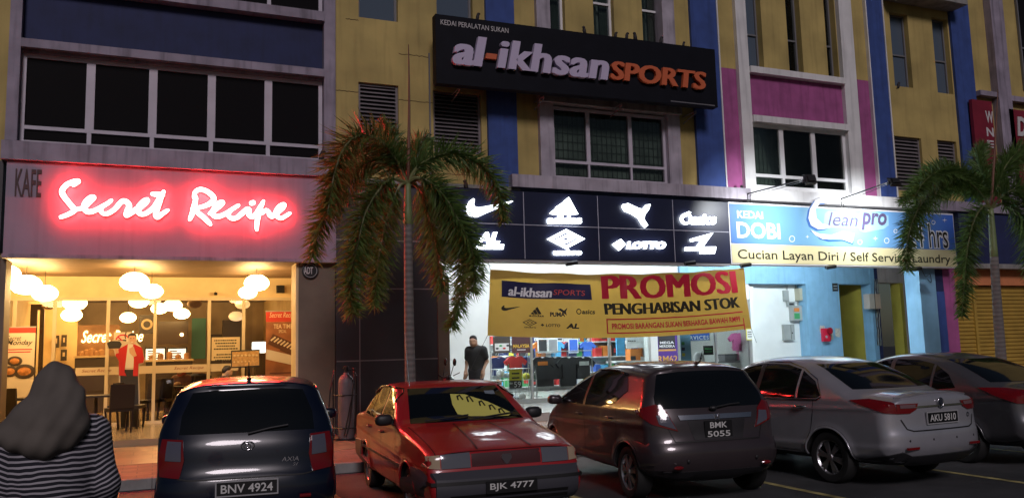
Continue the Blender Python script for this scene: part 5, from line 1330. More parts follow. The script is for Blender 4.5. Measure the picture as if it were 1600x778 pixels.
for tl, br, lab in (((1280, 508), (1290, 522), 'torn white paper stuck above the red letter box'), ((1304, 512), (1314, 527), 'torn pale paper on the blue wall beside the doorway edge'), ((1297, 513), (1302.5, 531), 'faded paper scraps between the letter box and the doorway')):
    x0, x1, z0, z1 = RC(tl, br, Yp); mb = MB(); rr_ = random.Random(len(lab))
    n = 14; pts = []
    for i in range(n):
        a = 2*math.pi*i/n; k = 1/max(abs(math.cos(a)), abs(math.sin(a))); pts.append(((x0+x1)/2+(x1-x0)/2*math.cos(a)*k*rr_.uniform(.82, 1), (z0+z1)/2+(z1-z0)/2*math.sin(a)*k*rr_.uniform(.82, 1)))
    mb.xz(pts, Yp-.004, Yp-.001); tag(mb.build('paper_notice', mat('old_paper', (.55, .52, .45), .8, var=.3, scale=20)), lab, 'paper', 'torn papers on the blue wall')
x0, x1, z0, z1 = RC((1358, 459), (1377, 482), YG-.3)
t = thing('junction_box', 'white box with a dark slot high on the dark post between doorways', 'box', ((x0+x1)/2, YG-.2, z0)); P(t, 'casing', mat('offwhite_casing', (.55, .5, .44), .5), (x0, x0+(x1-x0)*.45, YG-.3, YG-.062, z0, z1), ); P(t, 'cover', mat('tan_casing', (.5, .38, .28), .5), (x0+(x1-x0)*.55, x1, YG-.3, YG-.062, z0, z1)); P(t, 'slot', M['dark'], (x0+(x1-x0)*.452, x0+(x1-x0)*.548, YG-.28, YG-.062, z0, z1))
t = thing('hanging_cable', 'bundle of loose pale and black cables hanging down the dark post', 'cable', (XP(1372, 520, YG-.1), YG-.1, .5))
for i in range(4):
    rr_ = random.Random(i); pts = [onY(1366+1.6*i+rr_.uniform(-1, 1)+(y-440)*.055, y, YG-.09-.012*i) for y in range(436, 548, 8)]
    mb = MB(); mb.tube(pts, .010 if i else .014, 5); mb.build('strand', gb if i % 2 else M['wire'], t, smooth=True)
# thin sagging wires
t = thing('hanging_cable', 'loose cable hanging from the laundry sign over the sky blue pilaster', 'cable', (XP(1447, 440), YF-.1, 3))
mb = MB(); mb.tube(catmull([onY(*p, YF-.04) for p in ((1440, 420), (1446, 432), (1453, 428), (1455, 441), (1449, 436))], 5), .008, 5); mb.build('strand', M['wire'], t)
# ================================================================== CARS
def sstep(a, b, x):
    t = np.clip((x-a)/(b-a), 0, 1); return t*t*(3-2*t)
class Car:
    def __init__(s, sp):
        s.sp = sp; s.W0 = sp['W']/2; s.p = sp.get('p', 2.8)
        pts = sp['sil']; poly = []
        N = len(pts)
        for i in range(N):                      # corner-cut smoothing of the side outline
            a, b = np.array(pts[i]), np.array(pts[(i+1) % N]); k = .22
            poly += [a*(1-k)+b*k, a*k+b*(1-k)]
        q = []
        for i in range(len(poly)):
            a, b = poly[i], poly[(i+1) % len(poly)]; q += [a*.75+b*.25, a*.25+b*.75]
        s.poly = np.array(q)
        s.x0, s.x1 = s.poly[:, 0].min()-.06, s.poly[:, 0].max()+.06; s.z0, s.z1 = s.poly[:, 1].min()-.06, s.poly[:, 1].max()+.06
        s.g = .01
        gx = np.arange(s.x0, s.x1+s.g, s.g); gz = np.arange(s.z0, s.z1+s.g, s.g)
        X, Z = np.meshgrid(gx, gz, indexing='ij'); d = np.full(X.shape, 1e9); ins = np.zeros(X.shape, bool)
        A = s.poly; Bq = np.roll(A, -1, 0)
        for a, b in zip(A, Bq):
            e = b-a; t = np.clip(((X-a[0])*e[0]+(Z-a[1])*e[1])/(e@e+1e-12), 0, 1)
            d = np.minimum(d, np.hypot(X-a[0]-t*e[0], Z-a[1]-t*e[1]))
            if a[1] != b[1]: ins ^= ((a[1] > Z) != (b[1] > Z)) & (X < (b[0]-a[0])*(Z-a[1])/(b[1]-a[1])+a[0])
        s.D = np.where(ins, d, -d)
        s.beltz = sp['belt']
    def dist(s, x, z):
        u = np.clip((x-s.x0)/s.g, 0, s.D.shape[0]-1.001); v = np.clip((z-s.z0)/s.g, 0, s.D.shape[1]-1.001)
        i = u.astype(int); j = v.astype(int); fu = u-i; fv = v-j; D = s.D
        r = D[i, j]*(1-fu)*(1-fv)+D[i+1, j]*fu*(1-fv)+D[i, j+1]*(1-fu)*fv+D[i+1, j+1]*fu*fv
        o = np.maximum(s.x0-x, 0)+np.maximum(x-s.x0-s.g*(D.shape[0]-1), 0)+np.maximum(s.z0-z, 0)+np.maximum(z-s.z0-s.g*(D.shape[1]-1), 0)
        return r-o
    def width(s, x, z):
        sp = s.sp; w = s.W0
        pl = 1-sp.get('taper_r', .05)*sstep(-.5, sp['sil_min'], x)**1 - sp.get('taper_f', .07)*sstep(.7, sp['sil_max'], x)
        T = 1-sp['tumble']*sstep(s.beltz-.02, sp['H']+.06, z)**.85
        T = T-.045*sstep(.45, .16, z)                      # tuck towards the sill
        T = T-.012*sstep(s.beltz+.0, s.beltz-.10, z)*0
        for (zc, hw, amp) in sp.get('creases', ()): T = T+amp*np.clip(1-np.abs(z-zc-.03*(x*-1))/hw, 0, 1)
        W = w*pl*T
        for xw in sp['wheels']:
            dd = np.hypot(x-xw, z-sp['R'])-sp['R']-.05
            W = W+.018*np.exp(-(dd/.05)**2)*sstep(s.beltz, .5, z)
        return W
    def rr(s, x, z):
        sp = s.sp
        e = np.maximum(sstep(sp['sil_min']+.55, sp['sil_min'], x), sstep(sp['sil_max']-.55, sp['sil_max'], x))
        top = sstep(s.beltz, s.beltz+.25, z)
        return sp.get('r', .13)+sp.get('rend', .14)*e*(1-top)
    def body(s, x, y, z):
        d = s.dist(x, z); r = s.rr(x, z); W = s.width(x, z)
        b = np.maximum(1-d/r, 0); a = np.abs(y)/np.maximum(W, .05)
        return ((a**s.p+b**s.p)**(1/s.p)-1)*.35
    def arch(s, x, y, z):
        sp = s.sp; c = 1e9
        for xw in sp['wheels']: c = np.minimum(c, np.hypot(x-xw, z-sp['R'])-(sp['R']+.045))
        return np.maximum(c, (s.W0-.30)-np.abs(y))
    def F(s, x, y, z): return np.maximum(s.body(x, y, z), -s.arch(x, y, z))
    def shell(s, root, paint, under):
        sp = s.sp
        V, Q = surfnet(s.F, (s.x0, -s.W0-.08, s.z0), (s.x1, s.W0+.08, s.z1), sp.get('h', .021))
        V = newton(s.F, V, 3, 3e-3, .015)
        mb = MB(); mb.v = [tuple(p) for p in V]; mb.f = [tuple(int(i) for i in q) for q in Q]
        C = V[Q].mean(1); ar = s.arch(C[:, 0], C[:, 1], C[:, 2])
        mb.m = [1 if (a < .006 or z < sp['zlow']) else 0 for a, z in zip(ar, C[:, 2])]
        return mb.build('body', [paint, under], root, smooth=True, local=True)
    def hit(s, sv, z, ang, far=4.0):
        o = np.array([math.cos(ang), math.sin(ang)]); u = np.array([math.sin(ang), -math.cos(ang)])
        px = sv*u[0]+0*z; py = sv*u[1]+0*z
        lo = np.zeros_like(px); hi = np.full_like(px, far)
        ts = np.linspace(far, -1.0, 260); tin = np.full_like(px, np.nan); prev = np.full_like(px, far)
        for t in ts:
            f = s.body(px+t*o[0], py+t*o[1], z)
            new = np.isnan(tin) & (f < 0); tin[new] = t; prev = np.where(np.isnan(tin), t, prev)
        bad = np.isnan(tin); a = np.where(bad, 0, tin); b = np.where(bad, 0, prev)
        for _ in range(18):
            m = (a+b)/2; f = s.body(px+m*o[0], py+m*o[1], z); a = np.where(f < 0, m, a); b = np.where(f < 0, b, m)
        return np.stack([px+a*o[0], py+a*o[1], z], -1), bad
    def hit_top(s, x, y):
        a = np.full_like(x, .4); b = np.full_like(x, 2.2)
        ts = np.linspace(2.2, .3, 200); tin = np.full_like(x, np.nan); prev = b.copy()
        for t in ts:
            f = s.body(x, y, t+0*x); new = np.isnan(tin) & (f < 0); tin[new] = t; prev = np.where(np.isnan(tin), t, prev)
        bad = np.isnan(tin); a = np.where(bad, .5, tin); b = np.where(bad, .5, prev)
        for _ in range(18):
            m = (a+b)/2; f = s.body(x, y, m); a = np.where(f < 0, m, a); b = np.where(f < 0, b, m)
        return np.stack([x, y, a], -1), bad
    def normals(s, P):
        e = 4e-3; g = np.zeros_like(P)
        for k in range(3):
            d = np.zeros(3); d[k] = e; A = P+d; B = P-d
            g[:, k] = s.body(A[:, 0], A[:, 1], A[:, 2])-s.body(B[:, 0], B[:, 1], B[:, 2])
        return g/(np.linalg.norm(g, axis=1, keepdims=True)+1e-9)
    def patch(s, outline, ang, off=.005, skirt=.02, step=.05, smooth_n=0):
        """outline in (lateral, z) seen along the view angle (or 'top': x, y) laid on the body surface"""
        pts = [Vector(p) for p in outline]; n = len(pts); dense = []
        for i in range(n):
            a, b = pts[i], pts[(i+1) % n]; k = max(1, int((b-a).length/step))
            dense += [a.lerp(b, j/k) for j in range(k)]
        n = len(dense)
        if sum(dense[i][0]*dense[(i+1) % n][1]-dense[(i+1) % n][0]*dense[i][1] for i in range(n)) < 0: dense = dense[::-1]
        xs = [p[0] for p in dense]; ys = [p[1] for p in dense]; ins = []
        poly = np.array([(p[0], p[1]) for p in dense])
        for gx in np.arange(min(xs)+step/2, max(xs), step):
            for gy in np.arange(min(ys)+step/2, max(ys), step):
                A = poly; Bq = np.roll(poly, -1, 0)
                c = ((A[:, 1] > gy) != (Bq[:, 1] > gy)) & (gx < (Bq[:, 0]-A[:, 0])*(gy-A[:, 1])/(Bq[:, 1]-A[:, 1]+1e-12)+A[:, 0])
                if c.sum() % 2 and np.hypot(A[:, 0]-gx, A[:, 1]-gy).min() > step*.4: ins.append(Vector((gx, gy)))
        r = delaunay_2d_cdt(dense+ins, [(i, (i+1) % n) for i in range(n)], [], 1, 1e-6)
        q = np.array([(p[0], p[1]) for p in r[0]]); T = r[2]
        if ang == 'top': P3, bad = s.hit_top(q[:, 0], q[:, 1])
        else: P3, bad = s.hit(q[:, 0], q[:, 1], ang)
        N = s.normals(P3); top = P3+N*off
        T = [t for t in T if not any(bad[i] for i in t)]
        par = list(range(len(q)))
        def fd(i):
            while par[i] != i: par[i] = par[par[i]]; i = par[i]
            return i
        for t in T: par[fd(t[0])] = fd(t[1]); par[fd(t[1])] = fd(t[2])
        cc = {}
        for t in T: cc[fd(t[0])] = cc.get(fd(t[0]), 0)+1
        if cc:
            big = max(cc, key=cc.get); T = [t for t in T if fd(t[0]) == big]
        cnt = {}
        for t in T:
            for a, b in zip(t, list(t[1:])+[t[0]]): cnt[(a, b)] = 1
        be = [(a, b) for a, b in cnt if (b, a) not in cnt]
        bot = P3-N*skirt; k = len(top)
        faces = [tuple(t) for t in T]+[(b, a, a+k, b+k) for a, b in be]
        return list(map(tuple, top))+list(map(tuple, bot)), faces
    def panel(s, root, name, mt, outline, ang, mirror=False, **k):
        v, f = s.patch(outline, ang, **k); out = []
        # make sure faces look outwards
        V = np.array(v); c = V[:len(V)//2].mean(0)
        nrm = np.zeros(3)
        for t in f[:max(1, len(f)//3)]:
            if len(t) == 3: nrm += np.cross(V[t[1]]-V[t[0]], V[t[2]]-V[t[0]])
        o = s.normals(c[None])[0]
        if nrm@o < 0: f = [tuple(reversed(t)) for t in f]
        mb = MB(); mb.add(v, f); out.append(mb.build(name, mt, root, smooth=True, local=True, sharp=35))
        if mirror:
            mb = MB(); mb.add([(p[0], -p[1], p[2]) for p in v], [tuple(reversed(t)) for t in f]); out.append(mb.build(name, mt, root, smooth=True, local=True, sharp=35))
        return out
    def strip(s, root, name, mt, line, ang, w=.006, mirror=False, off=.002, mb=None):
        """thin line (door gap, trim) along a polyline"""
        L = [np.array(p, float) for p in line]
        d = [];
        for i in range(len(L)-1):
            k = max(1, int(np.linalg.norm(L[i+1]-L[i])/.04)); d += [L[i]+(L[i+1]-L[i])*j/k for j in range(k)]
        d.append(L[-1]); d = np.array(d)
        t = np.gradient(d, axis=0); t /= np.linalg.norm(t, axis=1, keepdims=True)+1e-9; nn = np.stack([-t[:, 1], t[:, 0]], 1)
        A = d+nn*w/2; Bq = d-nn*w/2; q = np.concatenate([A, Bq])
        P3, bad = s.hit_top(q[:, 0], q[:, 1]) if ang == 'top' else s.hit(q[:, 0], q[:, 1], ang)
        N = s.normals(P3); P3 = P3+N*off; n = len(d)
        f = [(i, i+1, i+1+n, i+n) for i in range(n-1) if not (bad[i] or bad[i+1] or bad[i+n] or bad[i+1+n])]
        own = mb is None; mb = mb or MB(); mb.add(list(map(tuple, P3)), f)
        if mirror: mb.add([(p[0], -p[1], p[2]) for p in P3], [tuple(reversed(x)) for x in f])
        if own: return mb.build(name, mt, root, local=True)
LEFT, REAR, FRONT = R(90), R(180), 0.0
tyre_m = mat('tyre_rubber', (.012, .012, .012), .75); rim_m = mat('alloy_rim', (.42, .42, .44), .3, metal=.9); hub_m = mat('wheel_well_black', (.006, .006, .006), .9)
cglass = mat('car_tinted_glass', (.004, .005, .006), .045, spec=.75)
seal = mat('black_gap', (.004, .004, .004), .6); btrim = mat('black_trim_plastic', (.016, .016, .018), .5); chrome = mat('chrome', (.7, .7, .72), .12, metal=1.0)
tlr, t_, b_ = _new('red_lens'); b_.inputs['Base Color'].default_value = (.16, .004, .006, 1); b_.inputs['Roughness'].default_value = .08; b_.inputs['Coat Weight'].default_value = .6; MATS['red_lens'] = tlr
tlc = mat('clear_lens', (.09, .09, .12), .08, spec=.9); hll = mat('headlight_lens', (.17, .175, .20), .1, metal=.35, spec=.8)
plate_b = mat('plate_black', (.008, .008, .009), .4); plate_w = mat('plate_white', (.62, .62, .60), .5)
def wheel(root, x, y, Rw, side, spokes, wid=.19, rimr=.68, two=False):
    mb = MB(); h = wid/2; r0 = Rw*rimr
    mb.lathe([(r0*.98, -h*.9), (r0*1.05, -h), (Rw*.93, -h*.98), (Rw*.985, -h*.75), (Rw, -h*.4), (Rw, h*.4), (Rw*.985, h*.75), (Rw*.93, h*.98), (r0*1.05, h), (r0*.98, h*.9)], (x, y, Rw), 40, frame=((1,0,0),(0,0,1),(0,1,0)), caps=False)
    w = mb.build('wheel', tyre_m, root, smooth=True, local=True, sharp=40)
    mb = MB(); yo = y+side*h*.62
    mb.lathe([(r0*1.0, side*h*.30), (r0*.97, side*h*.28), (r0*.90, side*h*.02), (r0*.90, -side*h*.9)], (x, yo, Rw), 40, frame=((1,0,0),(0,0,1),(0,1,0)), caps=False)
    mb.lathe([(r0*.24, side*.02), (r0*.20, side*.035), (.001, side*.035)], (x, yo, Rw), 16, frame=((1,0,0),(0,0,1),(0,1,0)))
    for i in range(spokes):
        for dl in ((-.13, .13) if two else (0,)):
            a = 2*math.pi*i/spokes+.2; b = a+dl
            p0 = np.array([x+r0*.15*math.cos(a), yo+side*.015, Rw+r0*.15*math.sin(a)]); p1 = np.array([x+r0*.93*math.cos(b), yo+side*.005, Rw+r0*.93*math.sin(b)])
            d = (p1-p0)/2; n = np.cross(d/np.linalg.norm(d), (0, side, 0))
            mb.obox((p0+p1)/2, d, n*(.017 if two else .026), (0, side*.012, 0))
    mb.build('rim', rim_m, w, local=True)
    mb = MB(); mb.lathe([(r0*.95, 0), (.001, 0)], (x, y-side*.0, Rw), 28, frame=((1,0,0),(0,0,1),(0,1,0))); mb.build('brake_backing', hub_m, w, local=True)
def number_plate(root, pos, w, h, facing, lines, tilt=0.0, frame=True):
    c, s_ = math.cos(facing), math.sin(facing); o = np.array([c, s_, 0.]); u = np.array([-s_, c, 0.]); u = u if True else u
    n = o*math.cos(tilt)+np.array([0, 0, math.sin(tilt)]); v = np.array([0, 0, 1.])*math.cos(tilt)-o*math.sin(tilt)
    ctr = np.array(pos, float)
    mb = MB(); mb.obox(ctr, u*w/2, n*.006, v*h/2); p = mb.build('number_plate', plate_b, root, local=True)
    mb = MB(); k = len(lines); lh = h/k
    for i, t in enumerate(lines):
        zc = h/2-lh*(i+.5); tw = min(w*.86, len(t)*.078*(h/.12 if k == 1 else lh/.105))
        put_text(mb, t, lambda a, b, d: tuple(ctr+u*(a-.5)*tw+n*.009+v*(zc+(b-.5)*lh*.66)), 0, bold=.012)
    mb.build('lettering', plate_w, p, local=True)
    if frame:
        mb = MB()
        for sgn in (-1, 1):
            mb.obox(ctr+v*sgn*(h/2+.006), u*(w/2+.012), n*.008, v*.006); mb.obox(ctr+u*sgn*(w/2+.006), u*.006, n*.008, v*(h/2))
        mb.build('frame', mat('plate_frame_grey', (.35, .35, .36), .4), p, local=True)
def mirror(root, x, y, z, m, s, foot=None):
    mb = MB(); mb.ball((0, 0, 0), 1, 16, 10)
    vs = []
    for v in mb.v:
        v = np.sign(v)*np.abs(v)**.7; vs.append((x+v[0]*.075, y+v[1]*.10, z+v[2]*.065))
    mb.v = vs; o = mb.build('side_mirror', m, root, smooth=True, local=True)
    mb = MB(); mb.obox((x+.01, y-s*.13, z-.03), (.03, 0, 0), (0, .06, 0), (0, 0, .02)); mb.build('stalk', btrim, o, local=True)
def handle(root, car, x, z, m, L=.18):
    for sgn in (1, -1):
        P3, _ = car.hit(np.array([x-L/2, x, x+L/2]), np.array([z, z, z]), LEFT)
        pts = [(P3[0][0], sgn*(P3[0][1]-.004), z), (P3[0][0]+.03, sgn*(P3[0][1]+.028), z), (P3[1][0], sgn*(P3[1][1]+.034), z+.004), (P3[2][0]-.03, sgn*(P3[2][1]+.028), z), (P3[2][0], sgn*(P3[2][1]-.004), z)]
        mb = MB(); mb.tube(catmull(pts, 4), .013, 8); mb.build('door_handle', m, root, smooth=True, local=True)
def paint(name, col, metal, rough=.35, coat=.8):
    return mat(name, col, rough, metal=metal, coat=coat, var=.06, scale=5)
def finish(car, root, sp, door_lines, door_handles, paint_m, mir, seal_sides=True):
    mb = MB()
    for l in door_lines: car.strip(root, 'x', seal, l, LEFT, .009, True, .0025, mb)
    mb.build('door_gap', seal, root, local=True)
    for xw in sp['wheels']:
        Ra = sp['R']+.047; th = np.linspace(R(-12), R(192), 28); xx = xw+Ra*np.cos(th); zz = sp['R']+Ra*np.sin(th)
        P3, bad = car.hit(xx, zz, LEFT)
        for s_ in (1, -1):
            m_ = MB(); m_.tube([(p[0], s_*(p[1]-.004), p[2]) for p, b in zip(P3, bad) if not b], .013, 6); m_.build('wheel_arch_trim', sp.get('arch_m', paint_m), root, smooth=True, local=True)
    for x, z in door_handles: handle(root, car, x, z, sp.get('handle_m', paint_m))
    for s_ in (1, -1): mirror(root, mir[0], s_*mir[1], mir[2], sp.get('mirror_m', paint_m), s_)
    for i, x in enumerate(sp['wheels']):
        for s_ in (1, -1): wheel(root, x, s_*(sp['W']/2-.115), sp['R'], s_, sp['spokes'], two=sp.get('two', False))
def car_root(label, x, y, h):
    # heading h degrees: 0 = facing the shops, clockwise positive
    return thing('parked_car', label, 'car', (x, y, 0), R(90-h), 'cars parked along the kerb')
def q3(pts, deg):
    a = R(deg); return [(x*math.sin(a)-y*math.cos(a), z) for x, y, z in pts]
def mk(sp):
    sp['sil_min'] = min(p[0] for p in sp['sil']); sp['sil_max'] = max(p[0] for p in sp['sil']); return Car(sp)
def quad_lr(yw0, z0, yw1, z1): return [(-yw0, z0), (yw0, z0), (yw1, z1), (-yw1, z1)]

AXX, AXY, AXH = 1.0, 9.95, 6.5
# ---------------------------------------------------------------- dark blue hatchback
sp = dict(W=1.64, H=1.50, belt=.98, tumble=.22, p=3.0, r=.16, rend=.16, R=.285, wheels=(-1.19, 1.265), zlow=.19, spokes=8, taper_r=.04, taper_f=.09,
          sil=[(-1.62,.20),(-1.76,.26),(-1.83,.42),(-1.82,.60),(-1.76,.70),(-1.74,.90),(-1.70,1.00),(-1.58,1.22),(-1.46,1.42),(-1.50,1.462),(-1.30,1.485),(-.7,1.51),(-.1,1.50),(.3,1.45),(.75,1.20),(1.05,1.0),(1.35,.95),(1.65,.83),(1.79,.70),(1.83,.5),(1.80,.3),(1.70,.20)])
car = mk(sp); rt = car_root('dark blue hatchback seen from behind, reading BNV 4924, left of the red saloon', AXX, AXY, AXH)
pm = paint('dark_blue_car_paint', (.002, .0045, .016), 0.0, .3, .7); car.shell(rt, pm, hub_m)
car.panel(rt, 'rear_window', cglass, [(-.60,1.02),(.60,1.02),(.585,1.18),(.50,1.385),(.30,1.405),(0,1.41),(-.30,1.405),(-.50,1.385),(-.585,1.18)], REAR, off=.005)
car.panel(rt, 'side_window', cglass, [(-.25,1.0),(.35,1.0),(.88,1.02),(.42,1.34),(-.1,1.40),(-.25,1.40)], LEFT, mirror=True)
car.panel(rt, 'side_window', cglass, [(-.33,1.0),(-1.0,1.02),(-1.22,1.1),(-1.1,1.32),(-.8,1.39),(-.33,1.41)], LEFT, mirror=True)
car.panel(rt, 'windscreen', cglass, [(-.62,1.05),(.62,1.05),(.52,1.40),(-.52,1.40)], FRONT)
AX = 192
tl = car.panel(rt, 'tail_light', tlr, q3([(-1.73,-.575,.975),(-1.62,-.75,.985),(-1.68,-.785,.80),(-1.72,-.77,.66),(-1.82,-.60,.64),(-1.78,-.56,.80)], AX), R(AX), mirror=True, off=.012, step=.03)
v, f = car.patch(q3([(-1.735,-.585,.955),(-1.67,-.70,.965),(-1.70,-.715,.80),(-1.80,-.59,.79)], AX), R(AX), off=.019, step=.03)
mb = MB(); mb.add(v, f); mb.build('clear_lens', tlc, tl[0], local=True); mb = MB(); mb.add([(p[0], -p[1], p[2]) for p in v], [tuple(reversed(t)) for t in f]); mb.build('clear_lens', tlc, tl[1], local=True)
car.panel(rt, 'bumper', pm, [(-.74,.27),(.74,.27),(.78,.50),(.76,.60),(.4,.615),(-.4,.615),(-.76,.60),(-.78,.50)], REAR, off=.012, skirt=.03)
mb = MB(); car.strip(rt, 'g', seal, [(-.60,.64),(-.50,.625),(.50,.625),(.60,.64)], REAR, .012, False, .004, mb); car.strip(rt, 'g', seal, [(-.60,.64),(-.615,.80),(-.61,1.0)], REAR, .007, True, .003, mb); mb.build('tailgate_gap', seal, rt, local=True)
mb = MB(); P3, _ = car.hit(np.array([0.0]), np.array([.905]), REAR); c = P3[0]
mb.lathe([(.055, 0), (.062, .006), (.050, .01), (.048, .004)], (c[0]-.004, c[1], c[2]), 24, frame=((0,1,0),(0,0,.72),(-1,0,0)), caps=False); mb.lathe([(.034, .004), (.028, .008), (.02, .008), (.016, .004)], (c[0]-.004, c[1]+.006, c[2]), 16, frame=((0,1,0),(0,0,.8),(-1,0,0)), caps=False); mb.build('badge', chrome, rt, local=True, smooth=True)
mb = MB(); put_text(mb, 'AXIA', lambda u, v, d: (c[0]-.016, -.30-.155*u, .745+.04*v), 0, shear=.2); put_text(mb, 'SV', lambda u, v, d: (c[0]-.018, -.405-.045*u, .70+.03*v), 0, shear=.2); mb.build('lettering', chrome, rt, local=True)
number_plate(rt, (-1.858, 0, .545), .52, .115, REAR, ['BNV 4924'])
mb = MB(); mb.tube([(-1.32, 0, 1.49), (-1.42, 0, 1.52), (-1.60, 0, 1.66)], [.012, .008, .004], 6); mb.box(-1.36, -1.26, -.02, .02, 1.475, 1.51); mb.build('antenna', btrim, rt, local=True)
mb = MB()
for s_ in (-1, 1): mb.tube([(-1.845, s_*.46, .44), (-1.835, s_*.56, .44)], .018, 8)
mb.build('reflector', tlr, rt, local=True)
mb = MB(); mb.tube([(-1.715, .0, 1.01), (-1.69, -.2, 1.05), (-1.675, -.36, 1.07)], .010, 6); mb.build('wiper', btrim, rt, local=True)
mb = MB(); put_text(mb, 'P', lambda u, v, d: (-1.70+0, .52, 1.05), 0)
finish(car, rt, sp, [[(.95,.95),(.90,.6),(.86,.3),(-.25,.26),(-.29,1.0)], [(-.29,.26),(-.85,.30),(-.98,.62),(-1.05,1.0)]], [(-.12,.88),(-.88,.88)], pm, (.72, .90, 1.0))

# ---------------------------------------------------------------- old red saloon facing the camera
sp = dict(W=1.62, H=1.355, belt=.90, tumble=.20, p=4.2, r=.085, rend=.05, R=.275, wheels=(-1.15, 1.23), zlow=.21, spokes=8, taper_r=.03, taper_f=.04, mirror_m=btrim, handle_m=btrim, creases=((.64,.03,.010),),
          sil=[(-1.95,.22),(-2.10,.30),(-2.15,.42),(-2.15,.55),(-2.09,.58),(-2.07,.90),(-2.00,.935),(-1.45,.955),(-1.40,.965),(-.98,1.26),(-.80,1.325),(-.45,1.355),(-.05,1.345),(.12,1.31),(.50,1.10),(.80,.925),(1.1,.895),(1.6,.835),(1.98,.77),(2.05,.73),(2.07,.56),(2.15,.54),(2.17,.36),(2.10,.24),(1.95,.21)])
car = mk(sp); rt = car_root('old dark red boxy saloon facing out, reading BJK 4777', 3.3, 9.85, 183.0)
pm = paint('dark_red_car_paint', (.34, .010, .014), .0, .36, .6); car.shell(rt, pm, hub_m)
car.panel(rt, 'windscreen', cglass, [(-.66,.935),(.66,.935),(.545,1.285),(-.545,1.285)], FRONT, off=.004)
car.panel(rt, 'rear_window', cglass, [(-.64,.985),(.64,.985),(.53,1.27),(-.53,1.27)], REAR, off=.004)
car.panel(rt, 'side_window', cglass, [(-.12,.925),(.42,.925),(.60,.94),(.12,1.255),(-.02,1.285),(-.12,1.287)], LEFT, mirror=True)
car.panel(rt, 'side_window', cglass, [(-.19,.925),(-.74,.93),(-.74,1.27),(-.45,1.295),(-.19,1.29)], LEFT, mirror=True)
car.panel(rt, 'side_window', cglass, [(-.78,.93),(-1.18,.945),(-.92,1.21),(-.78,1.262)], LEFT, mirror=True)
for sg in (-1, 1):
    car.panel(rt, 'headlight', hll, [(sg*.37,.60),(sg*.655,.60),(sg*.655,.725),(sg*.37,.735)], FRONT, off=.012, step=.04)
    car.panel(rt, 'indicator', mat('indicator_lens', (.40, .30, .20), .15, spec=.7), [(sg*.665,.60),(sg*.785,.61),(sg*.775,.715),(sg*.665,.725)], R(-sg*18) if False else FRONT, off=.010, step=.03)
car.panel(rt, 'grille', mat('red_grille_panel', (.05, .006, .008), .4), [(-.355,.605),(.355,.605),(.355,.725),(-.355,.735)], FRONT, off=.004)
mb = MB(); P3, _ = car.hit(np.array([0.]), np.array([.668]), FRONT); c = P3[0]
mb.prism([(-.045,.04),(.045,.04),(.052,.0),(.02,-.045),(0,-.058),(-.02,-.045),(-.052,.0)], lambda p: (c[0]+.016, p[0], c[2]+p[1]), lambda p: (c[0]+.004, p[0], c[2]+p[1])); mb.build('badge', mat('badge_grey', (.16, .14, .15), .3, metal=.6), rt, local=True)
bm_ = mat('grey_bumper_plastic', (.045, .045, .055), .55)
car.panel(rt, 'bumper', bm_, [(-.80,.235),(.80,.235),(.81,.40),(.805,.565),(-.805,.565),(-.81,.40)], FRONT, off=.02, skirt=.05, step=.06)
car.panel(rt, 'bumper', bm_, [(-.80,.26),(.80,.26),(.805,.57),(-.805,.57)], REAR, off=.02, skirt=.05, step=.06)
mb = MB(); car.strip(rt, 's', seal, [(-.80,.47),(.80,.47)], FRONT, .03, False, .0225, mb); car.strip(rt, 's', seal, [(-.6,.33),(.6,.33)], FRONT, .07, False, .0225, mb); mb.build('bumper_slot', seal, rt, local=True)
number_plate(rt, (2.205, 0, .42), .52, .115, FRONT, ['BJK 4777'], frame=False)
car.panel(rt, 'side_trim', bm_, [(-1.5,.50),(1.0,.50),(1.0,.53),(-1.5,.53)], LEFT, mirror=True, off=.010, skirt=.01) 
mb = MB(); car.strip(rt, 'h', seal, [(2.0,-.70),(.86,-.70)], 'top', .010, False, .002, mb); car.strip(rt, 'h', seal, [(2.0,.70),(.86,.70)], 'top', .010, False, .002, mb); car.strip(rt, 'h', seal, [(2.02,-.70),(2.02,.70)], 'top', .010, False, .002, mb); mb.build('bonnet_gap', seal, rt, local=True)
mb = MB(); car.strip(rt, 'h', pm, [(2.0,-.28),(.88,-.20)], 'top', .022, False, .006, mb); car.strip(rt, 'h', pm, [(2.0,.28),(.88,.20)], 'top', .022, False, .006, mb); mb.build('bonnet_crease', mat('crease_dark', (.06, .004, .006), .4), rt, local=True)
refl_m = mat('yellow_reflection', (.72, .68, .16), .12, coat=.6)  # yellow reflection in the windscreen, painted on as a lettered patch
ss_ = car.panel(rt, 'windscreen_reflection', refl_m, [(.07,1.21),(.12,1.215),(-.10,1.185),(-.34,1.10),(-.55,1.00),(-.58,.975),(-.30,.965),(-.05,.975),(.09,1.0),(.105,1.10)][:1]+[(-.10,1.20),(-.34,1.11),(-.56,.985),(-.50,.960),(-.30,.965),(-.05,.975),(.09,1.0),(.10,1.10)], FRONT, off=.006, skirt=.003)[0]
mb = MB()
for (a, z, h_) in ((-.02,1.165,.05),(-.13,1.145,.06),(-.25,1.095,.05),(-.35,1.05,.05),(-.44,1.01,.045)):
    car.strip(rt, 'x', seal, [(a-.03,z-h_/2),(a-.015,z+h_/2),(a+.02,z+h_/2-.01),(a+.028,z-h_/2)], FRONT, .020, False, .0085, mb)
mb.build('reflected_letter', seal, ss_, local=True)
mb = MB()
for y0, y1 in ((-.5, .02), (.05, .56)):
    P3, _ = car.hit(np.array([-y0, -(y0+y1)/2, -y1]), np.array([.945, .965, .985]), FRONT); mb.tube([tuple(p+np.array([.03, 0, .012])) for p in P3], .009, 6)
mb.build('wiper', btrim, rt, local=True)
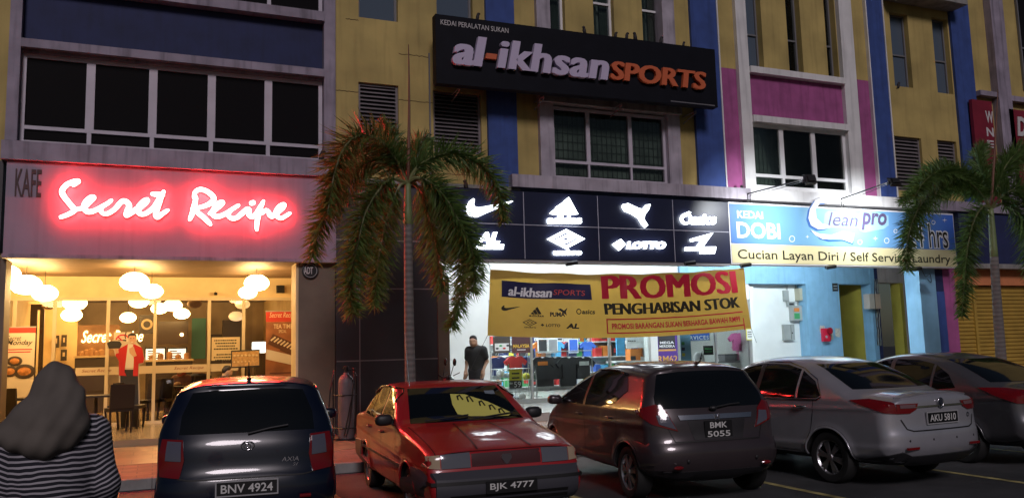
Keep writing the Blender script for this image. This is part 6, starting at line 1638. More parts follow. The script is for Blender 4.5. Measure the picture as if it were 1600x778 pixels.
mb = MB(); P3, _ = car.hit(np.array([-.42]), np.array([1.21]), FRONT); P3 = P3[0]; mb.obox(P3+np.array([.004, 0, .004]), (0, .06, 0), (-.03, 0, .02), (.001, 0, .001)); mb.build('road_tax_disc', mat('sticker_pale', (.18, .22, .26), .5), rt, local=True)
mb = MB(); mb.tube([(.06, -.50, 1.30), (-.02, -.515, 1.7), (-.06, -.52, 1.95)], [.006, .004, .002], 5); mb.build('antenna', chrome, rt, local=True)
mb = MB()
for a, b in (((-.15, .13),(0,0)),):
    for s_ in (-1, 1):
        P3, _ = car.hit(np.linspace(-.14, .30, 6), np.array([1.305, 1.305, 1.30, 1.285, 1.24, 1.16]), LEFT); mb.tube([(p[0], s_*(p[1]+.02), p[2]) for p in P3], .012, 6)
        P3, _ = car.hit(np.linspace(-.95, -.2, 6), np.array([1.21, 1.275, 1.30, 1.31, 1.312, 1.308]), LEFT); mb.tube([(p[0], s_*(p[1]+.02), p[2]) for p in P3], .012, 6)
mb.build('rain_visor', mat('smoked_visor', (.02, .012, .008), .15), rt, local=True, smooth=True)
car.panel(rt, 'tail_light', tlr, [(-.78,.62),(-.42,.62),(-.42,.82),(-.78,.82)], REAR, mirror=True, off=.01)
finish(car, rt, sp, [[(.72,.90),(.66,.6),(.62,.28),(-.13,.26),(-.155,.92)], [(-.155,.26),(-.78,.30),(-.86,.58),(-1.0,.92)], [(-.155,.92),(.70,.915)], [(-.155,.92),(-1.2,.925)]], [(-.02,.80),(-.86,.80)], pm, (.50, .90, .97))

# ---------------------------------------------------------------- dark hatchback with tall tail (grey-brown), rear view
sp = dict(W=1.695, H=1.525, belt=.98, tumble=.25, p=3.0, r=.17, rend=.17, R=.295, wheels=(-1.25, 1.25), zlow=.20, spokes=7, taper_r=.05, taper_f=.10, creases=((.80,.05,.010),), two=True,
          sil=[(-1.75,.22),(-1.88,.30),(-1.95,.45),(-1.95,.60),(-1.88,.70),(-1.86,.88),(-1.82,1.00),(-1.72,1.20),(-1.57,1.42),(-1.60,1.455),(-1.42,1.49),(-.9,1.525),(-.3,1.52),(.15,1.46),(.75,1.22),(1.15,1.03),(1.35,.97),(1.65,.85),(1.85,.68),(1.93,.50),(1.92,.32),(1.78,.22)])
car = mk(sp); rt = car_root('dark grey tall hatchback with two line plate BMK 5055', 5.95, 9.72, 6.0)
pm = paint('dark_grey_car_paint', (.050, .038, .042), .3, .3); car.shell(rt, pm, hub_m)
car.panel(rt, 'rear_window', cglass, [(-.68,1.02),(.68,1.02),(.665,1.15),(.555,1.39),(.3,1.415),(0,1.42),(-.3,1.415),(-.555,1.39),(-.665,1.15)], REAR)
car.panel(rt, 'side_window', cglass, [(.02,.99),(.62,.99),(.98,1.0),(.55,1.25),(.22,1.375),(.02,1.405)], LEFT, mirror=True)
car.panel(rt, 'side_window', cglass, [(-.06,.99),(-.60,1.0),(-.92,1.045),(-1.18,1.20),(-1.05,1.365),(-.75,1.415),(-.06,1.415)], LEFT, mirror=True)
car.panel(rt, 'side_window', cglass, [(.70,1.0),(1.02,1.0),(.66,1.19)], LEFT) if False else None
car.panel(rt, 'windscreen', cglass, [(-.66,1.06),(.66,1.06),(.54,1.41),(-.54,1.41)], FRONT)
tl = car.panel(rt, 'tail_light', tlr, q3([(-1.52,-.85,1.00),(-1.78,-.72,1.07),(-1.84,-.61,.99),(-1.92,-.53,.78),(-1.80,-.78,.86)], 215), R(215), mirror=True, off=.012, step=.03)
v, f = car.patch(q3([(-1.80,-.72,.95),(-1.85,-.61,.96),(-1.91,-.545,.80),(-1.84,-.71,.86)], 215), R(215), off=.019, step=.03)
mb = MB(); mb.add(v, f); mb.build('clear_lens', tlc, tl[0], local=True); mb = MB(); mb.add([(p[0], -p[1], p[2]) for p in v], [tuple(reversed(t)) for t in f]); mb.build('clear_lens', tlc, tl[1], local=True)
car.panel(rt, 'chrome_strip', mat('satin_chrome', (.5, .52, .58), .22, metal=.95), [(-.44,.895),(.44,.895),(.46,.945),(-.46,.945)], REAR, off=.014)
number_plate(rt, (-1.885, 0, .785), .34, .19, REAR, ['BMK', '5055'], frame=False)
car.panel(rt, 'plate_recess', mat('recess_dark', (.012, .011, .013), .5), [(-.30,.68),(.30,.68),(.36,.885),(-.36,.885)], REAR, off=.003)
mb = MB(); P3, _ = car.hit(np.array([0.]), np.array([.92]), REAR); c = P3[0]
for q in ([(-.035,.035),(-.022,.035),(-.016,.006),(.016,.006),(.022,.035),(.035,.035),(.027,-.04),(.015,-.04),(.014,-.01),(-.014,-.01),(-.015,-.04),(-.027,-.04)],): mb.prism(q, lambda p: (c[0]-.024, p[0], c[2]+p[1]), lambda p: (c[0]-.012, p[0], c[2]+p[1]))
mb.build('badge', chrome, rt, local=True)
car.panel(rt, 'bumper', pm, [(-.80,.30),(.80,.30),(.83,.50),(.82,.66),(.5,.645),(-.5,.645),(-.82,.66),(-.83,.50)], REAR, off=.014, skirt=.03)
car.panel(rt, 'bumper_lower', btrim, [(-.70,.225),(.70,.225),(.66,.36),(-.66,.36)], REAR, off=.020, skirt=.03)
mb = MB(); car.strip(rt, 'g', seal, [(-.52,.665),(.52,.665)], REAR, .012, False, .005, mb); car.strip(rt, 'g', seal, [(-.52,.665),(-.60,.85),(-.66,1.0)], REAR, .008, True, .004, mb); mb.build('tailgate_gap', seal, rt, local=True)
mb = MB(); mb.tube([(-1.50, .0, 1.50), (-1.56, 0, 1.53), (-1.62, 0, 1.64)], [.014, .008, .004], 6); mb.ball((-1.47, 0, 1.50), (.05, .025, .02), 10, 6); mb.build('antenna', btrim, rt, local=True)
mb = MB(); mb.tube([(-1.85, .02, 1.02), (-1.82, -.2, 1.045), (-1.80, -.33, 1.05)], .011, 6); mb.ball((-1.85, .03, 1.015), (.03, .05, .025), 10, 6); mb.build('wiper', btrim, rt, local=True)
mb = MB()
for s_ in (-1, 1):
    P3, _ = car.hit(np.linspace(-1.05, .6, 12), np.array([1.385, 1.405, 1.425, 1.432, 1.432, 1.43, 1.43, 1.425, 1.41, 1.385, 1.33, 1.255]), LEFT); mb.tube([(p[0], s_*(p[1]+.018), p[2]) for p in P3], .016, 6)
mb.build('rain_visor', mat('smoked_visor2', (.02, .02, .024), .12), rt, local=True, smooth=True)
mb = MB()
for s_ in (-1, 1): mb.ball((-1.945, s_*.54, .405), (.02, .06, .022), 10, 6)
mb.build('reflector', tlr, rt, local=True)
mb = MB(); 
for s_ in (-1, 1): mb.ball((-1.962, s_*.42, .47), (.006, .018, .018), 10, 6)
mb.build('parking_sensor', btrim, rt, local=True)
finish(car, rt, sp, [[(1.12,.98),(1.02,.6),(.98,.3),(-.02,.27),(-.03,.98)], [(-.03,.27),(-.84,.31),(-.98,.62),(-1.02,.90),(-1.0,1.02)]], [(.14,.87),(-.82,.88)], pm, (.80, .95, 1.02))

# ---------------------------------------------------------------- silver saloon
sp = dict(W=1.722, H=1.525, belt=1.0, tumble=.25, p=3.0, r=.17, rend=.17, R=.31, wheels=(-1.21, 1.345), zlow=.20, spokes=6, taper_r=.05, taper_f=.09, creases=((.86,.035,.012),(.42,.05,.012)), two=True, handle_m=chrome,
          sil=[(-1.98,.24),(-2.10,.30),(-2.19,.45),(-2.19,.62),(-2.16,.72),(-2.15,.94),(-2.14,1.045),(-2.08,1.07),(-1.80,1.085),(-1.62,1.10),(-1.10,1.36),(-.82,1.46),(-.4,1.52),(.1,1.515),(.45,1.45),(.95,1.19),(1.25,1.03),(1.6,.97),(1.95,.85),(2.12,.70),(2.19,.50),(2.18,.34),(2.05,.22)])
car = mk(sp); rt = car_root('silver saloon seen from its rear left corner, reading AKU 5810', 8.38, 9.45, -3.5)
pm = paint('silver_car_paint', (.44, .44, .48), .5, .28); car.shell(rt, pm, hub_m)
car.panel(rt, 'rear_window', cglass, [(-.66,1.125),(.66,1.125),(.60,1.30),(.53,1.42),(-.53,1.42),(-.60,1.30)], REAR)
car.panel(rt, 'side_window', cglass, [(.02,1.0),(.65,1.0),(1.02,1.02),(.60,1.25),(.27,1.38),(.02,1.425)], LEFT, mirror=True)
car.panel(rt, 'side_window', cglass, [(-.06,1.0),(-.72,1.005),(-.72,1.36),(-.45,1.42),(-.06,1.43)], LEFT, mirror=True)
car.panel(rt, 'side_window', cglass, [(-.76,1.005),(-1.08,1.02),(-1.13,1.05),(-1.0,1.22),(-.76,1.345)], LEFT, mirror=True)
car.panel(rt, 'pillar_trim', btrim, [(.015,1.0),(-.055,1.0),(-.055,1.43),(.015,1.425)], LEFT, mirror=True, off=.004)
mb = MB(); car.strip(rt, 'c', chrome, [(-1.15,1.03),(-1.08,.995),(-.5,.985),(.3,.98),(1.05,1.0)], LEFT, .016, True, .008, mb); car.strip(rt, 'c', chrome, [(-1.15,1.04),(-1.03,1.24),(-.76,1.37),(-.45,1.442),(.03,1.45),(.30,1.40),(.64,1.26),(1.05,1.02)], LEFT, .010, True, .008, mb); mb.build('window_trim', chrome, rt, local=True)
car.panel(rt, 'windscreen', cglass, [(-.66,1.06),(.66,1.06),(.54,1.43),(-.54,1.43)], FRONT)
tl = car.panel(rt, 'tail_light', tlr, q3([(-1.62,-.86,1.005),(-1.90,-.82,1.02),(-2.08,-.68,.985),(-2.11,-.675,.865),(-2.03,-.78,.875),(-1.82,-.85,.94)], 215), R(215), mirror=True, off=.014, step=.03)
tl = car.panel(rt, 'tail_light', tlr, [(-.66,.975),(-.37,.975),(-.40,.91),(-.50,.865),(-.66,.865)], REAR, mirror=True, off=.014, step=.03)
v, f = car.patch([(-.62,.965),(-.41,.965),(-.43,.925),(-.62,.925)], REAR, off=.020, step=.03)
clr_s = mat('pale_red_lens', (.16, .09, .10), .08, spec=.8)
mb = MB(); mb.add(v, f); mb.build('clear_lens', clr_s, tl[0], local=True); mb = MB(); mb.add([(p[0], -p[1], p[2]) for p in v], [tuple(reversed(t)) for t in f]); mb.build('clear_lens', clr_s, tl[1], local=True)
car.panel(rt, 'chrome_strip', chrome, [(-.42,.925),(.42,.925),(.43,.945),(-.43,.945)], REAR, off=.014)
number_plate(rt, (-2.172, 0, .80), .52, .12, REAR, ['AKU 5810'])
mb = MB(); P3, _ = car.hit(np.array([0.]), np.array([.965]), REAR); c = P3[0]
mb.lathe([(.052, 0), (.055, .008), (.045, .010), (.043, .004)], (c[0]-.012, 0, c[2]), 20, frame=((0,1,0),(0,0,1.15),(-1,0,0)), caps=False); mb.build('badge', chrome, rt, local=True, smooth=True)
mb = MB(); mb.lathe([(.044, .0), (.001, .004)], (c[0]-.014, 0, c[2]), 20, frame=((0,1,0),(0,0,1.15),(-1,0,0))); mb.prism([(-.02,.02),(.0,.035),(.022,.012),(.016,-.02),(0,-.035),(-.006,-.005)], lambda p: (c[0]-.026, p[0], c[2]+p[1]), lambda p: (c[0]-.02, p[0], c[2]+p[1])); mb.build('badge_face', mat('badge_dark', (.03, .035, .05), .3), rt, local=True)
mb = MB(); P3, _ = car.hit(np.array([-.50]), np.array([.805]), REAR); c2 = P3[0]; mb.lathe([(.028, 0), (.028, .004), (.014, .004), (.014, 0)], (c2[0]-.004, c2[1], c2[2]), 14, frame=((0,1,0),(0,0,1),(-1,0,0)), caps=False); mb.build('emblem', chrome, rt, local=True)
car.panel(rt, 'bumper_lower', btrim, [(-.80,.27),(.80,.27),(.78,.40),(.64,.44),(.5,.385),(-.5,.385),(-.64,.44),(-.78,.40)], REAR, off=.016, skirt=.03)
mb = MB(); car.strip(rt, 'g', seal, [(-.62,.80),(-.56,.69),(-.48,.665),(.48,.665),(.56,.69),(.62,.80)], REAR, .014, False, .005, mb); mb.build('boot_gap', seal, rt, local=True)
car.panel(rt, 'boot_spoiler', pm, [(-2.10,-.44),(-2.07,-.56),(-2.0,-.60),(-2.0,.60),(-2.07,.56),(-2.10,.44)], 'top', off=.022, skirt=.02)
car.panel(rt, 'side_trim', chrome, [(-.75,.335),(.85,.325),(.85,.340),(-.75,.352)], LEFT, mirror=True, off=.008)
mb = MB()
for s_ in (-1, 1): mb.obox((-2.168, s_*.53, .475), (.012, .004*s_, 0), (0, .09, 0), (0, 0, .014))
mb.build('reflector', tlr, rt, local=True)
mb = MB()
for y in (-.55, -.2, .2, .55):
    P3, _ = car.hit(np.array([y]), np.array([.56]), REAR); mb.ball(tuple(P3[0]), (.006, .014, .014), 10, 6)
mb.build('parking_sensor', btrim, rt, local=True)
finish(car, rt, sp, [[(1.12,1.0),(1.02,.6),(.98,.30),(-.02,.27),(-.03,1.0)], [(-.03,.27),(-.80,.31),(-.95,.60),(-1.0,.85),(-1.02,1.0)]], [(.14,.895),(-.80,.905)], pm, (.80, .96, 1.03))

# ---------------------------------------------------------------- grey saloon at the right edge
sp = dict(W=1.70, H=1.505, belt=.98, tumble=.25, p=3.0, r=.17, rend=.17, R=.30, wheels=(-1.20, 1.40), zlow=.20, spokes=8, taper_r=.06, taper_f=.09, creases=((.84,.04,.010),),
          sil=[(-1.98,.24),(-2.12,.30),(-2.20,.46),(-2.20,.62),(-2.15,.72),(-2.13,.95),(-2.14,1.02),(-2.05,1.05),(-1.80,1.065),(-1.70,1.08),(-1.15,1.34),(-.85,1.44),(-.4,1.505),(.1,1.495),(.45,1.43),(.95,1.18),(1.25,1.02),(1.6,.95),(1.95,.83),(2.12,.68),(2.20,.50),(2.18,.34),(2.05,.22)])
car = mk(sp); rt = car_root('dark grey saloon at the right edge, half behind the silver saloon', 11.12, 9.75, -1.0)
pm = paint('grey_car_paint', (.10, .10, .11), .4, .33); car.shell(rt, pm, hub_m)
car.panel(rt, 'rear_window', cglass, [(-.64,1.10),(.64,1.10),(.58,1.27),(.52,1.405),(-.52,1.405),(-.58,1.27)], REAR)
car.panel(rt, 'side_window', cglass, [(.02,.985),(.65,.985),(1.02,1.0),(.60,1.24),(.27,1.37),(.02,1.405)], LEFT, mirror=True)
car.panel(rt, 'side_window', cglass, [(-.06,.985),(-.74,.99),(-.74,1.345),(-.45,1.40),(-.06,1.41)], LEFT, mirror=True)
car.panel(rt, 'side_window', cglass, [(-.79,.99),(-1.16,1.02),(-1.02,1.20),(-.79,1.33)], LEFT, mirror=True)
car.panel(rt, 'windscreen', cglass, [(-.66,1.05),(.66,1.05),(.54,1.41),(-.54,1.41)], FRONT)
tl = car.panel(rt, 'tail_light', tlr, q3([(-1.52,-.83,1.03),(-1.95,-.77,1.025),(-2.14,-.50,.98),(-2.16,-.48,.83),(-2.0,-.75,.84),(-1.80,-.83,.92)], 215), R(215), mirror=True, off=.014, step=.03)
number_plate(rt, (-2.175, 0, .80), .52, .12, REAR, [''], frame=True) if False else None
car.panel(rt, 'bumper_lower', btrim, [(-.75,.26),(.75,.26),(.70,.36),(-.70,.36)], REAR, off=.014, skirt=.03)
car.panel(rt, 'chrome_strip', chrome, [(-.42,.91),(.42,.91),(.43,.945),(-.43,.945)], REAR, off=.014)
mb = MB(); car.strip(rt, 'g', seal, [(-.60,.80),(-.54,.68),(.54,.68),(.60,.80)], REAR, .012, False, .004, mb); mb.build('boot_gap', seal, rt, local=True)
finish(car, rt, sp, [[(1.12,1.0),(1.02,.6),(.98,.30),(-.02,.27),(-.03,.98)], [(-.03,.27),(-.80,.31),(-.95,.60),(-1.0,.85),(-1.04,.98)]], [(.14,.88),(-.80,.885)], pm, (.80, .95, 1.02))
# ================================================================== PALMS
def leaf_mat(name, c1, c2):
    m, t, b = _new(name); N = t.nodes; L = t.links
    g = N.new('ShaderNodeNewGeometry'); n = N.new('ShaderNodeTexNoise'); n.inputs['Scale'].default_value = 9
    L.new(g.outputs['Position'], n.inputs['Vector']); cr = N.new('ShaderNodeValToRGB'); e = cr.color_ramp.elements
    e[0].color = (*c1, 1); e[1].color = (*c2, 1); e[0].position = .35; e[1].position = .65
    L.new(n.outputs['Fac'], cr.inputs[0]); L.new(cr.outputs[0], b.inputs['Base Color']); b.inputs['Roughness'].default_value = .42
    tr = N.new('ShaderNodeBsdfTranslucent'); L.new(cr.outputs[0], tr.inputs[0]); ms = N.new('ShaderNodeMixShader'); ms.inputs[0].default_value = .5
    L.new(b.outputs[0], ms.inputs[1]); L.new(tr.outputs[0], ms.inputs[2]); L.new(ms.outputs[0], N['Material Output'].inputs[0])
    MATS[name] = m; return m
leafm = leaf_mat('palm_leaflet', (.07, .13, .03), (.16, .26, .07)); rachm = mat('palm_rachis', (.16, .17, .07), .5)
trunkm, t_, b_ = _new('palm_trunk'); N_ = t_.nodes; L_ = t_.links
g_ = N_.new('ShaderNodeNewGeometry'); w_ = N_.new('ShaderNodeTexWave'); w_.bands_direction = 'Z'; w_.inputs['Scale'].default_value = 3.2; w_.inputs['Distortion'].default_value = 1.2
L_.new(g_.outputs['Position'], w_.inputs['Vector']); cr_ = N_.new('ShaderNodeValToRGB'); cr_.color_ramp.elements[0].color = (.115, .105, .10, 1); cr_.color_ramp.elements[1].color = (.165, .15, .14, 1)
L_.new(w_.outputs['Fac'], cr_.inputs[0]); L_.new(cr_.outputs[0], b_.inputs['Base Color']); b_.inputs['Roughness'].default_value = .8
bp_ = N_.new('ShaderNodeBump'); bp_.inputs['Strength'].default_value = .5; bp_.inputs['Distance'].default_value = .01; L_.new(w_.outputs['Fac'], bp_.inputs['Height']); L_.new(bp_.outputs[0], b_.inputs['Normal'])
crownm = mat('green_crownshaft', (.17, .22, .09), .45, var=.2); spearm = mat('red_brown_spear', (.16, .07, .04), .6)
def palm(label, Y, base_px, hub_px, r0, r1, fronds, spear, seed, shaft):
    rg_ = random.Random(seed)
    hub = onY(*hub_px, Y); bx = onY(*base_px, Y); base = np.array([bx[0]+(bx[0]-hub[0])*.15, Y, .125])
    t = thing('palm_tree', label, 'palm tree', tuple(base), group='foxtail palms along the kerb')
    mid = base+(hub-base)*.5
    P_ = catmull([base, base*.75+hub*.25+np.array([.01, 0, 0]), mid, base*.25+hub*.75, hub], 6); n = len(P_)
    ks = int(n*shaft)
    mb = MB(); mb.tube(P_[:ks+1], [r0*1.25 if i == 0 else r0+(r1-r0)*i/n for i in range(ks+1)], 16); mb.build('trunk', trunkm, t, smooth=True)
    mb = MB(); mb.tube([P_[ks]-np.array([0, 0, .01])]+P_[ks:], [r1*1.05]+[r1*(1.2-.55*i/(n-ks)) for i in range(n-ks)], 14); mb.build('crownshaft', crownm, t, smooth=True)
    if spear:
        tip = onY(*spear, Y+.1); k = [hub+(tip-hub)*q+np.array([.02*math.sin(q*3), 0, 0]) for q in np.linspace(0, 1, 9)]
        mb = MB(); mb.tube(k, [.03*(1-q)+.008 for q in np.linspace(0, 1, 9)], 7); mb.build('spear_leaf', spearm, t, smooth=True)
    for pts, dy, wl in fronds:
        m = len(pts); ctrl = [hub.copy()]
        for i, (px, py) in enumerate(pts): ctrl.append(onY(px, py, Y+dy*(i+1)/m))
        path = catmull(ctrl, 14); path = np.array(path)
        seg = np.linalg.norm(np.diff(path, axis=0), axis=1); s_ = np.concatenate([[0], np.cumsum(seg)]); Lt = s_[-1]
        mb = MB(); mb.tube(path[::2], [.028*(1-i/len(path[::2]))+.006 for i in range(len(path[::2]))], 6); mb.m = [1]*len(mb.f)
        cnt = int(Lt*92)
        for i in range(cnt):
            q = (i+rg_.random())/cnt; sd = q*Lt
            if q < .10: continue
            j = min(np.searchsorted(s_, sd), len(path)-1); j = max(j, 1)
            p = path[j-1]+(path[j]-path[j-1])*((sd-s_[j-1])/(seg[j-1]+1e-9)); tan = (path[j]-path[j-1]); tan /= np.linalg.norm(tan)+1e-9
            a = np.cross(tan, (0, 0, 1.)); a /= np.linalg.norm(a)+1e-9; b = np.cross(a, tan)
            for k in range(4):
                th = 2*math.pi*(k/4)+rg_.uniform(-.7, .7)
                rad = a*math.cos(th)+b*math.sin(th)
                ln = wl*1.42*rg_.uniform(.6, 1.1)*(1-.55*max(0, q-.55)/.45)*(min(1, .4+q*3))
                d = rad*.85+tan*rg_.uniform(.25, .75); d /= np.linalg.norm(d)
                p1 = p+d*ln*.5+np.array([0, 0, -.04*ln]); p2 = p+d*ln*.95+np.array([0, 0, -.16*ln*rg_.uniform(.1, 1.4)])
                wv = np.cross(d, rad); wv /= np.linalg.norm(wv)+1e-9; w = .0095*rg_.uniform(.8, 1.5)
                wv = wv*math.cos(th*2)+np.cross(wv, d)*math.sin(th*2)
                mb.add([p-wv*w*.6, p+wv*w*.6, p1+wv*w, p1-wv*w, p2], [(0,1,2,3), (3,2,4)], 0)
        mb.build('frond', [leafm, rachm], t)
palm('slender palm between cafe and sports shop, lit red, with a tall thin spear leaf', 13.6, (640, 590), (637, 287), .095, .065,
     [([(620,252),(596,222),(566,212),(540,228),(525,262),(517,300),(512,335)], -.6, .42),
      ([(615,262),(585,250),(555,268),(528,300),(508,335),(494,372),(488,402)], .35, .38),
      ([(612,280),(590,300),(570,335),(560,375),(552,415),(548,455),(552,490)], -.9, .40),
      ([(625,290),(612,320),(600,360),(592,400),(588,440),(585,478)], -.3, .36),
      ([(628,268),(612,240),(606,215),(602,200),(596,195)], .9, .40),
      ([(652,262),(676,248),(706,240),(738,250),(764,272),(780,305),(786,345)], -.3, .36),
      ([(650,278),(672,286),(696,310),(716,345),(735,385),(742,420),(738,455)], -.9, .38),
      ([(648,288),(662,310),(672,345),(680,385),(686,425),(692,455)], .2, .38),
      ([(660,280),(685,300),(705,345),(722,400),(724,445),(712,490),(704,512)], -.6, .33),
      ([(646,258),(652,235),(660,222),(668,218)], 1.0, .34)], (638, 70), 3, .80)
palm('palm at the right edge partly covering the laundry sign, lit green by the spotlight', 13.5, (1563, 560), (1548, 326), .125, .075,
     [([(1525,296),(1494,284),(1462,294),(1438,322),(1422,358),(1416,396),(1418,420)], -.4, .42),
      ([(1520,288),(1486,268),(1450,272),(1426,296),(1408,318)], .8, .38),
      ([(1538,322),(1524,340),(1513,380),(1508,425),(1505,462),(1503,492)], -.3, .34),
      ([(1530,300),(1500,276),(1470,268),(1446,282),(1430,306)], -.9, .36),
      ([(1556,296),(1570,262),(1590,240),(1620,236),(1650,250)], .4, .42),
      ([(1570,318),(1592,330),(1610,372),(1618,420),(1622,470)], -.4, .42),
      ([(1562,310),(1585,296),(1615,300),(1645,330),(1660,380)], -.9, .42),
      ([(1542,292),(1532,262),(1530,240),(1536,226)], 1.0, .36)], (1559, 140), 9, .74)

# ================================================================== PEOPLE
skin = mat('skin', (.33, .19, .12), .55); skin2 = mat('skin_light', (.42, .27, .18), .55)
hairm = mat('black_hair', (.010, .008, .007), .5); blackc = mat('black_cloth', (.012, .012, .013), .85, bump=.2, bscale=300); trous = mat('dark_trousers', (.018, .018, .024), .85)
eyew = mat('eye_dark', (.01, .008, .007), .2)
def figure(J):
    """J: joints in local metres (x right, y forward, z up) -> primitives of one continuous body"""
    h = J['head']; p = []
    p += [ell(h, (.074, .094, .112)), ell(h+np.array([0, .025, -.055]), (.056, .068, .062))]
    p += [ell(h+np.array([0, .092, -.012]), (.013, .022, .022)), ell(h+np.array([0, .083, -.052]), (.026, .014, .010))]
    for s in (-1, 1): p += [ell(h+np.array([s*.075, -.01, -.01]), (.012, .022, .032)), ell(h+np.array([s*.03, .078, .028]), (.022, .014, .010))]
    p += [cap(J['neck'], h+np.array([0, -.02, -.07]), .056, .050)]
    c = J['chest']; w = J['pelvis']
    p += [cap(J['sh_l']*.72+c*.28, J['sh_r']*.72+c*.28, .085, .085), ell(c+np.array([0, 0, -.03]), (.155, .105, .17)), ell((c+w)/2, (.135, .095, .16)), ell(w, (.155, .11, .13)), cap(c+np.array([0, 0, .1]), J['neck']+np.array([0, 0, .02]), .075, .055)]
    for s in ('l', 'r'):
        p += [cap(J['sh_'+s], J['el_'+s], .052, .040), cap(J['el_'+s], J['wr_'+s], .041, .027)]
        p += [cap(J['hip_'+s], J['kn_'+s], .088, .056), cap(J['kn_'+s], J['an_'+s], .055, .036), ell(J['an_'+s]+np.array([0, -.03, -.03]), (.038, .045, .045))]
        f = J['foot_'+s]; p += [cap(J['an_'+s]+np.array([0, 0, -.045]), f, .036, .030)]
        # hand: palm, four fingers, thumb
        wr = J['wr_'+s]; d = J['hd_'+s]; d = d/np.linalg.norm(d); sd = np.array(J.get('hs_'+s, (0, 1., 0))); sd = sd-d*(sd@d); sd /= np.linalg.norm(sd); pn = np.cross(d, sd)
        p += [cap(wr, wr+d*.05, .026, .032), ell(wr+d*.06, (.030, .030, .034))]
        for i, (ln, o) in enumerate(((.062, .028), (.074, .010), (.068, -.009), (.052, -.027))):
            a = wr+d*.088+sd*o; k = J.get('curl', .35); b = a+(d*math.cos(k)+pn*math.sin(k))*ln*.55; e = b+(d*math.cos(2*k)+pn*math.sin(2*k))*ln*.5
            p += [cap(a, b, .0105, .0098), cap(b, e, .0098, .008)]
        a = wr+d*.03+sd*.025; b = a+(sd*.7+d*.75)*.042; p += [cap(a, b, .0125, .011), cap(b, b+(sd*.25+d*.9)*.028, .011, .009)]
    return p
def stand_J(H=1.72, lean=0.0):
    k = H/1.72; v = lambda *a: np.array(a, float)*k
    return dict(head=v(0, .02, 1.605), neck=v(0, -.01, 1.46), chest=v(0, 0, 1.28), pelvis=v(0, 0, .96), sh_l=v(-.185, 0, 1.405), sh_r=v(.185, 0, 1.405),
                el_l=v(-.235, -.03, 1.13), el_r=v(.235, -.03, 1.13), wr_l=v(-.25, .03, .89), wr_r=v(.25, .03, .89), hd_l=v(.02, .1, -1), hd_r=v(-.02, .1, -1),
                hip_l=v(-.09, 0, .92), hip_r=v(.09, 0, .92), kn_l=v(-.10, .02, .50), kn_r=v(.10, .02, .50), an_l=v(-.10, -.02, .085), an_r=v(.10, -.02, .085), foot_l=v(-.115, .15, .03), foot_r=v(.115, .15, .03))
def build_person(J, loc, rz, label, sk=skin, h=.011, group=None):
    F0 = sdf_prims(figure(J), .016); lo, hi = prim_bounds(figure(J), .03)
    o = sdf_obj('person', F0, lo, hi, h, sk); o.location = loc; o.rotation_euler = (0, 0, rz)
    tag(o, label, 'person', group); 
    hd = J['head']; mb = MB()
    for s in (-1, 1): mb.ball(hd+np.array([s*.031, .082, .012]), (.014, .009, .008), 10, 6)
    mb.build('eyes', eyew, o, smooth=True, local=True)
    return o
def garment(o, name, prims, grow, clip, m, h=.012, k=.03):
    F0 = sdf_prims(prims, k)
    def F(x, y, z):
        f = F0(x, y, z)-grow
        for (ax, val, sg) in clip:
            c = (x, y, z)[ax]; f = np.maximum(f, sg*(val-c)) if True else f
        return f
    lo, hi = prim_bounds(prims, grow+.03); return sdf_obj(name, F, lo, hi, h, m, o)
def torso_prims(J, sleeve=1.0):
    c = J['chest']; w = J['pelvis']; p = []
    p += [cap(J['sh_l']*.8+c*.2, J['sh_r']*.8+c*.2, .085, .085), ell(c+np.array([0, 0, -.03]), (.165, .112, .18)), ell((c+w)/2, (.152, .108, .18)), ell(w, (.160, .115, .12)), cap(c+np.array([0, 0, .08]), J['neck']-np.array([0, 0, .01]), .08, .058)]
    for s in ('l', 'r'):
        sh, el, wr = J['sh_'+s], J['el_'+s], J['wr_'+s]
        if sleeve <= 1: p += [cap(sh, sh+(el-sh)*sleeve, .060, .058)]
        else: p += [cap(sh, el, .058, .048), cap(el, el+(wr-el)*(sleeve-1), .047, .038)]
    return p
def trouser_prims(J):
    p = [ell(J['pelvis'], (.158, .115, .13))]
    for s in ('l', 'r'): p += [cap(J['hip_'+s], J['kn_'+s], .092, .068), cap(J['kn_'+s], J['an_'+s]+np.array([0, 0, .03]), .066, .058)]
    return p
def shoes(o, J, m=None):
    for s in ('l', 'r'):
        pr_ = [cap(J['an_'+s]+np.array([0, -.02, -.045]), J['foot_'+s]+np.array([0, .02, .004]), .042, .034)]
        Fz = sdf_prims(pr_, .02); zlo = min(J['an_l'][2], J['an_r'][2])*0
        lo, hi = prim_bounds(pr_, .03); sdf_obj('shoe', lambda x, y, z: Fz(x, y, z)-.006, lo, hi, .010, m or mat('black_shoe', (.012, .011, .01), .4), o)
def short_hair(o, J):
    hd = J['head']; F0 = sdf_prims([ell(hd+np.array([0, -.012, .028]), (.083, .098, .108)), ell(hd+np.array([0, .03, .09]), (.066, .070, .045))], .02)
    def F(x, y, z):
        cut = (y-hd[1]-.045)-1.1*(z-hd[2]-.055)          # keeps the face free
        return np.maximum(np.maximum(F0(x, y, z), cut*.7), hd[2]-.06-z)
    sdf_obj('hair', F, hd-.16, hd+.2, .008, hairm, o)

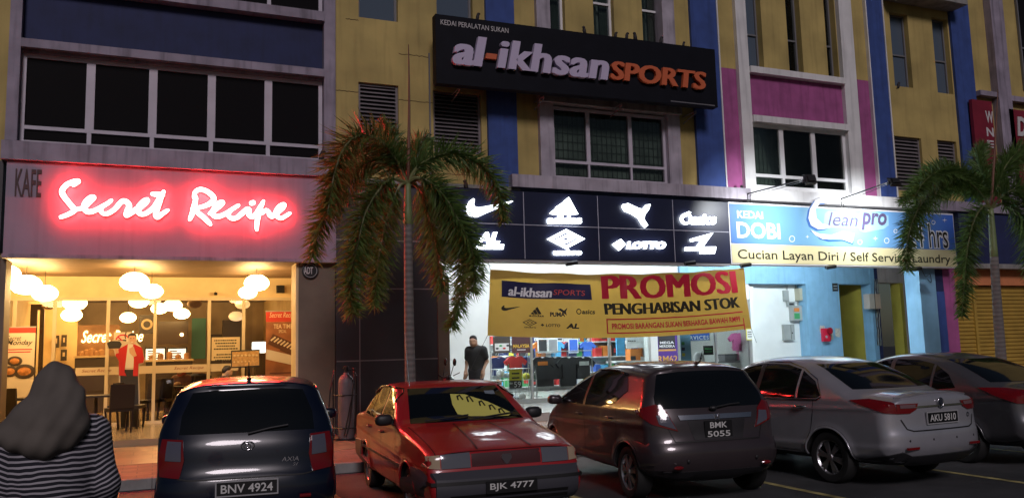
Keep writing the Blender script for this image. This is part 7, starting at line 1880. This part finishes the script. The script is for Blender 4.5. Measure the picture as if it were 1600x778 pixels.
# ---- woman in the foreground, seen from behind
J = stand_J(1.685)
wp_ = onY(86, 620, 4.75); wx = wp_[0]
J['el_l'] += (-.01, .03, 0); J['el_r'] += (.01, .03, 0); J['wr_l'] += (.0, .08, .02); J['wr_r'] += (.0, .08, .02)
o = build_person(J, (wx, 4.75, 0), R(6), 'woman from behind in a dark grey headscarf and striped long sleeved top', skin2)
stripe, t_, b_ = _new('striped_jersey'); N_ = t_.nodes; L_ = t_.links
tc_ = N_.new('ShaderNodeTexCoord'); n_ = N_.new('ShaderNodeTexNoise'); n_.inputs['Scale'].default_value = 5; n_.inputs['Detail'].default_value = 2
L_.new(tc_.outputs['Object'], n_.inputs['Vector']); sp_ = N_.new('ShaderNodeSeparateXYZ'); L_.new(tc_.outputs['Object'], sp_.inputs[0])
m1 = N_.new('ShaderNodeMath'); m1.operation = 'MULTIPLY_ADD'; L_.new(n_.outputs['Fac'], m1.inputs[0]); m1.inputs[1].default_value = .05; L_.new(sp_.outputs[2], m1.inputs[2])
# stripes climb towards the shoulder on the sleeves
ab_ = N_.new('ShaderNodeMath'); ab_.operation = 'ABSOLUTE'; L_.new(sp_.outputs[0], ab_.inputs[0])
m0 = N_.new('ShaderNodeMath'); m0.operation = 'SUBTRACT'; L_.new(ab_.outputs[0], m0.inputs[0]); m0.inputs[1].default_value = .185
mxx = N_.new('ShaderNodeMath'); mxx.operation = 'MAXIMUM'; L_.new(m0.outputs[0], mxx.inputs[0]); mxx.inputs[1].default_value = 0
m3 = N_.new('ShaderNodeMath'); m3.operation = 'MULTIPLY_ADD'; L_.new(mxx.outputs[0], m3.inputs[0]); m3.inputs[1].default_value = -.5; L_.new(m1.outputs[0], m3.inputs[2])
m2 = N_.new('ShaderNodeMath'); m2.operation = 'MULTIPLY'; L_.new(m3.outputs[0], m2.inputs[0]); m2.inputs[1].default_value = 2*math.pi/.0245
si = N_.new('ShaderNodeMath'); si.operation = 'SINE'; L_.new(m2.outputs[0], si.inputs[0])
cr_ = N_.new('ShaderNodeValToRGB'); e_ = cr_.color_ramp.elements; e_[0].position = .62; e_[0].color = (.012, .012, .02, 1); e_[1].position = .74; e_[1].color = (.40, .38, .42, 1)
mr_ = N_.new('ShaderNodeMapRange'); mr_.inputs[1].default_value = -1; mr_.inputs[2].default_value = 1; L_.new(si.outputs[0], mr_.inputs[0]); L_.new(mr_.outputs[0], cr_.inputs[0]); L_.new(cr_.outputs[0], b_.inputs['Base Color']); b_.inputs['Roughness'].default_value = .9
tp = torso_prims(J, 1.9)
garment(o, 'striped_top', tp, .008, [(2, .86, 1)], stripe, .011, .018)
garment(o, 'trousers', trouser_prims(J), .012, [], trous, .014, .03); shoes(o, J)
scarf = mat('dark_grey_scarf', (.125, .108, .092), .9, var=.2, scale=5, bump=.06, bscale=300)
hd = J['head']
sp1 = [ell(hd+np.array([0, -.01, .015]), (.096, .118, .130)), cap(hd+np.array([0, -.035, -.06]), (0, -.045, 1.44), .086, .106), cap((-.10, -.05, 1.44), (.06, -.07, 1.42), .085, .080), cap((-.20, -.03, 1.385), (-.05, -.085, 1.33), .055, .065), cap((-.16, -.075, 1.36), (.04, -.10, 1.345), .05, .045), cap((.0, .06, 1.40), (0, .09, 1.33), .10, .08), cap((.03, -.115, 1.50), (-.02, -.125, 1.36), .035, .045), cap((.085, -.07, 1.56), (.075, -.09, 1.44), .03, .035)]
Fs = sdf_prims(sp1, .028)
def Fsc(x, y, z):
    f = Fs(x, y, z)
    fold = .0055*np.sin(x*30+2.2*np.sin(z*5)+y*6+.6)*np.clip((1.68-z)/.22, 0, 1)+.003*np.sin(x*71-z*26+1.5*np.sin(z*11))+.004*np.sin(z*38+x*14)*np.clip((1.5-z)/.1, 0, 1)
    face = np.sqrt(((x)/.062)**2+((z-hd[2]+.01)/.085)**2)-1        # face opening in front
    f = np.where(y > .03, np.maximum(f, -face*.05), f)
    return f+fold
lo, hi = prim_bounds(sp1, .05); sdf_obj('headscarf', Fsc, lo, hi, .009, scarf, o)

# ---- man in black standing before the white wall
J = stand_J(1.74)
J['head'] += (.045, .03, -.005); J['wr_l'] = np.array([-.20, .12, .93]); J['el_l'] = np.array([-.245, -.05, 1.15]); J['wr_r'] = np.array([.23, .10, .92]); J['kn_l'] += (0, .10, .01); J['an_r'] += (0, -.12, .02); J['foot_r'] += (0, -.10, 0)
mp = onY(744, 560, 18.6)
o = build_person(J, (mp[0], 18.6, .30), R(180-38), 'man in a black T-shirt and dark trousers standing before the white wall', skin, .010)
short_hair(o, J); garment(o, 'black_shirt', torso_prims(J, .62), .012, [(2, .90, 1)], blackc, .011); garment(o, 'trousers', trouser_prims(J), .008, [], trous, .012); shoes(o, J)
pc = onY(760, 588, 18.5)

# ---- seated guests
def seat_J(lean=.0, arm=.25):
    J = stand_J(1.68); dz = -.44
    for k in ('head', 'neck', 'chest', 'pelvis', 'sh_l', 'sh_r'): J[k] = J[k]+np.array([0, 0, dz])
    J['head'] += (0, lean, 0); J['neck'] += (0, lean*.7, 0); J['chest'] += (0, lean*.5, 0)
    for s, q in (('l', -1), ('r', 1)):
        J['sh_'+s] += (0, lean*.6, 0); J['hip_'+s] = np.array([q*.09, .02, .52]); J['kn_'+s] = np.array([q*.12, .42, .52]); J['an_'+s] = np.array([q*.12, .40, .085]); J['foot_'+s] = np.array([q*.13, .56, .03])
        J['el_'+s] = J['sh_'+s]+np.array([q*.06, .08, -.26]); J['wr_'+s] = np.array([q*.14, .36+lean, .80]); J['hd_'+s] = np.array([-q*.3, 1, 0]); J['hs_'+s] = np.array([-q*1., 0, .2])
    return J
def guest(px, py, Y, rz, label, cloth, hair=True, lean=.0):
    J = seat_J(lean); x = onY(px, py, Y)[0]
    o = build_person(J, (x, Y, ZC), rz, label, skin2, .013, 'guests sitting in the cafe')
    garment(o, 'shirt', torso_prims(J, 1.7), .012, [(2, .46, 1)], cloth, .015); garment(o, 'trousers', trouser_prims(J), .01, [], trous, .016); shoes(o, J)
    if hair is True: short_hair(o, J)
    else:
        hd = J['head']; pr_ = [ell(hd+np.array([0, -.01, .01]), (.098, .115, .128)), cap(hd+np.array([0, -.03, -.06]), J['neck']+np.array([0, -.01, -.03]), .09, .12)]
        Fh = sdf_prims(pr_, .03); lo, hi = prim_bounds(pr_, .04)
        sdf_obj('headscarf', lambda x, y, z: np.where(y > hd[1]+.02, np.maximum(Fh(x, y, z), -(np.sqrt((x/.06)**2+((z-hd[2])/.085)**2)-1)*.05), Fh(x, y, z)), lo, hi, .012, hair, o)
    return o
guest(284, 560, 24.3, R(150), 'woman in a muted red headscarf sitting inside the cafe behind the glass', mat('brown_blouse', (.10, .04, .03), .8), mat('muted_red_scarf', (.30, .06, .045), .8))
guest(311, 560, 24.9, R(20), 'person in dark shirt with back turned, sitting right of a woman in red scarf', mat('navy_shirt', (.03, .035, .06), .8))
guest(345, 575, 19.9, R(-70), 'dark haired man in black bent over the table below the cream notice', blackc, True, .12)
for px, Yc_, rz, lab in ((284, 24.25, 2.6, 'dark chair under the woman in a red headscarf'), (311, 24.85, .35, 'dark chair under the person in a dark shirt with the back turned')): chair(onY(px, 560, Yc_)[0], Yc_, rz, lab)

# ---- cardboard standee of a man in a red jacket, flat as it is in the place
Ys = 20.5
st = thing('cardboard_standee', 'life size flat cardboard man in a red jacket holding up a dark tray', 'standee', (XP(203, 590, Ys), Ys, ZC))
z_of = lambda a: onY(a[0], a[1], Ys)
def spx(pts): return [tuple(z_of((p[0]/2.993, 420+p[1]/2.993))[[0, 2]]) for p in pts]
zmin = .3
out = [(500,345),(535,330),(600,340),(598,305),(620,296),(640,310),(640,345),(662,365),(678,420),(672,440),(652,450),(650,505),(660,840),(560,840),(556,505),(552,480),(560,430),(538,405),(532,375),(498,372)]
mb = MB(); q = spx(out); mb.xz(q, Ys, Ys+.012)
mb.build('board', mat('card_white', (.5, .42, .32), .7), st)
def sp_part(nm, pts, m, d):
    mb = MB(); mb.xz(spx(pts), Ys-d, Ys-d+.004); return mb.build(nm, m, st)
redj = mat('printed_red', (.42, .012, .012), .6); 
sp_part('printed_trousers', [(562,470),(645,470),(648,600),(650,838),(612,838),(606,600),(600,838),(566,838)], mat('printed_black', (.02, .018, .018), .6), .005)
sp_part('printed_shirt', [(588,352),(630,352),(626,462),(585,462)], mat('printed_white', (.6, .56, .5), .6), .007)
sp_part('printed_jacket', [(560,372),(598,350),(590,420),(582,480),(592,500),(556,498),(556,430),(540,405),(545,380)], redj, .009); sp_part('printed_jacket', [(624,350),(664,368),(674,420),(670,438),(648,442),(646,500),(622,500),(626,420),(618,380)], redj, .009)
sp_part('printed_face', [(603,318),(607,308),(630,308),(636,320),(634,340),(620,353),(608,342)], mat('printed_skin', (.5, .30, .19), .6), .010); sp_part('printed_hair', [(600,325),(599,308),(618,298),(638,306),(638,324),(632,312),(606,312)], mat('printed_black', (.02, .018, .018), .6), .012)
for e_x in (612, 626): sp_part('printed_eye', [(e_x-3,323),(e_x+3,323),(e_x+3,326),(e_x-3,326)], mat('printed_black', (.02, .018, .018), .6), .013)
sp_part('printed_mouth', [(611,340),(625,340),(621,344),(614,344)], mat('printed_white', (.6, .56, .5), .6), .013)
sp_part('printed_tray', [(500,348),(515,336),(560,338),(570,352),(560,370),(510,372)], mat('printed_black', (.02, .018, .018), .6), .010); sp_part('printed_hand', [(604,372),(625,362),(632,385),(640,405),(625,412),(606,392)], mat('printed_skin', (.5, .30, .19), .6), .013)
sp_part('printed_hand', [(538,372),(552,370),(556,392),(542,396)], mat('printed_skin', (.5, .30, .19), .6), .012)
mb = MB(); mb.obox((z_of((203, 560))[0], Ys+.2, ZC+.02), (.22, 0, 0), (0, .18, 0), (0, 0, .018)); mb.tube([(z_of((203, 560))[0], Ys+.34, .28), (z_of((203, 560))[0], Ys+.014, 1.3)], .012, 5); mb.build('foot_stand', M['dark'], st)

# ================================================================== STREET ITEMS
# gas cylinder on a trolley by the charcoal wall
cb = onY(541, 640, 15.9)
t = thing('gas_cylinder', 'tall grey cylinder with a dark valve strapped to a black trolley by the charcoal wall', 'gas cylinder', (cb[0], 15.9, .125))
cx_, cy_ = cb[0], 15.9
gcm = mat('grey_cylinder_paint', (.17, .15, .165), .5, var=.2, scale=4, streak=.2)
mb = MB(); mb.lathe([(.13, .0), (.15, .02), (.15, 1.02), (.138, 1.10), (.10, 1.16), (.05, 1.19), (.045, 1.22)], (cx_, cy_, .145), 24); mb.build('tank', gcm, t, smooth=True)
mb = MB(); mb.lathe([(.03, 0), (.03, .06), (.05, .07), (.05, .11), (.02, .13)], (cx_, cy_, 1.366), 12); mb.tube([(cx_, cy_, 1.41), (cx_+.12, cy_-.02, 1.42)], .018, 6); mb.ball((cx_+.14, cy_-.02, 1.42), .035, 10, 6); mb.build('valve', M['dark'], t)
mb = MB(); mb.tube(catmull([(cx_-.02, cy_-.16, 1.34), (cx_+.10, cy_-.19, 1.15), (cx_+.02, cy_-.19, .7), (cx_-.08, cy_-.18, .22)], 5), .012, 6); mb.tube(catmull([(cx_+.13, cy_-.02, 1.40), (cx_+.10, cy_-.17, 1.2), (cx_+.03, cy_-.185, .5), (cx_-.04, cy_-.17, .2)], 5), .012, 6); mb.build('hose', M['wire'], t, smooth=True)
mb = MB()
for s in (-1, 1): mb.tube([(cx_+s*.22, cy_+.12, .16), (cx_+s*.22, cy_+.12, 1.30), (cx_+s*.19, cy_+.20, 1.40)], .016, 6)
mb.tube([(cx_-.22, cy_+.12, 1.30), (cx_-.30, cy_-.02, 1.05), (cx_-.33, cy_-.05, .75), (cx_-.22, cy_+.1, .62)], .016, 6)
for z in (.35, .95): mb.tube([(cx_-.22, cy_+.12, z), (cx_-.1, cy_-.155, z), (cx_+.1, cy_-.155, z), (cx_+.22, cy_+.12, z)], .010, 5)
mb.box(cx_-.22, cx_+.22, cy_-.16, cy_+.16, .128, .144); mb.build('trolley', M['dark'], t)
for s in (-1, 1):
    mb = MB(); mb.lathe([(.05, -.02), (.09, -.025), (.09, .025), (.05, .02)], (cx_+s*.25, cy_+.16, .215), 20, axis='x'); mb.build('wheel', tyre_m, t)
# motorbike parked behind the red saloon
def bike():
    f = onY(722, 590, 16.0); r = onY(604, 612, 16.0); x0, x1 = r[0], f[0]+.05; Y = 16.0; g0 = .125
    t = thing('motorbike', 'black small motorbike with red leg shield parked behind the red saloon', 'motorbike', ((x0+x1)/2, Y, g0))
    wb0 = x0+.18; wb1 = wb0+1.23; bk = mat('bike_black', (.012, .012, .014), .3, coat=.4); rd = mat('bike_red', (.42, .02, .015), .3, coat=.5)
    for x, nm in ((wb0, 0), (wb1, 1)):
        mb = MB(); mb.lathe([(.215, -.035), (.265, -.035), (.28, -.01), (.28, .01), (.265, .035), (.215, .035), (.215, -.035)], (x, Y, g0+.28), 30, axis='y', caps=False); w = mb.build('wheel', tyre_m, t, smooth=True, sharp=40)
        mb = MB(); mb.lathe([(.218, -.02), (.205, -.02), (.205, .02), (.218, .02)], (x, Y, g0+.28), 26, axis='y', caps=False)
        for i in range(9):
            a = 2*math.pi*i/9; mb.tube([(x+.03*math.cos(a), Y, g0+.28+.03*math.sin(a)), (x+.21*math.cos(a), Y, g0+.28+.21*math.sin(a))], .008, 4)
        mb.lathe([(.05, -.06), (.05, .06)], (x, Y, g0+.28), 12, axis='y'); mb.build('rim', rim_m, w)
    b = lambda pts, w, nm, m: (lambda mb: (mb.xz([(wb0+p[0], g0+p[1]) for p in pts], Y-w, Y+w), mb.build(nm, m, t))[1])(MB())
    b([(-.22,.72),(.0,.66),(.50,.64),(.66,.72),(.55,.78),(.1,.80),(-.2,.80)], .12, 'seat', mat('bike_seat', (.012, .012, .012), .6))
    b([(-.28,.70),(-.22,.56),(.1,.48),(.5,.50),(.62,.62),(.5,.635),(.0,.655),(-.22,.715)], .09, 'rear_body', bk)
    b([(.60,.50),(.95,.45),(1.04,.62),(1.03,.86),(.97,.88),(.92,.66),(.62,.62)], .11, 'leg_shield', rd)
    b([(.35,.22),(.75,.20),(.80,.42),(.40,.45)], .12, 'engine', mat('engine_grey', (.08, .08, .085), .45, metal=.6))
    mb = MB(); mb.tube([(wb0-.35, Y-.14, g0+.34), (wb0+.05, Y-.14, g0+.28), (wb0+.6, Y-.13, g0+.24)], [.05, .045, .02], 10); mb.build('exhaust', chrome, t, smooth=True)
    mb = MB()
    for s in (-.06, .06): mb.tube([(wb1, Y+s, g0+.28), (wb1-.17, Y+s*.8, g0+.84)], .020, 8)
    mb.build('front_fork', M['alu'], t)
    mb = MB(); mb.lathe([(.30, -.05), (.305, 0), (.30, .05)], (wb1, Y, g0+.28), 24, axis='y', caps=False); mb.v = [p for p in mb.v]; o_ = MB()
    for i in range(8):
        a0 = R(20+i*17); a1 = R(20+(i+1)*17); o_.obox((wb1+.305*math.cos((a0+a1)/2), Y, g0+.28+.305*math.sin((a0+a1)/2)), (-.05*math.sin((a0+a1)/2), 0, .05*math.cos((a0+a1)/2)), (0, .05, 0), (.004, 0, 0))
    o_.build('front_mudguard', rd, t)
    mb = MB(); mb.ball((wb1-.17, Y, g0+.98), (.14, .16, .13), 14, 10); mb.build('handlebar_cover', bk, t, smooth=True)
    mb = MB(); mb.ball((wb1-.06, Y, g0+.93), (.05, .09, .07), 14, 8); mb.build('headlight', hll, t, smooth=True)
    mb = MB()
    for s in (-1, 1): mb.tube([(wb1-.18, Y+s*.10, g0+1.03), (wb1-.26, Y+s*.34, g0+1.12)], .016, 7); mb.tube([(wb1-.16, Y+s*.30, g0+1.11), (wb1-.05, Y+s*.38, g0+1.17)], .008, 5)
    mb.build('handlebar', M['dark'], t)
    for s in (-1, 1):
        mb = MB(); mb.tube([(wb1-.20, Y+s*.22, g0+1.06), (wb1-.14, Y+s*.27, g0+1.30)], .008, 5); mb.ball((wb1-.12, Y+s*.28, g0+1.37), (.035, .05, .075), 12, 8); mb.build('side_mirror', M['dark'], t, smooth=True)
    mb = MB(); mb.ball((wb0-.28, Y, g0+.66), (.03, .07, .05), 10, 6); mb.build('tail_light', tlr, t, smooth=True)
    mb = MB(); mb.tube([(wb0+.45, Y+.08, g0+.25), (wb0+.40, Y+.24, g0+.0)], .014, 6); mb.build('side_stand', M['alu'], t)
bike()
# birds
birdm = mat('bird_dark', (.02, .017, .02), .7)
def bird(px, py, Y, label, s=1.0, flip=1):
    c = onY(px, py, Y); s = s*.78
    pr_ = [ell(c+np.array([0, 0, .07*s]), (.045*s, .045*s, .075*s)), ell(c+np.array([flip*.02*s, -.01, .155*s]), (.032*s, .032*s, .032*s)), cap(c+np.array([-flip*.02*s, 0, .03*s]), c+np.array([-flip*.075*s, 0, -.035*s]), .022*s, .012*s), cap(c+np.array([flip*.045*s, -.015, .152*s]), c+np.array([flip*.07*s, -.02, .148*s]), .009*s, .004*s), cap(c+np.array([0, -.012, .02]), c+np.array([0, -.012, -.004]), .008, .007)]
    F0 = sdf_prims(pr_, .012); lo, hi = prim_bounds(pr_, .03)
    tag(sdf_obj('bird', F0, lo, hi, .012, birdm), label, 'bird', 'small dark birds perched on signs and ledges')
Ybd = YB+.11
for a in ((746.5, 30.5, 'small dark bird on the black upper sign, leftmost, left of the dark blue pilaster', 1.0, 1), (913, 52, 'small dark bird on the black upper sign between the left and middle bay windows', 1.1, -1), (962, 58.5, 'small dark bird on the black upper sign right beside the middle bay window', .85, 1),
          (979.5, 60.5, 'small dark bird on the black upper sign, left of a close pair', 1.0, 1), (992.5, 62.5, 'larger dark bird on the black upper sign, right of a close pair', 1.25, -1), (1033, 67.5, 'small dark bird on the black upper sign before the pale right bay window', 1.1, 1), (1068, 72, 'tiny dark bird on the black upper sign, rightmost', .7, 1)):
    bird(a[0], a[1], Ybd, a[2], a[3], a[4])
bird(728, 294.5, YF-.1, 'dark bird on the ledge above the tick logo, between the palm fronds', 1.3, -1)
bird(1160, 301, YF-.1, 'dark bird on the white ledge at the foot of the left spotlight arm', 1.3, -1)
bird(502.5, 252, YF+.0, 'dark ragged bird on the sill at the right corner of the five pane window', 1.6, 1)
bird(1404, 137, YW-.02, 'small dark bird on the sill of the left plain window of the right house', 1.1, 1)
# drain pipe elbow under cafe sign
